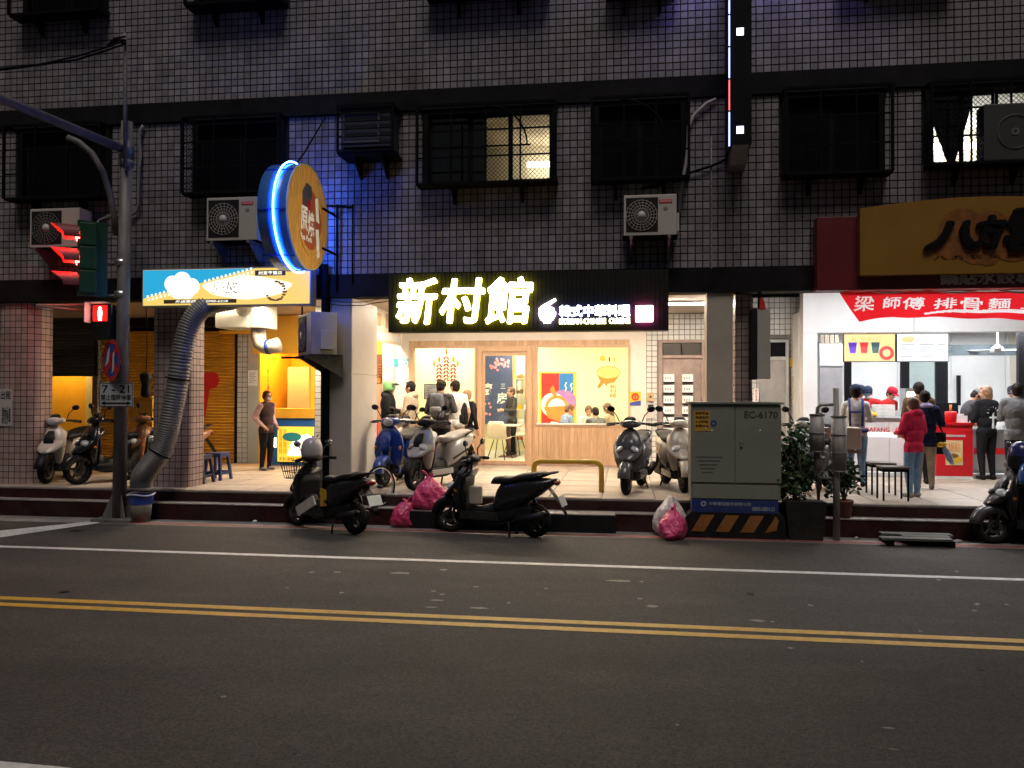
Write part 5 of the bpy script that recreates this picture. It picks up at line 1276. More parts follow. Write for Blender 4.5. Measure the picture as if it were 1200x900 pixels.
part('case', M('ac_dark', (.035,.035,.035), .5), t, lambda b: b.rbox(((x0+x1)/2, YF-.2, (z0+z1)/2), (x1-x0, .25, z1-z0), bev=.02))
part('fan_hub', M('dim_metal'), t, lambda b: [b.lathe((x0+.38, YF-.332, (z0+z1)/2), [(.02,0),(.05,0)], 16, 0, 'y', False), b.tube([(x0+.38+.22*math.cos(a), YF-.335, (z0+z1)/2+.22*math.sin(a)) for a in [2*math.pi*i/24 for i in range(24)]], .005, 5, closed=True)])

# ---------------- pipes and cables on the facade
def pipe(name, pts, r, mat, label, cat='pipe'):
    b = MB(); b.tube(pts, r, 8); o = b.build(name, mat); return tag(o, label, cat)
m_pipe = M('grey_pvc', (.26,.23,.24), .5, dirt=.2)
pipe('drain_pipe', [at(p, q, YF-.06) for p, q in ((168,147),(165,152),(163.5,165),(165,180),(163,200),(162.5,240),(160,248),(154,252),(140,254))], .025, m_pipe, 'thin grey insulated pipe running down the tiled wall beside the pole')
pipe('refrigerant_pipe', [at(p, q, YF-.06) for p, q in ((839,116),(828,121),(814,134),(807,148),(806,170),(804,190),(800,212),(797,228),(796,250))], .024, M('pale_pvc', (.40,.38,.36), .5), 'pale curved pipe rising from the air conditioner under the arched window')
pipe('black_cable', [at(p, q, YF-.06) for p, q in ((855,185),(835,194),(810,202),(790,210),(770,218),(752,221))], .018, m_black, 'black cable running from the tall blade sign to the dark arched window', 'cable')
pipe('thin_conduit', [at(833.5, q, YF-.03) for q in (160,220,280,320,345)], .012, m_pipe, 'thin straight grey conduit running down the tiles to the cream cladding')
part('dark_reveal', m_band, bld, lambda b: b.box(gx(377.5,YF+.1), gx(385.5,YF+.1), YF+.05, YF+.4, ZF, zb0-.002))
pipe('black_riser', [(gx(380,YF-.1), YF-.1, z) for z in (ZF,1.5,2.5,3.3,3.8)], .055, m_black, 'black vertical riser pipe beside the cream cladded column')
for i, (dx, lab) in enumerate(((0,'upper'),(1,'lower'))):
    pipe('wire_loop', [at(p, q+4*i, YF-.03+.0*i) for p, q in ((385,352),(400,354),(425,354),(440,351),(456,349))], .006, m_black, lab+' thin black wire sagging under the band by the black sign', 'cable')

# ---------------- traffic light pole
Yp_ = 11.0; bx = gx(140.5,Yp_); tl = thing('traffic_pole', (bx, Yp_, 0), 'grey steel traffic pole with long mast arm at the kerb', 'pole')
zt = at(147,143,Yp_).z; tx = gx(146.5,Yp_)
m_pole = M('weathered_pole', (.17,.155,.145), .6, metal=.1, var=.35, scale=5, stretch=(3,3,.5), dirt=.5)
part('shaft', m_pole, tl, lambda b: b.cyl((bx,Yp_,.05), (tx,Yp_,zt), .098, .082, seg=20))
part('base_plate', M('rough_base', (.12,.11,.095), .9, var=.4, bump=.8), tl, lambda b: b.rbox((bx,Yp_,.025), (.62,.42,.05), bev=.01))
for k in range(4):
    a = R(45+90*k)
    part('gusset', m_pole, tl, lambda b: b.add([Vector((bx,Yp_,0))+Vector(q) for q in ((.09*math.cos(a),.09*math.sin(a),.05),(.26*math.cos(a),.20*math.sin(a),.05),(.09*math.cos(a),.09*math.sin(a),.42),(.09*math.cos(a)-.01*math.sin(a),.09*math.sin(a)+.01*math.cos(a),.05),(.26*math.cos(a)-.01*math.sin(a),.20*math.sin(a)+.01*math.cos(a),.05),(.09*math.cos(a)-.01*math.sin(a),.09*math.sin(a)+.01*math.cos(a),.42))], [(0,1,2),(3,5,4),(0,3,4,1),(1,4,5,2),(2,5,3,0)]))
A = Vector((tx,Yp_,at(140,177,Yp_).z)); Bp = at(0,115,9.3); far = A+(Bp-A)*2.2
part('mast_arm', m_pole, tl, lambda b: b.cyl(A, far, .065, .055, seg=16))
cur_ = [at(p, q, Yp_-.35+.35*k/6) for k, (p, q) in enumerate(((79,161),(93,167),(108,180),(121,202),(129,228),(134,255),(136,276)))]
part('arm_brace', m_pole, tl, lambda b: b.tube(cur_, .045, 12))
part('arm_collar', m_galv, tl, lambda b: [b.cyl((tx,Yp_,A.z-.13), (tx,Yp_,A.z+.13), .105, seg=18), b.cyl((tx,Yp_,at(146,192,Yp_).z-.05), (tx,Yp_,at(146,192,Yp_).z+.05), .10, seg=18)])
part('cable_mast', m_pole, tl, lambda b: b.cyl((gx(150,Yp_),Yp_-.11,at(150,200,Yp_).z), (gx(149,Yp_),Yp_-.11,at(149,43,Yp_).z), .028, seg=10))
for q in (308,345): part('strap', m_steel, tl, lambda b: b.cyl((gx(142,Yp_),Yp_,at(142,q+3.5,Yp_).z), (gx(142,Yp_),Yp_,at(142,q-3.5,Yp_).z), .105, seg=18))
part('cap_bolts', m_galv, tl, lambda b: [b.ell((tx-.09+.05*i, Yp_-.09, A.z+.05-.1*(i % 2)), (.018,.018,.018), seg=6, rings=4) for i in range(4)])
# overhead cable bundle at the top
cb = thing('overhead_cable', tuple(at(149,46,Yp_-.1)), 'black overhead cables knotted to the top of the traffic pole', 'cable')
for i in range(2):
    part('cable', m_black, cb, lambda b: b.tube([at(p, q+4*i, Y) for p, q, Y in ((148,47,10.9),(125,55,10.4),(90,66,9.5),(40,77-4*i,8.6),(-30,86-7*i,7.6))], .012, 6))
part('knot', m_black, cb, lambda b: [b.tube([at(126,54,10.5), at(134,45+2*i,10.65), at(147,43+4*i,10.85)], .016, 6) for i in range(3)])
# vehicle signal
sx_, sz0, sz1 = gx(94,10.7), at(100,345,10.7).z, at(100,262,10.7).z
sgn = thing('traffic_signal', (sx_, 10.7, sz0), 'green traffic signal head with two glowing red lenses', 'traffic light')
m_green = M('signal_green', (.012,.06,.032), .4, var=.1); hh = (sz1-sz0)/3
part('backplate', m_green, sgn, lambda b: b.rbox((sx_+.16,10.72,(sz0+sz1)/2), (.04,.40,sz1-sz0+.06), Matrix.Rotation(R(-38),3,'Z'), bev=.01))
fdir = Vector((-math.cos(R(38)), -math.sin(R(38)), 0)); sd_ = Vector((fdir.y, -fdir.x, 0))
ctr = Vector((sx_+.10, 10.70, 0))
m_visin = M('visor_green', (.015,.05,.03), .35)
for k in range(3):
    zc_ = sz0+hh*(k+.5); cc = ctr+Vector((0,0,zc_))
    sec = part('section', m_green, sgn, lambda b: b.rbox(cc, (.22,.30,hh*.96), Matrix.Rotation(R(38),3,'Z'), bev=.02))
    part('lens', E('signal_red', (1,.03,.02), 45) if k > 0 else M('lens_dark', (.03,.01,.01), .2), sec, lambda b: b.ell(cc+fdir*.112, (.05,.115,.115), Matrix.Rotation(R(38),3,'Z')))
    def vis(b):
        rings = []
        for s_ in (0, 1):
            L_ = .02 if s_ == 0 else .36
            ring = []
            for i in range(17):
                a = R(-25+230*i/16)
                ring.append(cc + fdir*(.11+L_*(.55+.45*max(0,math.sin(a)))) + sd_*(.135*math.cos(a)) + Vector((0,0,.135*math.sin(a))) if s_ else cc + fdir*.11 + sd_*(.135*math.cos(a)) + Vector((0,0,.135*math.sin(a))))
            rings.append(ring)
        n = 17; b.add([q for r in rings for q in r], [(i,i+1,n+i+1,n+i) for i in range(16)], 0, True)
    part('visor', M('visor_red_spill', (.30,.07,.06), .5), sec, vis)  # red glow of the lenses painted into the visor colour
part('mount', m_galv, sgn, lambda b: [b.tube([at(110,330,10.8), at(113,340,10.85), at(122,347,10.95), (gx(138,Yp_),Yp_-.03,at(138,347,Yp_).z)], .022, 7), b.tube([at(112,312,10.8), at(114,322,10.82), at(111,334,10.85)], .022, 7), b.cyl(at(104,309,10.8), (gx(138,Yp_),Yp_-.02,at(138,309,Yp_).z), .02)])
part('wiring', M('grey_cable', (.22,.21,.21), .5), sgn, lambda b: [b.tube([at(100+2*i,262,10.75), at(108+2*i,268+2*i,10.8), at(116,258,10.85), at(128,252+i,10.95), (tx-.05,Yp_,at(138,252,Yp_).z)], .012, 6) for i in range(3)])
# pedestrian signal
Yq_ = 10.78
x0, x1, z0, z1 = rect(106,356,125,378,Yq_)
ps = thing('pedestrian_signal', ((x0+x1)/2, Yq_, at(118,398,Yq_).z), 'small pedestrian signal with glowing red standing figure', 'traffic light')
zb = at(118,398,Yq_).z
part('case', M('signal_black', (.015,.018,.017), .4), ps, lambda b: b.rbox(((x0+x1)/2+.02, Yq_+.12, (zb+z1)/2), (x1-x0, .2, z1-zb), bev=.012))
part('red_lens', E('ped_field', (1,.01,.01), .5, (.3,.02,.02)), ps, lambda b: b.box(x0+.03, x1-.0, Yq_+.012, Yq_+.019, z0+.02, z1-.02))
xm = (x0+x1)/2+.015
part('figure', E('ped_figure', (1,.35,.25), 14), ps, lambda b: [b.ell((xm, Yq_+.008, z1-.065), (.022,.004,.024), seg=8, rings=5), b.box(xm-.028, xm+.028, Yq_+.006, Yq_+.0115, z0+.10, z1-.095), b.box(xm-.022, xm-.004, Yq_+.006, Yq_+.0115, z0+.035, z0+.098), b.box(xm+.004, xm+.022, Yq_+.006, Yq_+.0115, z0+.035, z0+.098)])
part('visor', M('visor_paint'), ps, lambda b: [b.box(x0-.02, x0-.008, Yq_-.12, Yq_+.03, z0, z1+.02), b.box(x0-.0075, x1+.03, Yq_-.12, Yq_+.03, z1+.008, z1+.02)])
part('arm', M('rusty_white', (.42,.30,.25), .5, dirt=.3), ps, lambda b: [b.cyl(at(43,358,Yq_+.1), at(112,358,Yq_+.12), .02), b.cyl(at(43,358,Yq_+.1), at(108,366,Yq_+.12), .02)])
part('mount', m_galv, ps, lambda b: b.cyl(at(124,362,Yq_+.12), (gx(140,Yp_),Yp_,at(140,362,Yp_).z), .018))
part('stem', m_galv, ps, lambda b: b.tube([at(131,357,10.87), at(130,375,10.87), at(129.5,398,10.87)], .010, 6))
# round no-parking disc, seen obliquely, and time plate
Yn_ = 10.80
cc = at(131,422,Yn_); rr = .30; ang = R(-32)
rsx = thing('round_road_sign', (cc.x, Yn_, cc.z-rr), 'round red rimmed blue no stopping sign seen obliquely on the pole', 'sign')
fd = Vector((math.sin(ang), -math.cos(ang), 0)); sd2 = Vector((-fd.y, fd.x, 0))
def disc(b, r0, r1, off, mi=0, n=40):
    o_ = cc+fd*off
    vs = [o_+sd2*(r*math.cos(2*math.pi*i/n))+Vector((0,0,r*math.sin(2*math.pi*i/n))) for r in (r0, r1) for i in range(n)]
    b.add(vs, [(i,(i+1)%n,n+(i+1)%n,n+i) for i in range(n)], mi)
part('plate', m_steel, rsx, lambda b: [disc(b,.001,rr,0), disc(b,.001,rr,-.006)])
m_sr = M('sign_film_red', (.50,.02,.03), .25); m_sb = M('sign_film_blue', (.03,.06,.30), .25); m_sw = M('sign_film_white', (.6,.58,.62), .25)
part('blue_field', m_sb, rsx, lambda b: disc(b,.001,rr*.84,.003))
part('red_rim', m_sr, rsx, lambda b: disc(b,rr*.80,rr*.99,.005))
def bar(b, a, w=.045):
    d = Vector((0,0,1))*math.sin(a)+sd2*math.cos(a); q = Vector((0,0,1))*math.cos(a)-sd2*math.sin(a); o_ = cc+fd*.007
    b.add([o_+d*rr*.86+q*w, o_-d*rr*.86+q*w, o_-d*rr*.86-q*w, o_+d*rr*.86-q*w], [(0,1,2,3)])
part('red_bar', m_sr, rsx, lambda b: [bar(b, R(45)), bar(b, R(-45))])
part('white_pattern', m_sw, rsx, lambda b: [b.add([cc+fd*.009+sd2*p+Vector((0,0,q)) for p,q in P], [tuple(range(len(P)))]) for P in ([(-.2,-.1),(-.12,.12),(-.04,.2),(-.08,-.02)],[(.02,-.2),(.05,.1),(.1,.12),(.09,-.14)])])  # white patches of the sign's blue and white pattern
part('clamp', m_galv, rsx, lambda b: b.cyl(cc-fd*.005, (bx+.02,Yp_,cc.z), .02))
x0, x1, z0, z1 = rect(116,448,156,477,10.86)
tp = thing('time_plate', ((x0+x1)/2, 10.86, z0), 'white rectangular plate reading 7 - 21 with arrow on the pole', 'sign')
m_plate = M('plate_white', (.42,.42,.42), .4, var=.1, dirt=.15)
part('plate', m_plate, tp, lambda b: b.rbox(((x0+x1)/2, 10.865, (z0+z1)/2), (x1-x0, .008, z1-z0), bev=.002))
part('border', m_ink, tp, lambda b: frame(b, x0+.008, x1-.008, z0+.008, z1-.008, 10.857, 10.8605, .008))
letters('7 - 21', x0+.05, x1-.06, z1-.155, z1-.04, 10.858, m_ink, tp, extrude=.0006, bold=.012)
letters('禁止臨時停車', x0+.03, x1-.03, z1-.265, z1-.175, 10.858, m_ink, tp, extrude=.0006, bold=.01)
zc_ = z0+.055
part('arrow', m_ink, tp, lambda b: [b.box(x0+.09, x1-.09, 10.857, 10.8605, zc_-.012, zc_+.012), b.prism([(x0+.03,zc_),(x0+.095,zc_-.032),(x0+.095,zc_+.032)], 10.857, 10.8605), b.prism([(x1-.03,zc_),(x1-.095,zc_+.032),(x1-.095,zc_-.032)], 10.857, 10.8605)])
part('clamp', m_galv, tp, lambda b: b.box(bx-.03, bx+.03, 10.87, 10.93, (z0+z1)/2-.03, (z0+z1)/2+.03))
# column notices
t, (a, c2, e, f) = poster('column_notice', -4,456,15,499,YF-.002, M('notice_grey', (.42,.41,.40), .5), 'white notice with black characters on the rounded tiled column', 'notice', th=.006)
letters('出租', a+.08, c2-.03, f-.16, f-.03, YF-.011, m_ink, t, extrude=.0006, bold=.01); letters('請勿停車', a+.1, c2-.03, e+.03, e+.30, YF-.011, m_ink, t, extrude=.0006, vertical=False, bold=.01)

# ---------------- corrugated exhaust duct and bucket
dpts = [at(p, q, Y) for p, q, Y in ((272,352,11.5),(250,356,11.4),(236,362,11.3),(224,378,11.25),(216,402,11.22),(211,430,11.2),(206,460,11.18),(201,485,11.15),(196,508,11.12),(190,526,11.08),(180,541,11.03),(171,552,10.99),(166,562,10.98),(165.5,571,10.98))]
def spline(P, n):
    out = []
    for i in range(len(P)-1):
        p0, p1, p2, p3 = P[max(i-1,0)], P[i], P[i+1], P[min(i+2,len(P)-1)]
        for k in range(n):
            t = k/n; out.append(.5*((2*p1)+(p2-p0)*t+(2*p0-5*p1+4*p2-p3)*t*t+(3*p1-p0-3*p2+p3)*t**3))
    out.append(P[-1]); return out
sp = spline(dpts, 22)
du = thing('exhaust_duct', tuple(dpts[-1]), 'long grey corrugated exhaust duct bending down into a bucket', 'duct')
part('hose', M('corrugated_grey', (.23,.22,.21), .5, metal=.3, var=.15, dirt=.2), du, lambda b: b.tube(sp, .16, 20, radii=[.150+(.013 if i % 3 == 0 else -.006) for i in range(len(sp))]))
for i in (120, 205): 
    part('strap', m_black, du, lambda b: b.tube([sp[i]+(sp[i+1]-sp[i]).normalized().orthogonal().normalized()*.17*math.cos(a)+(sp[i+1]-sp[i]).normalized().cross((sp[i+1]-sp[i]).normalized().orthogonal().normalized())*.17*math.sin(a) for a in [2*math.pi*j/20 for j in range(20)]], .012, 5, closed=True))
cbk = Vector((gx(166,10.98), 10.98, 0))
bk = thing('plastic_bucket', tuple(cbk), 'grey bucket with a blue plastic liner under the exhaust duct', 'bucket')
part('tub', M('bucket_grey', (.20,.18,.15), .5, metal=.1, var=.3, dirt=.4), bk, lambda b: b.lathe(cbk, [(.001,.005),(.13,.005),(.165,.36),(.155,.36),(.12,.02)], 20))
part('liner', M('liner_blue', (.03,.07,.38), .35, var=.15), bk, lambda b: b.lathe(cbk, [(.158,.26),(.166,.30),(.175,.37),(.19,.395),(.15,.40),(.14,.35)], 20))
part('lip', M('liner_pale', (.45,.45,.5), .4), bk, lambda b: b.tube([cbk+Vector((.19*math.cos(a), .19*math.sin(a), .40+.012*math.sin(3*a))) for a in [2*math.pi*i/24 for i in range(24)]], .012, 6, closed=True))
# beige extractor box with elbow pipe under the light box
Ye = 13.6
x0, x1, z0, z1 = rect(252,350,292,384,Ye)
ex = thing('extractor_box', ((x0+x1)/2, Ye, z0), 'beige ventilation box with elbow pipe under the light box sign', 'vent')
m_vent = M('vent_beige', (.48,.47,.38), .5, var=.06, dirt=.15)
part('box', m_vent, ex, lambda b: b.rbox(((x0+x1)/2, Ye+.3, (z0+z1)/2), (x1-x0, .6, z1-z0), bev=.015))
x2, x3, z2, z3 = rect(293,350,311,384,Ye)
part('end_box', m_vent, ex, lambda b: b.rbox(((x2+x3)/2, Ye+.25, (z2+z3)/2), (x3-x2, .5, z3-z2), bev=.015))
part('elbow', M('elbow_beige', (.42,.38,.31), .5, dirt=.25), ex, lambda b: b.tube([at(p, q, Ye+.2) for p, q in ((303,382),(303,395),(305,403),(311,407),(320,406),(327,404))], .13, 16))
part('clamp', m_sb, ex, lambda b: b.tube([at(p, q, Ye+.2) for p, q in ((313,407),(317,406.5))], .137, 16))
part('hanger', m_black, ex, lambda b: [b.cyl((x0+.1,Ye+.3,z1-.01), (x0+.1,Ye+.3,ZC+.02), .012), b.cyl((x3-.05,Ye+.3,z1-.01), (x3-.05,Ye+.3,ZC+.02), .012)])
part('duct', m_vent, ex, lambda b: b.tube(spline([sp[0], at(285,352,12.3), at(290,356,13.2), at(285,362,13.62)], 6), .14, 14))
# hanging grey menu board with white edge by the tiled column
Yw_ = 13.2
x0, x1, z0, z1 = rect(223,384,236,508,Yw_)
wb = thing('grey_side_board', ((x0+x1)/2, Yw_, z0), 'tall grey board with a white edge beside the tiled column', 'board')
part('panel', M('board_grey', (.16,.15,.15), .5), wb, lambda b: b.box(x0, x1-.03, Yw_, Yw_+.06, z0, z1))
part('edge', m_pw, wb, lambda b: b.box(x1-.029, x1, Yw_-.01, Yw_+.07, z0-.01, z1))
part('leg', m_alu, wb, lambda b: [b.box(x0+.02, x0+.05, Yw_+.01, Yw_+.05, ZF, z0), b.box(x1-.06, x1-.03, Yw_+.01, Yw_+.05, ZF, z0)])
part('shelf', m_pw, wb, lambda b: b.box(x0-.02, x1+.02, Yw_-.08, Yw_+.0, at(230,516,Yw_).z, at(230,512,Yw_).z))

# ---------------- utility cabinet with striped plinth
Yu = 10.9
x0, x1, z0, z1 = rect(808,472,917,585,Yu); 
uc = thing('utility_cabinet', ((x0+x1)/2, Yu+.15, 0), 'grey green utility cabinet marked EC-6170 on a black and orange striped plinth', 'cabinet')
m_cab = M('cabinet_green_grey', (.20,.21,.17), .5, var=.12, scale=3, dirt=.3)
zpl, zbl = at(862,601,Yu).z, at(862,586,Yu).z
part('body', m_cab, uc, lambda b: b.box(x0+.02, x1-.02, Yu+.02, Yu+.5, zbl+.002, z1-.02))
zd = at(862,567,Yu).z; xm = x0+(x1-x0)*.492
for a, c2 in ((x0+.015, xm-.004), (xm+.004, x1-.015)):
    d_ = part('door', m_cab, uc, lambda b: b.rbox(((a+c2)/2, Yu+.01, (zd+z1)/2-.01), (c2-a, .022, z1-zd-.05), bev=.004))
    if a > xm: part('lock', m_galv, d_, lambda b: [b.rbox((a+.075, Yu-.008, (zd+z1)/2), (.035,.02,.06), bev=.004), b.cyl((a+.075,Yu-.018,(zd+z1)/2-.04), (a+.075,Yu-.005,(zd+z1)/2-.04), .014)])
part('lower_panel', m_cab, uc, lambda b: b.rbox(((x0+x1)/2, Yu+.012, (zbl+zd)/2), (x1-x0-.08, .02, zd-zbl-.03), bev=.004))
part('roof', m_cab, uc, lambda b: b.rbox(((x0+x1)/2, Yu+.25, z1-.005), (x1-x0+.03, .56, .03), bev=.006))
part('plinth_band', M('band_blue', (.015,.03,.14), .5, var=.2, dirt=.2), uc, lambda b: b.box(x0+.03, x1-.05, Yu+.0, Yu+.28, zpl+.002, zbl))
letters('中華電信股份有限公司', x0+.25, x0+.78, zbl-.075, zbl-.03, Yu-.003, M('faded_white', (.35,.36,.4), .5), uc, extrude=.0006, bold=.01)
letters('0800-080123', x0+.80, x1-.10, zbl-.135, zbl-.085, Yu-.003, M('faded_white'), uc, extrude=.0006, bold=.01)
part('emblem', M('faded_white'), uc, lambda b: b.lathe((x0+.18, Yu-.003, zbl-.055), [(.018,0),(.035,0)], 16, 0, 'y', False))
letters('EC-6170', xm+.12, x1-.06, z1-.20, z1-.11, Yu-.004, M('stencil_dark', (.035,.02,.015), .6), uc, extrude=.0006, bold=.012)
st_ = part('sticker', M('sticker_amber', (.50,.27,.04), .5), uc, lambda b: b.rbox((x0+.16, Yu-.003, z1-.24), (.21,.003,.27), Matrix.Rotation(R(-2),3,'Y')))
for k in range(4): letters(('限時專送','快速到府','3.3折起','免費估價')[k], x0+.075, x0+.245, z1-.158-k*.055, z1-.122-k*.055, Yu-.0065, m_ink, st_, 'print', extrude=.0004, bold=.015)
part('sticker', M('sticker_blue', (.03,.06,.20), .5), uc, lambda b: [b.lathe((x0+.31, Yu-.004, z1-.27), [(.018,0),(.042,0)], 18, 0, 'y', False)])
part('sticker', m_sw, uc, lambda b: [b.rbox((x0+.29, Yu-.004, z1-.36), (.03,.003,.025)), b.rbox((x0+.21, Yu-.004, z1-.33), (.025,.003,.02)), b.ell((xm+.32, Yu-.004, z1-.36), (.018,.003,.014), seg=8, rings=4)])
part('faded_print', M('faded_stencil', (.085,.092,.078), .6), uc, lambda b: [b.box(x0+.08+.02*i, x0+.42-.03*i, Yu-.004, Yu-.0015, z1-.72-.05*i, z1-.705-.05*i) for i in range(5)])
pz = zpl
pl = part('plinth', M('plinth_black', (.014,.013,.012), .8, var=.4, bump=.5), uc, lambda b: b.prism([(x0-.10,0),(x1+.05,0),(x1+.03,pz*.8),(x1-.02,pz),(x0+.02,pz),(x0-.05,pz*.8)], Yu-.02, Yu+.285))
m_str = M('stripe_orange', (.26,.10,.015), .8, var=.45, scale=6, dirt=.55)
for k in range(4):
    xa = x0+.02+k*(x1-x0)*.265; w_ = .17
    part('stripe', m_str, pl, lambda b: b.prism([(xa,.09),(xa+w_,.09),(xa+w_+.13,pz-.03),(xa+.13,pz-.03)] if k < 3 else [(xa,.09),(xa+.14,.12),(xa+.17,pz*.75),(xa+.13,pz-.03)], Yu-.026, Yu-.0205))

# ---------------- post with metal drums
Yo = 10.98; ox = gx(980,Yo)
po = thing('drum_post', (ox, Yo, 0), 'grey metal post carrying two banded steel drums at the kerb', 'post')
ztp = at(980,455,Yo).z
part('post', M('post_grey', (.30,.28,.26), .5, var=.15, dirt=.2), po, lambda b: b.cyl((ox,Yo,0), (ox,Yo,ztp), .045, .04, seg=14))
def drum(px, q0, q1, r, n):
    z0, z1 = at(px,q1,Yo).z, at(px,q0,Yo).z; x = gx(px,Yo)
    d_ = part('drum', M('drum_steel', (.38,.35,.33), .55, metal=.1, var=.3, scale=7, stretch=(3,3,.6), dirt=.3), po, lambda b: b.lathe((x,Yo,z0), [(.03,0),(r,0),(r,z1-z0),(.03,z1-z0)], 22, cap=True))
    for i in range(n+1): part('band', m_galv, d_, lambda b: b.lathe((x,Yo,z0+(z1-z0)*i/n), [(r,-.008),(r+.008,-.008),(r+.008,.008),(r,.008)], 22))
drum(983, 488, 552, .095, 3); drum(957.5, 486, 529, .092, 2)
part('side_pipe', m_galv, po, lambda b: [b.tube([at(957.5,487,Yo), at(958,478,Yo), at(962,474.5,Yo), at(979,474,Yo)], .022, 8), b.tube([at(958,529,Yo), at(958,556,Yo), at(961,560,Yo), at(979,560.5,Yo)], .02, 8), b.cyl(at(957.5,528,Yo), at(957.5,552,Yo), .04)])

# ---------------- kerb ramp block, plank ramp
x0, x1 = gx(478,10.92), gx(722,10.92)
rb = MB(); rb.rbox(((x0+x1)/2, 11.105, .12), (x1-x0, .17, .24), bev=.012)
ramp = rb.build('kerb_ramp', M('ramp_black', (.012,.012,.012), .7, var=.3, bump=.4)); tag(ramp, 'long low black ramp block against the kerb before the restaurant', 'ramp')
part('top_plate', m_ledge, ramp, lambda b: b.box(x0+.02, x1-.02, 11.03, 11.185, .241, .252))
pk = thing('plank_ramp', (gx(1072,10.85), 10.85, 0), 'dark flat plank ramp lying in the gutter before the dumpling shop', 'ramp')
for k, (a, c2, yy) in enumerate(((1031,1114,10.72),(1056,1112,10.88),(1031,1114,11.02))):
    part('plank', M('old_plank', (.07,.065,.055), .7, var=.3, dirt=.4), pk, lambda b: b.rbox(((gx(a,yy)+gx(c2,yy))/2, yy, .09+.004*k), (gx(c2,yy)-gx(a,yy), .155, .03), bev=.004))
part('bearer', m_black, pk, lambda b: [b.box(gx(1036+70*i,10.85), gx(1042+70*i,10.85), 10.66, 11.09, .004, .076) for i in range(2)])
# yellow guard rail
Yy_ = 12.1; zt = at(665,541,Yy_).z; xa, xb = gx(626,Yy_), gx(705,Yy_); r_ = .10
yr = MB(); P = [(xa,Yy_,ZF-.004)] + [(xa,Yy_,zt-r_)] + [(xa+r_-r_*math.cos(R(a)), Yy_, zt-r_+r_*math.sin(R(a))) for a in (30,60,90)] + [(xb-r_+r_*math.cos(R(a)), Yy_, zt-r_+r_*math.sin(R(a))) for a in (90,60,30)] + [(xb,Yy_,zt-r_), (xb,Yy_,ZF-.004)]
yr.tube(P, .04, 12)
tag(yr.build('guard_rail', M('rail_yellow', (.60,.36,.03), .4, var=.12, dirt=.15)), 'low yellow tubular guard rail on the pavement before the restaurant', 'rail')
# ================================================================ scooters
m_tyre = M('tyre_rubber', (.011,.011,.011), .8, var=.2, bump=.2, spec=.1)
m_rim = M('rim_metal', (.035,.035,.036), .5, metal=.3, var=.15)
m_plast = M('black_plastic', (.011,.011,.012), .5, var=.2, spec=.2)
m_seat = M('black_vinyl', (.011,.011,.011), .55, var=.2, bump=.3, spec=.25)
m_mir = M('mirror_glass', (.35,.36,.38), .06, metal=1.0, var=.02)
m_hl = M('headlight_lens', (.42,.44,.46), .12, var=.1, coat=.6)
m_tail = M('tail_lens_red', (.22,.012,.014), .2, coat=.5)
m_amb = M('indicator_amber', (.45,.16,.02), .25)
m_lp = M('licence_plate', (.55,.58,.56), .4)
def paint(name, col, rough=.28): return M(name, col, rough, var=.06, scale=3, coat=.35, dirt=.0, spec=.35)
def ring_sec(x, z, hw, hh, tilt=0.0, n=18, e=2.5, y=0.0):
    d = Vector((math.sin(tilt), 0, math.cos(tilt))); out = []
    for i in range(n):
        a = 2*math.pi*i/n; c_, s_ = math.cos(a), math.sin(a)
        out.append(Vector((x, y, z)) + Vector((0,1,0))*(hw*math.copysign(abs(c_)**(2/e), c_)) + d*(hh*math.copysign(abs(s_)**(2/e), s_)))
    return out
def loft(b, secs, mi=0, e=2.5, n=18): b.ring_loft([ring_sec(*s, n=n, e=e) for s in secs], mi)
def wheel(t, x, r, w, nm):
    wh = part(nm, m_tyre, t, lambda b: b.lathe((x,0,r), [(r-.075,-w*.42),(r-.03,-w*.5),(r-.006,-w*.28),(r,0),(r-.006,w*.28),(r-.03,w*.5),(r-.075,w*.42),(r-.075,-w*.42)], 28, 0, 'y'), world=False)
    part('rim', m_rim, wh, lambda b: [b.lathe((x,0,r), [(r-.09,-w*.36),(r-.07,-w*.44),(r-.07,w*.44),(r-.09,w*.36),(r-.09,-w*.36)], 24, 0, 'y'), b.cyl((x,-w*.5,r), (x,w*.5,r), .035, seg=12)] +
         [b.rbox((x+(r-.06)*.5*math.cos(a), 0, r+(r-.06)*.5*math.sin(a)), (r-.09,.03,.028), Matrix.Rotation(-a,3,'Y')) for a in [2*math.pi*k/5+.3 for k in range(5)]], world=False)
    part('brake_disc', m_rim, wh, lambda b: b.lathe((x,w*.62,r), [(.05,0),(.09,0),(.09,.004),(.05,.004)], 20, 0, 'y', False), world=False)
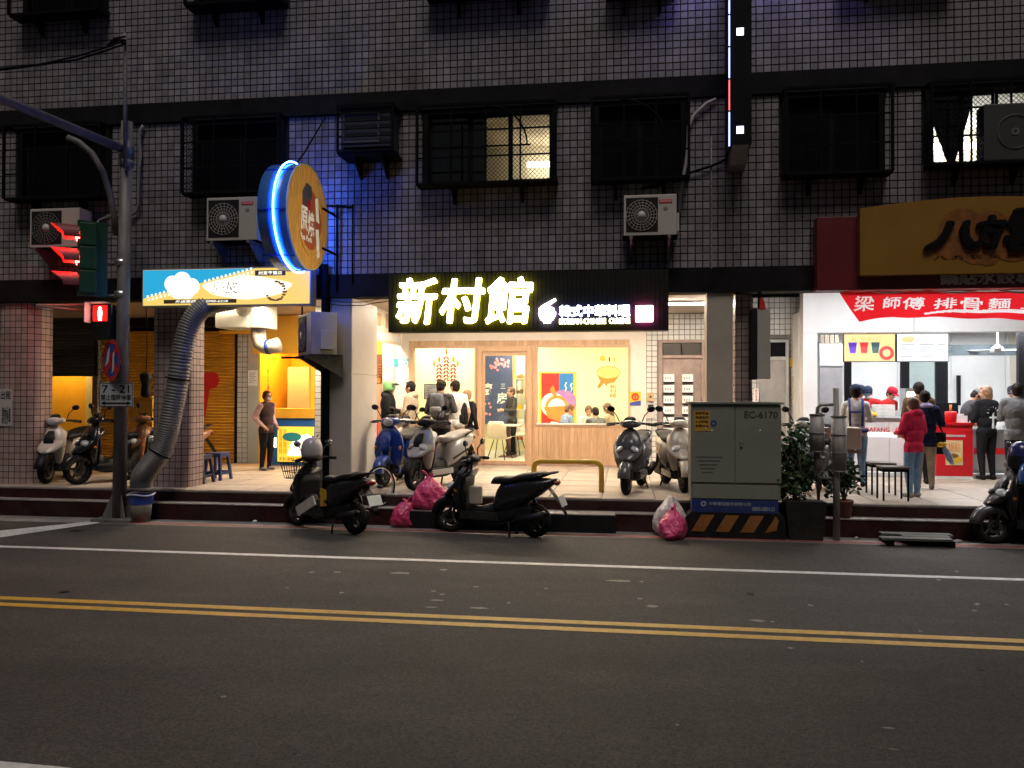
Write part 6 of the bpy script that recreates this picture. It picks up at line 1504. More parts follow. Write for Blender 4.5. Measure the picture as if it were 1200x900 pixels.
def scooter(label, front, head, body, accent=None, scale=1.0, retro=False, hbar_light=False, plate=True, group='parked scooters', seatmat=None, turn=0.0, lean=0.0):
    """front: world point under the front wheel; head: heading angle in degrees (0 = +X, -90 = towards the camera)"""
    a = R(head); d = Vector((math.cos(a), math.sin(a), 0)); loc = Vector(front) - d*(.62*scale)
    t = thing('scooter', loc, label, 'scooter', None, a); t.scale = (scale,)*3
    t.rotation_euler = (R(lean), 0, a)
    accent = accent or m_plast; r = .225
    wheel(t, .62, r, .10, 'front_wheel'); wheel(t, -.60, r, .11, 'rear_wheel')
    for s in (-1,1): part('fork', m_rim, t, lambda b: b.cyl((.62,s*.075,r), (.50,s*.065,.62), .02), world=False)
    # front mudguard follows the tyre
    def fend(b):
        rs = []
        for k in range(9):
            an = R(8+142*k/8) if not retro else R(2+150*k/8)
            rr = r+.025; cx, cz = .62+rr*math.cos(an), r+rr*math.sin(an)
            rs.append([Vector((.62+(rr+q)*math.cos(an), y, r+(rr+q)*math.sin(an))) for y, q in ((-.085,-.085),(-.078,.0),(-.045,.024),(0,.032),(.045,.024),(.078,.0),(.085,-.085),(.058,-.02),(0,.0),(-.058,-.02))])
        b.ring_loft(rs)
    part('front_mudguard', body if retro else accent, t, fend, world=False)
    sh = part('front_shield', body, t, lambda b: loft(b, [(.37,.28,.13,.03,R(80)),(.40,.36,.205,.04,R(82)),(.41,.50,.245,.05,R(86)),(.40,.64,.25,.05,R(90)),(.385,.76,.225,.05,R(94)),(.37,.85,.16,.05,R(96)),(.355,.92,.09,.045,R(98)),(.345,.95,.05,.03,R(98))] if retro else [(.40,.28,.10,.035,R(80)),(.43,.36,.16,.055,R(82)),(.455,.48,.205,.075,R(84)),(.45,.62,.225,.085,R(88)),(.42,.74,.215,.08,R(92)),(.385,.84,.17,.065,R(95)),(.355,.92,.10,.05,R(98)),(.345,.95,.05,.03,R(98))], e=2.8), world=False)
    part('nose_panel', accent, sh, lambda b: loft(b, [(.535,.52,.05,.012,R(84)),(.548,.60,.075,.016,R(86)),(.56,.70,.085,.016,R(100)),(.52,.79,.075,.014,R(110)),(.46,.85,.045,.010,R(112))], e=2.4), world=False)
    if not retro:
        part('front_cowl', body, sh, lambda b: loft(b, [(.33,.76,.19,.15,R(-35)),(.45,.69,.225,.18,R(-35)),(.56,.61,.185,.135,R(-32)),(.64,.555,.115,.07,R(-30)),(.70,.52,.05,.03,R(-28))], e=2.6), world=False)
    part('lower_fairing', m_plast, t, lambda b: loft(b, [(.46,.26,.10,.06),(.40,.34,.13,.12),(.30,.36,.14,.13),(.24,.36,.10,.08)], e=2.8), world=False)
    part('leg_shield', m_plast, t, lambda b: loft(b, [(.355,.31,.13,.02,R(86)),(.37,.45,.19,.025,R(86)),(.36,.65,.20,.025,R(92)),(.33,.80,.16,.02,R(96))], e=3), world=False)
    part('steering_column', m_plast, t, lambda b: b.cyl((.37,0,.80), (.32,0,1.0), .05, .045), world=False)
    if hbar_light:
        part('headlight', m_hl, t, lambda b: b.ell((.445,0,1.0), (.03,.085,.062)), world=False)
    else:
        for s in (-1, 1):
            part('headlight', m_hl, sh, lambda b: b.ell((.565,s*.115,.655), (.06,.07,.030), Matrix.Rotation(R(-24*s),3,'X') @ Matrix.Rotation(R(34*s),3,'Z') @ Matrix.Rotation(R(30),3,'Y')), world=False)
    for s in (-1, 1):
        part('indicator', m_amb, sh, lambda b: b.ell((.455,s*.205,.60), (.03,.02,.035), seg=8, rings=6), world=False)
    def hb(b):
        loft(b, [(.20,1.0,.06,.03),(.26,1.015,.14,.05),(.33,1.02,.165,.062),(.40,1.01,.13,.055),(.45,.995,.07,.035)], e=2.4)
    cowl = part('handlebar_cowl', body if (retro or hbar_light) else accent, t, hb, world=False)
    part('windshield_lip', m_plast, cowl, lambda b: loft(b, [(.36,1.06,.10,.012,R(20)),(.32,1.10,.08,.010,R(30)),(.29,1.12,.05,.006,R(40))]), world=False)
    part('handlebar', m_plast, t, lambda b: b.tube([(.22,-.34,1.0),(.27,-.20,1.02),(.29,0,1.02),(.27,.20,1.02),(.22,.34,1.0)], .017, 8), world=False)
    for s in (-1, 1):
        part('grip', m_tyre, t, lambda b: b.cyl((.245,s*.25,1.01), (.215,s*.37,.998), .024), world=False)
        part('brake_lever', m_rim, t, lambda b: b.tube([(.30,s*.20,1.01),(.33,s*.27,1.005),(.29,s*.37,1.0)], .009, 6), world=False)
        mr = part('mirror', m_plast, t, lambda b: [b.tube([(.29,s*.17,1.05),(.31,s*.21,1.14),(.28,s*.27,1.21)], .008, 6), b.ell((.275,s*.30,1.235), (.025,.062,.045), Matrix.Rotation(R(12*s),3,'X'))], world=False)
        part('mirror_glass', m_mir, mr, lambda b: b.ell((.255,s*.30,1.235), (.008,.052,.037), Matrix.Rotation(R(12*s),3,'X')), world=False)
    part('centre_tunnel', m_plast, t, lambda b: loft(b, [(.36,.30,.11,.09),(.15,.30,.11,.08),(-.06,.34,.12,.11)], e=3), world=False)
    part('floorboard', m_plast, t, lambda b: b.rbox((.15,0,.295), (.52,.34,.05), bev=.015), world=False)
    for s in (-1,1): part('side_skirt', body, t, lambda b: b.rbox((.13,s*.165,.255), (.56,.03,.09), bev=.012), world=False)
    rb_ = part('rear_body', body, t, lambda b: loft(b, [(-.05,.46,.10,.17,R(-14)),(-.11,.49,.15,.22,R(-10)),(-.28,.53,.175,.21),(-.48,.60,.185,.17),(-.68,.68,.16,.11,R(12)),(-.84,.745,.105,.05,R(20)),(-.92,.77,.05,.025,R(25))], e=2.8), world=False)
    for s in (-1,1): part('side_trim', accent, rb_, lambda b: b.rbox((-.36,s*.176,.50), (.42,.014,.035), Matrix.Rotation(R(18),3,'Y'), bev=.005), world=False)
    part('belly_pan', m_plast, t, lambda b: loft(b, [(.34,.25,.09,.05),(.20,.23,.12,.07),(-.10,.26,.13,.11),(-.30,.32,.14,.13),(-.44,.40,.12,.10)], e=3), world=False)
    part('engine', m_plast, t, lambda b: [b.rbox((-.36,0,.33), (.46,.24,.2), bev=.04), b.rbox((-.50,-.13,.25), (.46,.08,.16), bev=.035)], world=False)
    part('exhaust', m_plast, t, lambda b: [b.cyl((-.42,.15,.24), (-.80,.17,.33), .05, .055, seg=14), b.cyl((-.80,.17,.33), (-.86,.17,.345), .03, .02)], world=False)
    part('rear_shock', m_rim, t, lambda b: b.cyl((-.60,-.15,.28), (-.52,-.14,.58), .025), world=False)
    part('seat', seatmat or m_seat, t, lambda b: loft(b, [(.0,.715,.06,.03,R(-15)),(-.04,.735,.10,.05,R(-8)),(-.16,.745,.135,.055),(-.30,.75,.145,.05),(-.42,.785,.14,.055),(-.58,.815,.13,.05),(-.72,.835,.11,.04),(-.80,.845,.07,.02)], e=3), world=False)
    part('grab_rail', m_rim if retro else m_plast, t, lambda b: b.tube([(-.55,.13,.78),(-.78,.13,.85),(-.90,.07,.87),(-.90,-.07,.87),(-.78,-.13,.85),(-.55,-.13,.78)], .014, 7), world=False)
    part('tail_light', m_tail, t, lambda b: b.ell((-.91,0,.735), (.04,.095,.04)), world=False)
    part('rear_mudguard', m_plast, t, lambda b: loft(b, [(-.80,.66,.07,.03,R(30)),(-.90,.54,.075,.018,R(50)),(-.99,.40,.065,.012,R(55)),(-1.04,.31,.05,.008,R(55))]), world=False)
    if plate:
        lp = part('licence_plate', m_lp, t, lambda b: b.rbox((-.985,0,.50), (.006,.25,.145), Matrix.Rotation(R(24),3,'Y'), bev=.002), world=False)
        part('plate_marks', m_ink, lp, lambda b: [b.rbox((-.990,-.085+.034*i,.488), (.003,.02,.07), Matrix.Rotation(R(24),3,'Y')) for i in range(6) if i != 2], world=False)
    part('centre_stand', m_plast, t, lambda b: [b.cyl((-.25,s*.08,.26), (-.30,s*.16,.004), .014) for s in (-1,1)], world=False)
    return t
def fl(px, py): return atz(px, py, ZF+.004)
def gd_(px, py): return atz(px, py, .003)
def loc2(t, p):   # scooter-local point to world
    a = t.rotation_euler.z; s = t.scale[0]
    return Vector((t.location.x+s*(p[0]*math.cos(a)-p[1]*math.sin(a)), t.location.y+s*(p[0]*math.sin(a)+p[1]*math.cos(a)), t.location.z+s*p[2]))
def between(f, r_):   # heading and scale from two contact points
    d = f-r_; return math.degrees(math.atan2(d.y, d.x)), d.length/1.22

p_blk = paint('gloss_black', (.009,.009,.010)); p_blue = paint('gloss_blue', (.010,.045,.26)); p_sil = paint('silver_paint', (.34,.33,.32), .32)
p_gry = paint('dark_grey_paint', (.085,.085,.095)); p_crm = paint('cream_paint', (.52,.47,.40)); p_brn = paint('copper_paint', (.18,.075,.03)); p_crm2 = paint('champagne_paint', (.48,.42,.37))
p_tan = paint('tan_seat', (.33,.30,.27), .5)
# black scooter with helmet and basket at the kerb
f_ = gd_(349,616); hd = 152
s1 = scooter('black scooter with wire basket, silver helmet and yellow side panel at the kerb', f_, hd, p_blk, scale=.96, hbar_light=True)
part('side_sticker', M('sticker_yellow', (.48,.25,.015), .5), s1, lambda b: b.add([(-.055,.150,.36),(-.055,.150,.62),(-.20,.166,.60),(-.20,.166,.38),(-.055,.158,.36),(-.055,.158,.62),(-.20,.174,.60),(-.20,.174,.38)], [(4,5,6,7),(0,3,2,1),(0,1,5,4),(2,3,7,6),(1,2,6,5),(0,4,7,3)]), world=False)
part('white_fairing', paint('fairing_white', (.42,.40,.38)), s1, lambda b: b.rbox((.24,.17,.34), (.42,.03,.15), Matrix.Rotation(R(28),3,'Y'), bev=.012), world=False)
def basket(b):
    for zz, w, dx in ((.70,.10,0),(.80,.125,.02),(.92,.15,.04)):
        b.tube([(.56-dx+.0,-w,zz),(.80+dx,-w,zz),(.80+dx,w,zz),(.56-dx,w,zz)], .006, 5, closed=True)
    for i in range(7):
        y = -.10+.2*i/6; b.cyl((.80,y,.70), (.84,y*1.5,.92), .004, seg=5); b.cyl((.56,y,.70), (.52,y*1.5,.92), .004, seg=5)
    for i in range(6):
        x = .56+.24*i/5
        for s in (-1,1): b.cyl((x,s*.10,.70), (x+.02*(i-2.5)/2.5,s*.15,.92), .004, seg=5)
part('basket', m_black, s1, basket, world=False)
def helmet(p, col, rz, label, r=.135, face=True, sticker=None):
    t = thing('helmet', p, label, 'helmet', None, rz)
    part('shell', col, t, lambda b: b.ring_loft([[Vector((r*q*math.cos(a)*1.08, r*q*math.sin(a), z)) for a in [2*math.pi*i/24 for i in range(24)]] for q, z in ((.90,-.02),(1.0,.03),(1.02,.09),(.97,.15),(.80,.21),(.52,.25),(.2,.268),(.02,.27))]), world=False)
    part('trim', m_plast, t, lambda b: b.tube([(r*.94*math.cos(a)*1.08, r*.94*math.sin(a), -.018) for a in [2*math.pi*i/24 for i in range(24)]], .012, 6, closed=True), world=False)
    if face:
        part('visor', M('smoked_visor', (.02,.02,.022), .12), t, lambda b: b.ring_loft([[Vector((r*q*math.cos(a)*1.12, r*q*math.sin(a)*1.03, z)) for a in [R(-70+140*i/14) for i in range(15)]] for q, z in ((1.0,-.06),(1.03,.02),(1.02,.09))], cap=False), world=False)
    if sticker: part('sticker', sticker, t, lambda b: b.ell((0,-r*.98,.10), (.045,.012,.035), seg=10, rings=6), world=False)
    part('strap', m_plast, t, lambda b: b.tube([(.02,r*.85,-.01),(.05,r*.5,-.10),(.05,-r*.5,-.10),(.02,-r*.85,-.01)], .008, 5), world=False)
    return t
hp = loc2(s1, (.20,.10,1.05))
helmet(hp, paint('helmet_silver', (.36,.32,.31), .3), R(30), 'silver open face helmet hung on the black scooter with the basket', face=False)
# black scooter parked side on at the kerb
f_ = gd_(528,623); hd = 168
s2 = scooter('black sporty scooter parked side on at the kerb before the restaurant door', f_, hd, p_blk, scale=.99)
part('chrome_ring', m_rim, s2, lambda b: b.lathe((.44,.195,.83), [(.022,0),(.038,.0),(.038,.01),(.022,.01)], 16, 0, 'y'), world=False)
part('shopping_bag', M('bag_beige', (.38,.32,.26), .7), s2, lambda b: b.rbox((.22,.06,.53), (.16,.11,.24), bev=.02), world=False)
# scooters under the arcade
scooter('bright blue retro scooter parked between the cream column and a silver scooter', fl(449,571), -97, p_blue, p_blue, retro=True, hbar_light=True, plate=False)
scooter('silver scooter with large headlights standing beside the bright blue scooter', fl(486,575), -112, p_sil, m_plast, plate=False, seatmat=p_tan)
scooter('taupe scooter half hidden behind the bright blue and silver scooters', Vector((gx(470,13.6),13.5,ZF+.004)), -98, p_crm2, p_sil, plate=False, seatmat=p_tan, scale=.95)
scooter('dark grey scooter alone in front of the wooden restaurant wall', fl(734,580), -101, p_gry, p_gry, plate=False)
scooter('champagne scooter before the mailbox door beside the utility cabinet', fl(802,578), -80, p_crm2, p_crm, plate=False)
scooter('dark scooter hidden behind the bushy plant beside the utility cabinet', Vector((gx(930,12.3),12.2,ZF+.004)), -125, p_gry, p_sil, plate=False)
f_ = gd_(1163,637)
s8 = scooter('black scooter at the kerb carrying a navy and a bright blue helmet', f_, 183, p_blk, p_gry, scale=1.0, plate=False)
part('red_inner_panel', paint('deep_red', (.20,.012,.018)), s8, lambda b: b.rbox((.30,.12,.62), (.05,.16,.34), bev=.02), world=False)
helmet(loc2(s8, (.30,.05,1.03)), paint('helmet_navy', (.025,.03,.11), .2), R(185), 'dark navy helmet with visor resting on the handlebar of a black scooter', sticker=m_pw)
helmet(loc2(s8, (.27,.24,.80)), paint('helmet_blue', (.02,.10,.38), .25), R(190), 'bright blue helmet with yellow badge hanging below the navy helmet', face=False, sticker=m_yel)
# left garage
scooter('cream and black scooter with round lamp before the yellow garage wall', fl(54,567), -78, p_crm, m_plast, hbar_light=True, plate=False, scale=.98)
scooter('black scooter with slanted headlight beside the cream scooter at the garage', fl(91,568), -118, p_blk, p_blk, plate=False)
s11 = scooter('copper brown scooter behind the traffic pole before the orange shutter', fl(148,563), -120, p_brn, p_brn, plate=False)
c = loc2(s11, (-.62,0,.88))
dx = thing('delivery_box', (gx(164,13.6), 13.62, at(166,508,13.6).z), 'bright yellow delivery box strapped on the copper brown scooter', 'box')
x0, x1, z0, z1 = rect(154,468,175,507,13.4)
dz = loc2(s11, (0,0,.87)).z
part('body', M('box_yellow', (.55,.30,.02), .5), dx, lambda b: b.rbox(((x0+x1)/2, 13.62, (z0+z1)/2), (x1-x0+.1, .40, z1-z0), bev=.02))
part('lid', M('box_yellow'), dx, lambda b: b.rbox(((x0+x1)/2, 13.62, z1+.025), (x1-x0+.13, .43, .045), bev=.015))
part('rack', m_black, dx, lambda b: [b.box((x0+x1)/2-.03+.1*s, (x0+x1)/2+.03+.1*s, 13.5, 13.75, ZF+.82, z0) for s in (-1,1)])
x0, x1, z0, z1 = rect(160,436,174,466,13.3)
t = thing('black_umbrella_bag', ((x0+x1)/2, 13.4, z0), 'black padded bag hanging above the yellow delivery box', 'bag')
part('pouch', m_seat, t, lambda b: b.ring_loft([ring_sec((x0+x1)/2, z0+(z1-z0)*q, .06*w, .09*w, R(90), y=13.4) for q, w in ((0,.5),(.1,1),(.35,.9),(.5,.8),(.7,1.1),(.9,1.2),(1,.6))]))
part('strap', m_black, t, lambda b: b.tube([((x0+x1)/2,13.4,z1), ((x0+x1)/2+.02,13.4,z1+.4), ((x0+x1)/2,13.4,ZC+.02)], .008, 5))
# loose bicycle wheel behind the first scooter
wb_ = thing('bicycle_wheel', (gx(446,11.32), 11.3, .252), 'thin bicycle wheel leaning on the kerb behind the black scooter with the basket', 'wheel', None, R(62))
part('tyre', m_tyre, wb_, lambda b: b.tube([(.29*math.cos(a), 0, .29+.29*math.sin(a)) for a in [2*math.pi*i/36 for i in range(36)]], .018, 7, closed=True), world=False)
part('rim', m_steel, wb_, lambda b: b.tube([(.268*math.cos(a), 0, .29+.268*math.sin(a)) for a in [2*math.pi*i/36 for i in range(36)]], .010, 6, closed=True), world=False)
part('spokes', m_rim, wb_, lambda b: [b.cyl((.02*math.cos(a),0,.29+.02*math.sin(a)), (.265*math.cos(a+.2),0,.29+.265*math.sin(a+.2)), .0025, seg=4) for a in [2*math.pi*i/20 for i in range(20)]], world=False, kind='stuff')
part('hub', m_rim, wb_, lambda b: b.cyl((0,-.04,.29), (0,.04,.29), .025), world=False)
# ================================================================ people
m_skin = M('skin', (.52,.30,.21), .55, var=.05, scale=9)
m_hair = M('dark_hair', (.018,.013,.011), .45, var=.4, scale=30, stretch=(6,6,.6), bump=.3, bscale=120)
m_hairb = M('brown_hair', (.12,.05,.025), .45, var=.35, scale=30, stretch=(6,6,.6), bump=.3, bscale=120)
m_hairl = M('light_brown_hair', (.27,.14,.07), .45, var=.35, scale=30, stretch=(6,6,.6), bump=.3, bscale=120)
m_eye = M('eye_dark', (.02,.015,.012), .3); m_lip = M('lip', (.40,.13,.11), .5)
def cloth(name, col): return M('cloth_'+name, col, .9, var=.2, scale=14, bump=.6, bscale=18, bdist=.03, spec=.08)
def lerp(a, b_, t): return Vector(a).lerp(Vector(b_), t)
def person(label, loc, rz, H, top, pants, shoes, sleeve=None, hair=m_hair, long_hair=0.0, female=False, bulk=1.0, hem=.50, shorts=False, short_sleeve=False, pose=None, lean=0.0, seated=False, head_turn=0.0, head_nod=0.0, hat=None, mask=None, coat=0.0, hood=None, extra=None):
    P = {'hipL':(-.052,0,.515),'hipR':(.052,0,.515),'kneeL':(-.058,.012,.285),'kneeR':(.055,.006,.285),'ankL':(-.06,-.012,.048),'ankR':(.062,-.012,.048),
         'shL':(-.108,0,.815),'shR':(.108,0,.815),'elL':(-.145,-.02,.645),'elR':(.145,-.02,.645),'wrL':(-.135,.04,.50),'wrR':(.135,.04,.50),
         'neck':(0,-.004,.845),'head':(0,.016,.928)}
    if female: P['shL'] = (-.096,0,.81); P['shR'] = (.096,0,.81); P['elL'] = (-.128,-.02,.645); P['elR'] = (.128,-.02,.645)
    if seated:
        P.update({'hipL':(-.055,0,.275),'hipR':(.055,0,.275),'kneeL':(-.065,.24,.29),'kneeR':(.065,.24,.29),'ankL':(-.065,.23,.05),'ankR':(.065,.23,.05)})
        for k in ('shL','shR','elL','elR','wrL','wrR','neck','head'): P[k] = (P[k][0], P[k][1], P[k][2]-.24)
    if pose: P.update(pose)
    P = {k: Vector(v) for k, v in P.items()}
    hipz = .275 if seated else .515
    if lean:
        rm = Matrix.Rotation(-R(lean), 3, 'X'); pv = Vector((0,0,hipz))
        for k in ('shL','shR','elL','elR','wrL','wrR','neck','head'):
            if not (pose and k in pose and k[:2] in ('el','wr')): P[k] = pv + rm @ (P[k]-pv)
    P = {k: v*H for k, v in P.items()}
    prims = []   # (a, b, ra, rb, label) capsules and ('E', c, rad, M3, label)
    def cap(a, b_, ra, rb, lab): prims.append(('C', Vector(a), Vector(b_), ra*H, rb*H, lab))
    def ell(c_, rad, lab, m3=None): prims.append(('E', Vector(c_), Vector(rad)*H, m3 or Matrix.Identity(3), lab))
    up = (P['neck'] - Vector((0,0,hipz*H))).normalized()
    tilt = Matrix.Rotation(-math.atan2(up.y, up.z), 3, 'X')
    base = Vector((0,0,hipz*H)); ln = (P['neck']-base).length
    bk = bulk
    ell(base+up*ln*.02, (.098*(1.05 if female else 1), .072*bk**.5, .075), 'pelvis', tilt)
    ell(base+up*ln*.33, (.088*bk, .064*bk, .115), 'torso', tilt)
    ell(base+up*ln*.68, ((.10 if female else .112)*bk, .068*bk, .125), 'torso', tilt)
    ell(base+up*ln*.88, (.105*bk, .05*bk, .05), 'torso', tilt)
    if coat: prims.append(('C', base+up*ln*.30, base-Vector((0,0,coat*H*.9)), .078*H*bk, .085*H*bk, 'coat')); ell(base-Vector((0,0,coat*H*.5)), (.105*bk,.085*bk,.06+coat*.5), 'coat')
    for s in ('L','R'):
        cap(P['hip'+s], P['knee'+s], .062, .044, 'leg'); cap(P['knee'+s], P['ank'+s], .043, .027, 'shin')
        an = P['ank'+s]; f = an+Vector((0,.075*H,-.026*H))
        cap(an+Vector((0,-.018*H,-.022*H)), f, .026, .02, 'shoe')
        sh_ = P['sh'+s]; e_ = P['el'+s]; w_ = P['wr'+s]
        cap(sh_, e_, .036*bk, .029*bk, 'uparm'); cap(e_, w_, .029*bk, .021*(1+(bk-1)*.5), 'forearm')
        cap(P['neck']-up*.01*H, sh_, .036, .036*bk, 'torso')
        hd = (w_-e_).normalized(); side = Vector((-1 if s == 'L' else 1, 0, 0))
        fw = hd.cross(side).normalized() if abs(hd.dot(side)) < .9 else Vector((0,1,0))
        lat = fw.cross(hd).normalized()
        pm = w_+hd*.028*H
        cap(w_, pm+hd*.018*H, .018, .019, 'hand')
        for k in range(4):
            o_ = pm+fw*((k-1.5)*.0105*H)+hd*.025*H; L_ = (.026,.032,.034,.028)[k]*H
            kn = o_+hd*L_*.5; tp = kn+(hd*.8-lat*(.6 if s == 'R' else -.6)).normalized()*L_*.6
            cap(o_, kn, .0058, .0054, 'hand'); cap(kn, tp, .0054, .0046, 'hand')
        th = w_+hd*.018*H+fw*.017*H; cap(th, th+(hd+fw*.7).normalized()*.032*H, .007, .0055, 'hand')
    hc = P['head']; hm = tilt @ Matrix.Rotation(R(head_turn), 3, 'Z') @ Matrix.Rotation(-R(head_nod), 3, 'X')
    cap(P['neck']-up*.025*H, hc-hm @ Vector((0,.008*H,.03*H)), .033, .030, 'neck')
    ell(hc+hm @ Vector((0,-.004*H,.012*H)), (.046,.056,.056), 'head', hm)
    ell(hc+hm @ Vector((0,.010*H,-.026*H)), (.037,.042,.042), 'head', hm)
    cap(hc+hm @ Vector((0,.048*H,.006*H)), hc+hm @ Vector((0,.062*H,-.014*H)), .007, .010, 'head')
    for s in (-1, 1): ell(hc+hm @ Vector((s*.047*H,-.006*H,-.006*H)), (.007,.014,.020), 'head', hm)
    if hood:
        ell(P['neck']+tilt @ Vector((0,-.035*H,.0)), (.075,.045,.045), 'torso', tilt)
        ell(P['neck']+tilt @ Vector((0,.01*H,.0)), (.055,.045,.022), 'torso', tilt)
    b = MB()
    for q in prims:
        if q[0] == 'C':
            _, a, c_, ra, rb, lab = q
            d = c_-a; L_ = max(d.length, 1e-4); d = d/L_; o = d.orthogonal().normalized(); o2 = d.cross(o); rings = []
            n = 12
            for k in range(1, 4):
                t_ = math.pi/2*(1-k/3.0) if k < 3 else 0
                t_ = (math.pi/2)*(3-k)/3
                rings.append((a-d*ra*math.sin(t_), ra*math.cos(t_)))
            for k in range(0, 3):
                t_ = (math.pi/2)*k/3; rings.append((c_+d*rb*math.sin(t_), rb*math.cos(t_)))
            b.ring_loft([[p_+o*(r_*math.cos(2*math.pi*i/n))+o2*(r_*math.sin(2*math.pi*i/n)) for i in range(n)] for p_, r_ in rings])
        else:
            _, c_, rad, m3, lab = q; b.ell(c_, rad, m3, 16, 12)
    t = thing('person', loc, label, 'person', None, rz)
    tmp = b.build('tmp', m_skin, None, world=False)
    md = tmp.modifiers.new('r', 'REMESH'); md.mode = 'VOXEL'; md.voxel_size = .0105; md.use_smooth_shade = True
    m2 = tmp.modifiers.new('s', 'SMOOTH'); m2.factor = .5; m2.iterations = 3
    dg = bpy.context.evaluated_depsgraph_get(); me = bpy.data.meshes.new_from_object(tmp.evaluated_get(dg))
    old = tmp.data; bpy.data.objects.remove(tmp); bpy.data.meshes.remove(old)
    nf = len(me.polygons); C = np.zeros(nf*3); me.polygons.foreach_get('center', C); C = C.reshape(-1,3)
    best = np.full(nf, 1e9); lab_i = np.zeros(nf, int); par = np.zeros(nf)
    labs = ['pelvis','torso','coat','leg','shin','shoe','uparm','forearm','hand','neck','head']
    for q in prims:
        if q[0] == 'C':
            _, a, c_, ra, rb, lab = q; A = np.array(a); D = np.array(c_-a); L2 = max(1e-9, D@D)
            tt = np.clip(((C-A)@D)/L2, 0, 1); dist = np.linalg.norm(C-(A+tt[:,None]*D), axis=1)-(ra+(rb-ra)*tt)
        else:
            _, c_, rad, m3, lab = q; Lc = (C-np.array(c_))@np.array(m3); rr = np.array(rad); k = np.linalg.norm(Lc/rr, axis=1)
            dist = (k-1)*rr.min(); tt = np.zeros(nf)
        up_ = dist < best; best[up_] = dist[up_]; lab_i[up_] = labs.index(lab); par[up_] = tt[up_]
    mats = [m_skin, top, sleeve or top, pants, shoes, m_eye, m_lip]
    mi = np.zeros(nf, int)
    L = lambda s: lab_i == labs.index(s)
    mi[L('torso') | L('coat')] = 1; mi[L('pelvis')] = 3
    mi[(L('pelvis') | L('leg')) & (C[:,2] > hem*H)] = 1 if not seated else 3
    if seated: mi[L('pelvis') & (C[:,2] > .30*H)] = 1
    mi[L('torso') & (C[:,2] < hem*H)] = 3
    mi[L('leg')] = 3
    mi[L('leg') & (C[:,2] > hem*H)] = 1 if not seated else 3
    mi[L('shin')] = 0 if shorts else 3
    if shorts: mi[L('leg') & (par > .78)] = 0
    mi[L('shoe')] = 4; mi[L('uparm')] = 2; mi[L('forearm')] = 0 if short_sleeve else 2
    if short_sleeve: mi[L('uparm') & (par > .75)] = 0
    mi[L('forearm') & (par > .93)] = 0
    HL = (C-np.array(hc))@np.array(hm)/H
    hd_ = L('head')
    for s in (-1, 1): mi[hd_ & (np.abs(HL[:,0]-s*.019) < .0085) & (np.abs(HL[:,2]-.006) < .004) & (HL[:,1] > .03)] = 5
    mi[hd_ & (np.abs(HL[:,0]) < .014) & (np.abs(HL[:,2]+.036) < .004) & (HL[:,1] > .03)] = 6
    me.materials.clear()
    for q in mats: me.materials.append(q)
    me.polygons.foreach_set('material_index', mi.tolist()); me.polygons.foreach_set('use_smooth', [True]*nf); me.update()
    o = link(bpy.data.objects.new('body', me)); o.parent = t; WL[o] = WL[t]
    hp = lambda v: hc + hm @ (Vector(v)*H)
    # hair: cap with lobes, optional length
    if hair:
        def hr(b):
            b.ell(hp((0,-.014,.020)), Vector((.052,.057,.058))*H, hm, 20, 12)
            b.ell(hp((0,-.026,-.012)), Vector((.047,.040,.045))*H, hm, 16, 10)
            for s in (-1, 1): b.ell(hp((s*.042,.006,.018)), Vector((.013,.030,.030))*H, hm, 10, 8)
            b.ell(hp((.012,.030,.052)), Vector((.034,.024,.018))*H, hm, 12, 8)
            if long_hair:
                for k, (x_, w_) in enumerate(((0,.045),(-.026,.026),(.026,.026))):
                    rings = []
                    for i in range(7):
                        f = i/6; c_ = hp((x_*(1-.15*f),-.028-.010*math.sin(f*3),.01-f*long_hair)); ww = w_*H*(1-.45*f*f); dd = .030*H*(1-.4*f)
                        rings.append([c_+Vector((ww*math.cos(a), dd*math.sin(a), 0)) for a in [2*math.pi*j/12 for j in range(12)]])
                    b.ring_loft(rings)
                for s in (-1, 1):
                    b.ring_loft([[hp((s*.046,.004-.006*i,.0-i*long_hair*.16))+Vector((.012*H*math.cos(a), .022*H*math.sin(a), 0)) for a in [2*math.pi*j/10 for j in range(10)]] for i in range(5)])
        b_ = MB(); hr(b_); ho = b_.build('hair', hair, t, world=False)
        md = ho.modifiers.new('r', 'REMESH'); md.mode = 'VOXEL'; md.voxel_size = .009; md.use_smooth_shade = True
        m2 = ho.modifiers.new('s', 'SMOOTH'); m2.factor = .5; m2.iterations = 3
    if mask: part('face_mask', mask, t, lambda b: b.ell(hp((0,.026,-.030)), Vector((.036,.036,.026))*H, hm, 14, 8), world=False)
    if hat:
        kind, hmat = hat
        if kind == 'cap':
            cp = part('cap', hmat, t, lambda b: b.ring_loft([[hp((q*.056*math.cos(a), -.004+q*.064*math.sin(a), z)) for a in [2*math.pi*i/20 for i in range(20)]] for q, z in ((1.0,.022),(1.02,.045),(.92,.068),(.6,.084),(.15,.09))]), world=False)
            part('brim', hmat, cp, lambda b: b.ell(hp((0,.062,.026)), Vector((.045,.040,.006))*H, hm, 14, 6), world=False)
        else:
            cp = part('helmet', hmat, t, lambda b: b.ring_loft([[hp((q*.068*math.cos(a), -.006+q*.074*math.sin(a), z)) for a in [2*math.pi*i/22 for i in range(22)]] for q, z in ((.90,-.035),(.98,-.005),(1.0,.03),(.93,.065),(.68,.092),(.2,.104))]), world=False)
            part('visor', M('dark_visor', (.03,.032,.035), .12), cp, lambda b: b.ring_loft([[hp((.070*math.sin(a)*q, -.002+.085*math.cos(a)*q+dy, z)) for a in [R(-62+124*i/12) for i in range(13)]] for q, z, dy in ((1.0,.045,0),(1.1,.035,.016),(1.12,.02,.028))], cap=False), world=False)
    if extra: extra(t, P, H, hp)
    return t
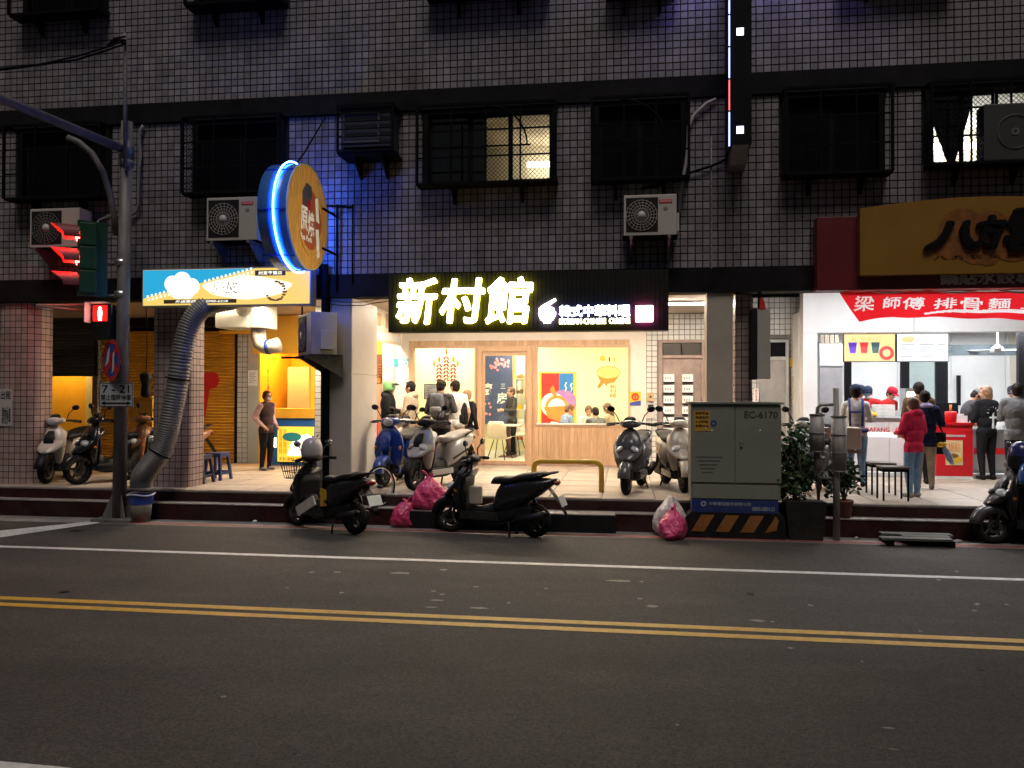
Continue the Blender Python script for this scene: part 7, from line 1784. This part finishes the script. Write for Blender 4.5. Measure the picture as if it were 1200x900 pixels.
def backpack(t, H, col, label, z=.60, w=.155, h=.26, strap=None, y=-.13, patch=None):
    b_ = thing('backpack', t.location, label, 'backpack', None, t.rotation_euler.z)
    c_ = Vector((0, y*H, (z+h*.5)*H))
    bd = part('body', col, b_, lambda b: b.ring_loft([ring_sec(0, 0, 1, 1) and [Vector((w*.5*H*q*math.copysign(abs(math.cos(a))**.7, math.cos(a)), y*H+.062*H*q*math.copysign(abs(math.sin(a))**.7, math.sin(a)), (z+h*f)*H)) for a in [2*math.pi*i/20 for i in range(20)]] for f, q in ((0,.75),(.04,.95),(.3,1.03),(.6,1.0),(.85,.9),(.96,.7),(1.0,.35))]), world=False)
    part('pocket', strap or col, bd, lambda b: b.ring_loft([[Vector((w*.40*H*q*math.copysign(abs(math.cos(a))**.7, math.cos(a)), (y-.055)*H+.03*H*q*math.copysign(abs(math.sin(a))**.7, math.sin(a)), (z+h*f)*H)) for a in [2*math.pi*i/16 for i in range(16)]] for f, q in ((.06,.7),(.10,1),(.38,1),(.44,.7))]), world=False)
    for s in (-1, 1):
        part('strap', strap or col, b_, lambda b: b.tube([Vector((s*.055,y+.03,z+h*.95))*H, Vector((s*.068,-.035,.845))*H, Vector((s*.072,.03,.85))*H, Vector((s*.085,.082,.76))*H, Vector((s*.105,.05,.64))*H, Vector((s*.09,y+.04,z+.03))*H], .013*H, 7), world=False)
    part('top_loop', strap or col, b_, lambda b: b.tube([Vector((-.02,y+.03,z+h))*H, Vector((0,y+.03,z+h+.022))*H, Vector((.02,y+.03,z+h))*H], .006*H, 6), world=False)
    if patch: part('label_patch', patch, bd, lambda b: b.rbox(Vector((.0,y-.088,z+h*.28))*H, (.045*H,.006,.045*H)), world=False)
    return b_
def fp(px, Y): return Vector((gx(px,Y), Y, ZF+.007))
k_blk = cloth('black', (.016,.016,.018)); k_wht = cloth('white', (.58,.56,.54)); k_gry = cloth('grey', (.16,.16,.165)); k_jean = cloth('jeans', (.16,.26,.38)); k_navy = cloth('navy', (.018,.024,.06))
k_red = cloth('crimson', (.60,.03,.085)); k_beige = cloth('beige', (.44,.36,.27)); k_pink = cloth('pale_pink', (.55,.36,.38)); k_vest = cloth('dark_vest', (.06,.04,.04)); k_char = cloth('charcoal', (.06,.055,.06))
k_khaki = cloth('khaki', (.36,.29,.21)); k_wred = cloth('work_red', (.55,.03,.03)); k_lav = cloth('lavender', (.30,.26,.42)); k_brn = cloth('brown', (.14,.08,.05)); k_sky = cloth('soft_blue', (.20,.26,.40)); k_shoe = cloth('shoe_grey', (.24,.22,.20)); k_shb = cloth('shoe_black', (.02,.02,.02))
m_mask = M('mask_white', (.66,.70,.72), .8)
FWD = dict(elL=(-.135,.03,.66), elR=(.135,.03,.66), wrL=(-.06,.16,.66), wrR=(.06,.16,.66))
FWDL = dict(elL=(-.14,.02,.65), elR=(.14,.02,.65), wrL=(-.05,.14,.60), wrR=(.05,.14,.60))
# --- stall keeper
person('person in dark vest, pink sleeves and white mask standing beside the stall counter', fl(312,551), R(-112), 1.50, k_vest, k_blk, k_shoe, sleeve=k_pink, hair=m_hairb, long_hair=.05, female=True, bulk=1.12, hem=.47, mask=m_mask,
       pose=dict(elL=(-.155,-.06,.66), wrL=(-.105,.06,.565), elR=(.155,-.05,.66), wrR=(.11,.06,.56)))
# --- queue at the restaurant
def hold_bag(t, P, H, hp): part('neck_warmer', k_blk, t, lambda b: b.ell(P['neck']+Vector((0,.005,.02)), (.085,.085,.05)), world=False)
person('rider in black jacket and pale green helmet facing a person in a beige hoodie', fp(455,15.0), R(-86), 1.68, k_blk, k_blk, k_shb, bulk=1.25, hem=.46, hat=('helmet', paint('helmet_green', (.28,.62,.26), .3)), pose=FWD, head_nod=-4, hood=True, extra=hold_bag)
person('person in beige hoodie with short dark hair facing the green helmet rider', fp(482,15.15), R(82), 1.68, k_beige, k_blk, k_shoe, bulk=1.12, hem=.47, pose=FWDL, hood=True)
tb = thing('plastic_carrier_bag', fp(469,15.05)+Vector((0,0,.80)), 'white plastic carrier bag held between the rider and the hoodie wearer', 'bag')
part('sack', M('thin_white_plastic', (.6,.58,.56), .4, var=.1, bump=.6, bscale=15), tb, lambda b: b.ring_loft([[Vector((q*.11*math.cos(a), q*.08*math.sin(a), z)) for a in [2*math.pi*i/14 for i in range(14)]] for q, z in ((.4,0),(.95,.03),(1.05,.12),(.85,.2),(.45,.27),(.2,.30))]), world=False)
part('handle', M('thin_white_plastic'), tb, lambda b: b.tube([(-.03,0,.29),(-.02,0,.36),(.02,0,.36),(.03,0,.29)], .008, 5), world=False)
q1 = person('person in black top wearing a grey backpack, seen from behind', fp(516.5,14.6), R(-4), 1.70, k_char, k_blk, k_shb, bulk=1.10, hem=.48, pose=dict(elL=(-.16,.0,.66), wrL=(-.10,.12,.60), elR=(.165,-.01,.67), wrR=(.10,.12,.66)), head_nod=12)
backpack(q1, 1.70, cloth('pack_grey', (.10,.105,.12)), 'slate grey backpack on the person in black', strap=cloth('pack_strap', (.17,.17,.18)))
q2 = person('person in white tee and beige shorts with bare legs beside the grey backpack wearer', fp(533.5,15.0), R(28), 1.70, k_wht, k_khaki, k_shoe, shorts=True, short_sleeve=True, hem=.49, head_turn=20,
            pose=dict(kneeL=(-.05,.0,.285), ankL=(-.03,-.01,.048), kneeR=(.06,.03,.285), ankR=(.10,.05,.048)))
q3 = person('small person with long light hair carrying a black backpack by the restaurant door', fp(547,15.25), R(-20), 1.52, k_blk, k_khaki, k_shoe, hair=m_hairl, long_hair=.07, female=True, shorts=True, hem=.5)
backpack(q3, 1.52, k_blk, 'black backpack with a small white label on the small long haired person', z=.57, h=.28, w=.17, patch=m_pw, strap=k_blk)
# --- inside the restaurant
person('waiter in dark clothes behind the glass door of the restaurant', fp(600,19.0), R(120), 1.60, k_char, k_blk, k_shb, hair=m_hairb, pose=FWD)
diners = ((660,17.7,R(-60),1.62,k_sky,m_hairb,.0,'diner in soft blue shirt sitting below the red and blue poster'),
          (690,18.05,R(180),1.58,k_wht,m_hairb,.03,'diner with brown hair sitting at the far side of the table'),
          (700,17.0,R(20),1.55,k_gry,m_hair,.0,'diner in grey top sitting with back to the restaurant window'),
          (719,17.55,R(70),1.66,k_beige,m_hairb,.12,'diner with long brown hair sitting at the right end of the table'))
for px, Y, rz, H, top, hr_, lh, lab in diners:
    p_ = fp(px, Y)
    person(lab, p_, rz, H, top, k_blk, k_shb, hair=hr_, long_hair=lh, seated=True, lean=10, pose=dict(elL=(-.13,.08,.40), elR=(.13,.08,.40), wrL=(-.06,.20,.44), wrR=(.06,.20,.44)), head_nod=15)
    chair(px, Y, rz, 'cream shell chair under the '+lab.split(' sitting')[0], None)
# --- dumpling shop staff and customers
k_cap = cloth('cap_navy', (.03,.04,.07)); k_rcap = cloth('cap_red', (.40,.02,.04)); k_apr = cloth('apron_navy', (.03,.05,.16))
def apron(t, P, H, hp):
    part('apron_straps', k_apr, t, lambda b: [b.tube([Vector((s*.06,.06,.80))*H, Vector((s*.062,-.01,.865))*H, Vector((s*.06,-.088,.78))*H, Vector((s*.055,-.09,.60))*H], .012*H, 7) for s in (-1,1)], world=False)
    part('apron_band', k_apr, t, lambda b: [b.tube([Vector((.102*math.cos(a),.082*math.sin(a),.555))*H for a in [2*math.pi*i/20 for i in range(20)]], .018*H, 7, closed=True), b.tube([Vector((-.055,-.09,.74))*H, Vector((.055,-.09,.74))*H], .010*H, 6)], world=False)
person('worker in white tee with navy apron straps and dark cap before the counter', fl(1003,570), R(-12), 1.60, k_wht, k_jean, k_shb, hat=('cap', k_cap), female=True, long_hair=.02, hem=.5, pose=FWD, extra=apron)
person('worker in dark cap behind the apron wearer at the far end of the counter', fp(1007,16.9), R(200), 1.62, k_wht, k_blk, k_shb, hat=('cap', k_cap), pose=FWDL, head_nod=15)
person('worker in red shirt and dark cap bending over the counter', fp(1020,16.85), R(150), 1.62, k_wred, k_blk, k_shb, hat=('cap', k_cap), pose=FWDL, lean=14, head_nod=18, mask=m_mask)
person('worker in red shirt and red cap bending over the counter', fp(1037,16.8), R(210), 1.60, k_wred, k_blk, k_shb, hat=('cap', k_rcap), pose=FWDL, lean=12, head_nod=18, female=True)
person('customer in a crimson coat and blue jeans standing beside the black stools', fl(1071,583), R(35), 1.42, k_red, k_jean, k_shoe, hair=m_hairb, long_hair=.085, female=True, bulk=1.28, hem=.455, pose=dict(elL=(-.15,.03,.66), wrL=(-.06,.15,.64), elR=(.15,.0,.66), wrR=(.07,.14,.62), kneeL=(-.055,.02,.285), ankL=(-.06,-.0,.048), kneeR=(.06,.02,.285), ankR=(.075,.02,.048)), head_nod=12, hood=True)
c2_ = person('customer in navy coat and wide khaki trousers beside the red till counter', fl(1084,573), R(-25), 1.52, k_navy, k_khaki, k_shoe, sleeve=k_navy, hair=m_hair, long_hair=.03, female=True, bulk=1.22, hem=.43, pose=dict(elR=(.15,.05,.67), wrR=(.10,.17,.67)), head_nod=10,
            extra=lambda t, P, H, hp: part('scarf', k_lav, t, lambda b: b.ell(P['neck']+Vector((.02,-.02,.0)), (.11,.09,.05)), world=False))
tb = thing('shoulder_bag', fl(1096,573)+Vector((0,0,.55)), 'black shoulder bag with yellow and pale blue charms on the navy coat', 'bag')
part('pouch', k_blk, tb, lambda b: b.rbox((0,0,.16), (.30,.12,.34), bev=.04), world=False)
part('charm', m_yel, tb, lambda b: [b.ell((.05,-.08,.14), (.06,.03,.04)), b.ell((.11,-.08,.15), (.04,.03,.03))], world=False)
part('towel', cloth('towel_blue', (.25,.36,.50)), tb, lambda b: b.ring_loft([[Vector((.10+.03*i+.05*w_*math.cos(a), -.08+.02*math.sin(a), .12-.07*i)) for a in [2*math.pi*j/10 for j in range(10)]] for i, w_ in enumerate((.5,1,1.1,1,.6))]), world=False)
part('strap', k_blk, tb, lambda b: b.tube([(-.12,0,.30),(-.15,.06,.62),(-.16,.12,.72),(.02,.1,.60),(.12,0,.30)], .012, 6), world=False)
person('customer in brown jacket behind the crimson coat wearer', fp(1077,14.1), R(-10), 1.66, k_brn, k_blk, k_shb, pose=FWD, head_nod=8)
person('worker in dark grey shirt and cap with blue gloves bending to the right', fp(1124,16.15), R(-95), 1.62, k_char, k_blk, k_shb, hat=('cap', k_gry), lean=24, head_nod=22, pose=dict(elL=(-.13,.20,.60), elR=(.13,.20,.60), wrL=(-.06,.31,.62), wrR=(.06,.31,.62)),
       extra=lambda t, P, H, hp: part('gloves', M('glove_blue', (.05,.42,.55), .5), t, lambda b: [b.ell(P['wr'+s]+Vector((0,.035,0)), (.04,.06,.045)) for s in 'LR'], world=False))
person('worker with orange hair behind the black jacket customer', fp(1149,16.7), R(175), 1.60, k_wht, k_blk, k_shb, hair=M('orange_hair', (.42,.17,.06), .45), long_hair=.02, female=True)
def cross(t, P, H, hp):
    part('back_print', m_pw, t, lambda b: [b.rbox((.02,-.125,1.02), (.035,.012,.28)), b.rbox((.02,-.126,1.07), (.13,.012,.03))] + [b.rbox((.02+.10*math.cos(a), -.122, 1.12+.12*math.sin(a)), (.012,.012,.03), Matrix.Rotation(-(a-math.pi/2),3,'Y')) for a in [R(10+26*i) for i in range(7)]], world=False)
person('customer in black jacket with white cross print and long light hair', fp(1156,14.9), R(18), 1.60, k_blk, k_blk, k_shb, hair=m_hairl, long_hair=.10, female=True, bulk=1.22, hem=.47, head_turn=50, pose=FWDL, extra=cross)
person('customer in grey jacket with dark hair at the end of the dumpling counter', fp(1192,13.7), R(-8), 1.64, k_gry, k_blk, k_shb, bulk=1.2, hem=.46, pose=FWD)
person('worker in white and navy behind the grey jacket customer', fp(1187,16.3), R(150), 1.60, k_wht, k_navy, k_shb, hat=('cap', k_cap), pose=FWDL, head_nod=15)
# ================================================================ small things
# stools
def plastic_stool(px, py, col, label):
    p = fl(px, py); t = thing('plastic_stool', p, label, 'stool', None, R(random.uniform(-12,12)))
    part('seat', col, t, lambda b: [b.rbox((0,0,.44), (.29,.29,.03), bev=.012), b.rbox((0,0,.405), (.265,.265,.04), bev=.006)], world=False)
    for sx in (-1,1):
        for sy in (-1,1):
            part('leg', col, t, lambda b: b.ring_loft([[Vector((sx*(x+dx), sy*(x+dy), z)) for dx, dy in ((-.03,-.03),(.012,-.03),(.012,.012),(-.03,.012))] for x, z in ((.165,0),(.125,.39))], sm=False), world=False)
    for k in range(4):
        a = math.pi/2*k; m3 = Matrix.Rotation(a,3,'Z')
        part('apron', col, t, lambda b: b.rbox(m3 @ Vector((0,.148,.12)), (.23,.012,.05), m3), world=False)
    return t
plastic_stool(234, 566, M('stool_navy', (.012,.016,.05), .4), 'dark navy plastic stool beside the tiled column')
plastic_stool(255, 562, M('stool_blue', (.02,.035,.13), .4), 'blue plastic stool between the navy stool and the orange shutter')
m_sttop = M('stool_top', (.06,.045,.04), .4)
def steel_stool(px, py, label):
    p = fl(px, py); t = thing('square_stool', p, label, 'stool')
    part('seat', m_sttop, t, lambda b: b.rbox((0,0,.455), (.36,.30,.03), bev=.006), world=False)
    part('frame', m_black, t, lambda b: [b.box(-.17,.17,s*.14-.01,s*.14+.01,.40,.439) for s in (-1,1)] + [b.box(s*.16-.01,s*.16+.01,-.128,.128,.40,.439) for s in (-1,1)], world=False)
    for sx in (-1,1):
        for sy in (-1,1): part('leg', m_black, t, lambda b: b.box(sx*.16-.011, sx*.16+.011, sy*.14-.0102, sy*.14+.0102, 0, .399), world=False)
steel_stool(1032, 579, 'square black stool farther from the crimson coat customer')
steel_stool(1046, 586, 'square black stool right beside the crimson coat customer')
# rubbish bags
def bag(p, w, h, col, label, seed, ears=True, inner=None):
    rn_ = random.Random(seed); t = thing('rubbish_bag', p, label, 'bag', None, rn_.uniform(0,3))
    def fn(b):
        rs = []; n = 64; K = 34
        ph = [rn_.uniform(0,6.28) for _ in range(12)]
        def prof(f):
            pts = ((0,.45),(.03,.80),(.12,1.02),(.28,1.08),(.48,.98),(.64,.78),(.78,.46),(.86,.24),(.90,.20))
            for (f0,q0),(f1,q1) in zip(pts, pts[1:]):
                if f <= f1: return q0+(q1-q0)*(f-f0)/(f1-f0)
            return .2
        for k in range(K+1):
            f = .9*k/K; q = prof(f); ring = []
            for i in range(n):
                a = 2*math.pi*i/n; cr = max(0, f-.25)/.65
                lump = 1+.09*math.sin(2*a+ph[0]+3*f)+.07*math.sin(3*a+ph[1]-6*f)+.05*math.sin(5*a+ph[2]+8*f)+.025*math.sin(8*a+ph[3]+17*f)
                lump += cr*(.06*abs(math.sin(6.5*a+ph[4]+2*f))+.05*abs(math.sin(10.5*a+ph[5]-3*f))-.05) + .018*math.sin(13*a+ph[6]+23*f)+.012*math.sin(21*a+ph[7]-31*f)
                ring.append(Vector((w/2*q*lump*math.cos(a), w/2*.8*q*lump*math.sin(a), h*(f+.018*math.sin(3*a+ph[8])*(f > .05)+.012*math.sin(7*a+ph[9]+9*f)*(f > .05)))))
            rs.append(ring)
        b.ring_loft(rs)
    part('sack', col, t, fn, world=False)
    part('knot', col, t, lambda b: b.ell((0,0,h*.89), (w*.10,w*.09,h*.045)), world=False)
    if ears:
        for s in (-1,1):
            k1 = rn_.uniform(.6,1.2); d1 = rn_.uniform(-.05,.05)
            part('ear', col, t, lambda b: b.ring_loft([[Vector((s*(w*(.03+.13*f*k1))+w*.065*q*math.cos(a), .012*q*math.sin(a)+d1*f, h*(.88+.17*k1*f+.02*math.sin(4*a)))) for a in [2*math.pi*i/12 for i in range(12)]] for f, q in ((0,.5),(.3,.9),(.6,1.1),(.85,.9),(1,.5))]), world=False)
m_bpink = M('pink_plastic', (.68,.06,.17), .28, var=.15, scale=12, bump=1.0, bscale=11, bdist=.05, coat=.2)
m_bpink2 = M('deep_pink_plastic', (.50,.035,.13), .28, var=.2, scale=12, bump=1.0, bscale=11, bdist=.05, coat=.2)
m_bwht = M('milky_plastic', (.55,.50,.49), .3, var=.12, scale=9, bump=1.0, bscale=10, bdist=.05, coat=.2)
bag(gd_(476,617), .40, .40, m_bpink2, 'dark pink rubbish bag on the road beside the black scooter', 1)
bag(Vector((gx(503,11.15), 11.18, .252)), .44, .50, m_bpink, 'bright pink rubbish bag standing on the black ramp block', 2)
bag(gd_(786,627), .46, .56, m_bwht, 'white rubbish bag leaning on the plinth of the utility cabinet', 3, ears=False)
bag(gd_(789,631.5), .36, .42, M('hot_pink_plastic', (.74,.08,.22), .28, var=.15, scale=12, bump=1.0, bscale=11, bdist=.05, coat=.2), 'hot pink rubbish bag in front of the white bag beside the utility cabinet', 4)
# plants
m_leaf = M('leaf_green', (.045,.085,.028), .4, var=.45, scale=7, island=.4, spec=.4)
m_leaf2 = M('leaf_dark', (.028,.06,.024), .4, var=.4, scale=7, island=.4)
m_twig = M('twig', (.09,.065,.045), .8); m_soil = M('soil', (.03,.022,.016), .9, bump=.6)
def leaves(b, c_, rad, n, L_, rnd, clump=9):
    cl = [Vector((rnd.gauss(0,.45)*rad[0], rnd.gauss(0,.45)*rad[1], rnd.uniform(-.9,.9)*rad[2])) for _ in range(clump)]
    for _ in range(n):
        k = rnd.choice(cl); p = c_+k+Vector((rnd.gauss(0,.26)*rad[0], rnd.gauss(0,.26)*rad[1], rnd.gauss(0,.22)*rad[2]))
        d = Vector((rnd.uniform(-1,1), rnd.uniform(-1,1), rnd.uniform(-.7,.5))).normalized(); s_ = d.orthogonal().normalized()
        s_ = Matrix.Rotation(rnd.uniform(0,6.28),3,d) @ s_; l = L_*rnd.uniform(.7,1.3); w_ = l*.27; u_ = d.cross(s_)*l*.10
        b.add([p, p+d*l*.35+s_*w_+u_, p+d*l*.75+s_*w_*.7, p+d*l, p+d*l*.75-s_*w_*.7, p+d*l*.35-s_*w_+u_], [(0,1,2,3),(0,3,4,5)], 0, True)
def branches(b, p0, rad, h, n, rnd):
    for _ in range(n):
        e = p0+Vector((rnd.uniform(-1,1)*rad, rnd.uniform(-1,1)*rad, h*rnd.uniform(.6,1)))
        m_ = p0.lerp(e,.5)+Vector((rnd.uniform(-.05,.05), rnd.uniform(-.05,.05), .05))
        b.tube([p0, m_, e], .01, 5, radii=[.014,.009,.004])
        for _ in range(2):
            q = m_.lerp(e, rnd.uniform(.2,.8)); b.tube([q, q+Vector((rnd.uniform(-.12,.12), rnd.uniform(-.12,.12), rnd.uniform(.03,.14)))], .004, 4)
rnd = random.Random(9)
pp = thing('planter_bush', (gx(937,11.05), 11.05, 0), 'dense green bush in a large black planter beside the utility cabinet', 'plant')
x0, x1 = gx(919,11.0), gx(966,11.0)
part('planter', M('planter_black', (.02,.019,.018), .6, var=.3, dirt=.3), pp, lambda b: b.ring_loft([[Vector((xx, yy, z)) for xx, yy in ((x0+i,10.88+i*.5),(x1-i,10.88+i*.5),(x1-i,11.18),(x0+i,11.18))] for i, z in ((.04,0),(.0,.46),(.0,.50))], sm=False))
part('soil', m_soil, pp, lambda b: b.box(x0+.03, x1-.03, 10.91, 11.15, .47, .505))
c_ = Vector((gx(932,11.05), 11.08, 1.0))
part('stem', m_twig, pp, lambda b: branches(b, Vector((c_.x,11.05,.49)), .2, .9, 9, rnd))
part('foliage', m_leaf, pp, lambda b: [leaves(b, c_, (.23,.19,.36), 1500, .08, rnd, 20), leaves(b, c_+Vector((-.05,0,-.36)), (.20,.17,.12), 260, .06, rnd)], kind='stuff', fix=False)
sp_ = thing('bare_shrub', (gx(960,11.08), 11.08, .47), 'sparse twiggy shrub between the bush and the drum post', 'plant')
part('twigs', m_twig, sp_, lambda b: branches(b, Vector((gx(959,11.08),11.08,.47)), .12, .62, 8, rnd))
part('foliage', m_leaf, sp_, lambda b: leaves(b, Vector((gx(959,11.08),11.08,.95)), (.10,.09,.26), 70, .05, rnd), kind='stuff', fix=False)
p3 = thing('potted_shrub', (gx(989,11.27), 11.3, .252), 'leafy shrub in a red brown pot beside the drum post', 'plant')
pc = Vector((gx(989,11.3), 11.3, .252))
part('pot', M('terracotta', (.20,.07,.045), .7, dirt=.3), p3, lambda b: b.lathe(pc, [(.001,.0),(.085,.0),(.11,.20),(.12,.20),(.12,.235),(.10,.235),(.10,.2)], 18))
part('stem', m_twig, p3, lambda b: branches(b, pc+Vector((0,0,.2)), .12, .4, 6, rnd))
part('foliage', m_leaf2, p3, lambda b: leaves(b, pc+Vector((.02,0,.50)), (.17,.15,.22), 420, .08, rnd, 10), kind='stuff', fix=False)
wp = thing('wall_plant', (gx(372,11.5), 11.5, ZF), 'small green sprig in a can beside the black riser pipe', 'plant')
part('can', m_galv, wp, lambda b: b.cyl((gx(374,11.5),11.5,ZF), (gx(374,11.5),11.5,at(374,528,11.5).z), .06))
part('foliage', m_leaf, wp, lambda b: leaves(b, at(374,519,11.5), (.09,.07,.09), 60, .07, rnd), kind='stuff', fix=False)
# litter in the gutter
def scrap(px, py, s, col, label):
    p = gd_(px, py); b = MB(); n = 7
    b.add([p+Vector((s*math.cos(2*math.pi*i/n)*rnd.uniform(.5,1.1), s*.5*math.sin(2*math.pi*i/n)*rnd.uniform(.5,1.1), rnd.uniform(.004,.03))) for i in range(n)]+[p+Vector((0,0,.045))], [(i,(i+1)%n,n) for i in range(n)])
    tag(b.build('litter_scrap', col), label, 'litter')
scrap(299, 611.5, .06, m_pw, 'flat white paper scrap in the gutter left of the basket scooter')
scrap(1004, 632.5, .05, M('scrap_grey', (.35,.34,.32), .7), 'crumpled grey scrap in the gutter beside the drum post')
scrap(1122, 636, .07, M('scrap_grey'), 'pale scrap beside the end of the plank ramp')
scrap(935, 631, .09, M('scrap_grey'), 'pale crumpled bag scrap beside the black planter')
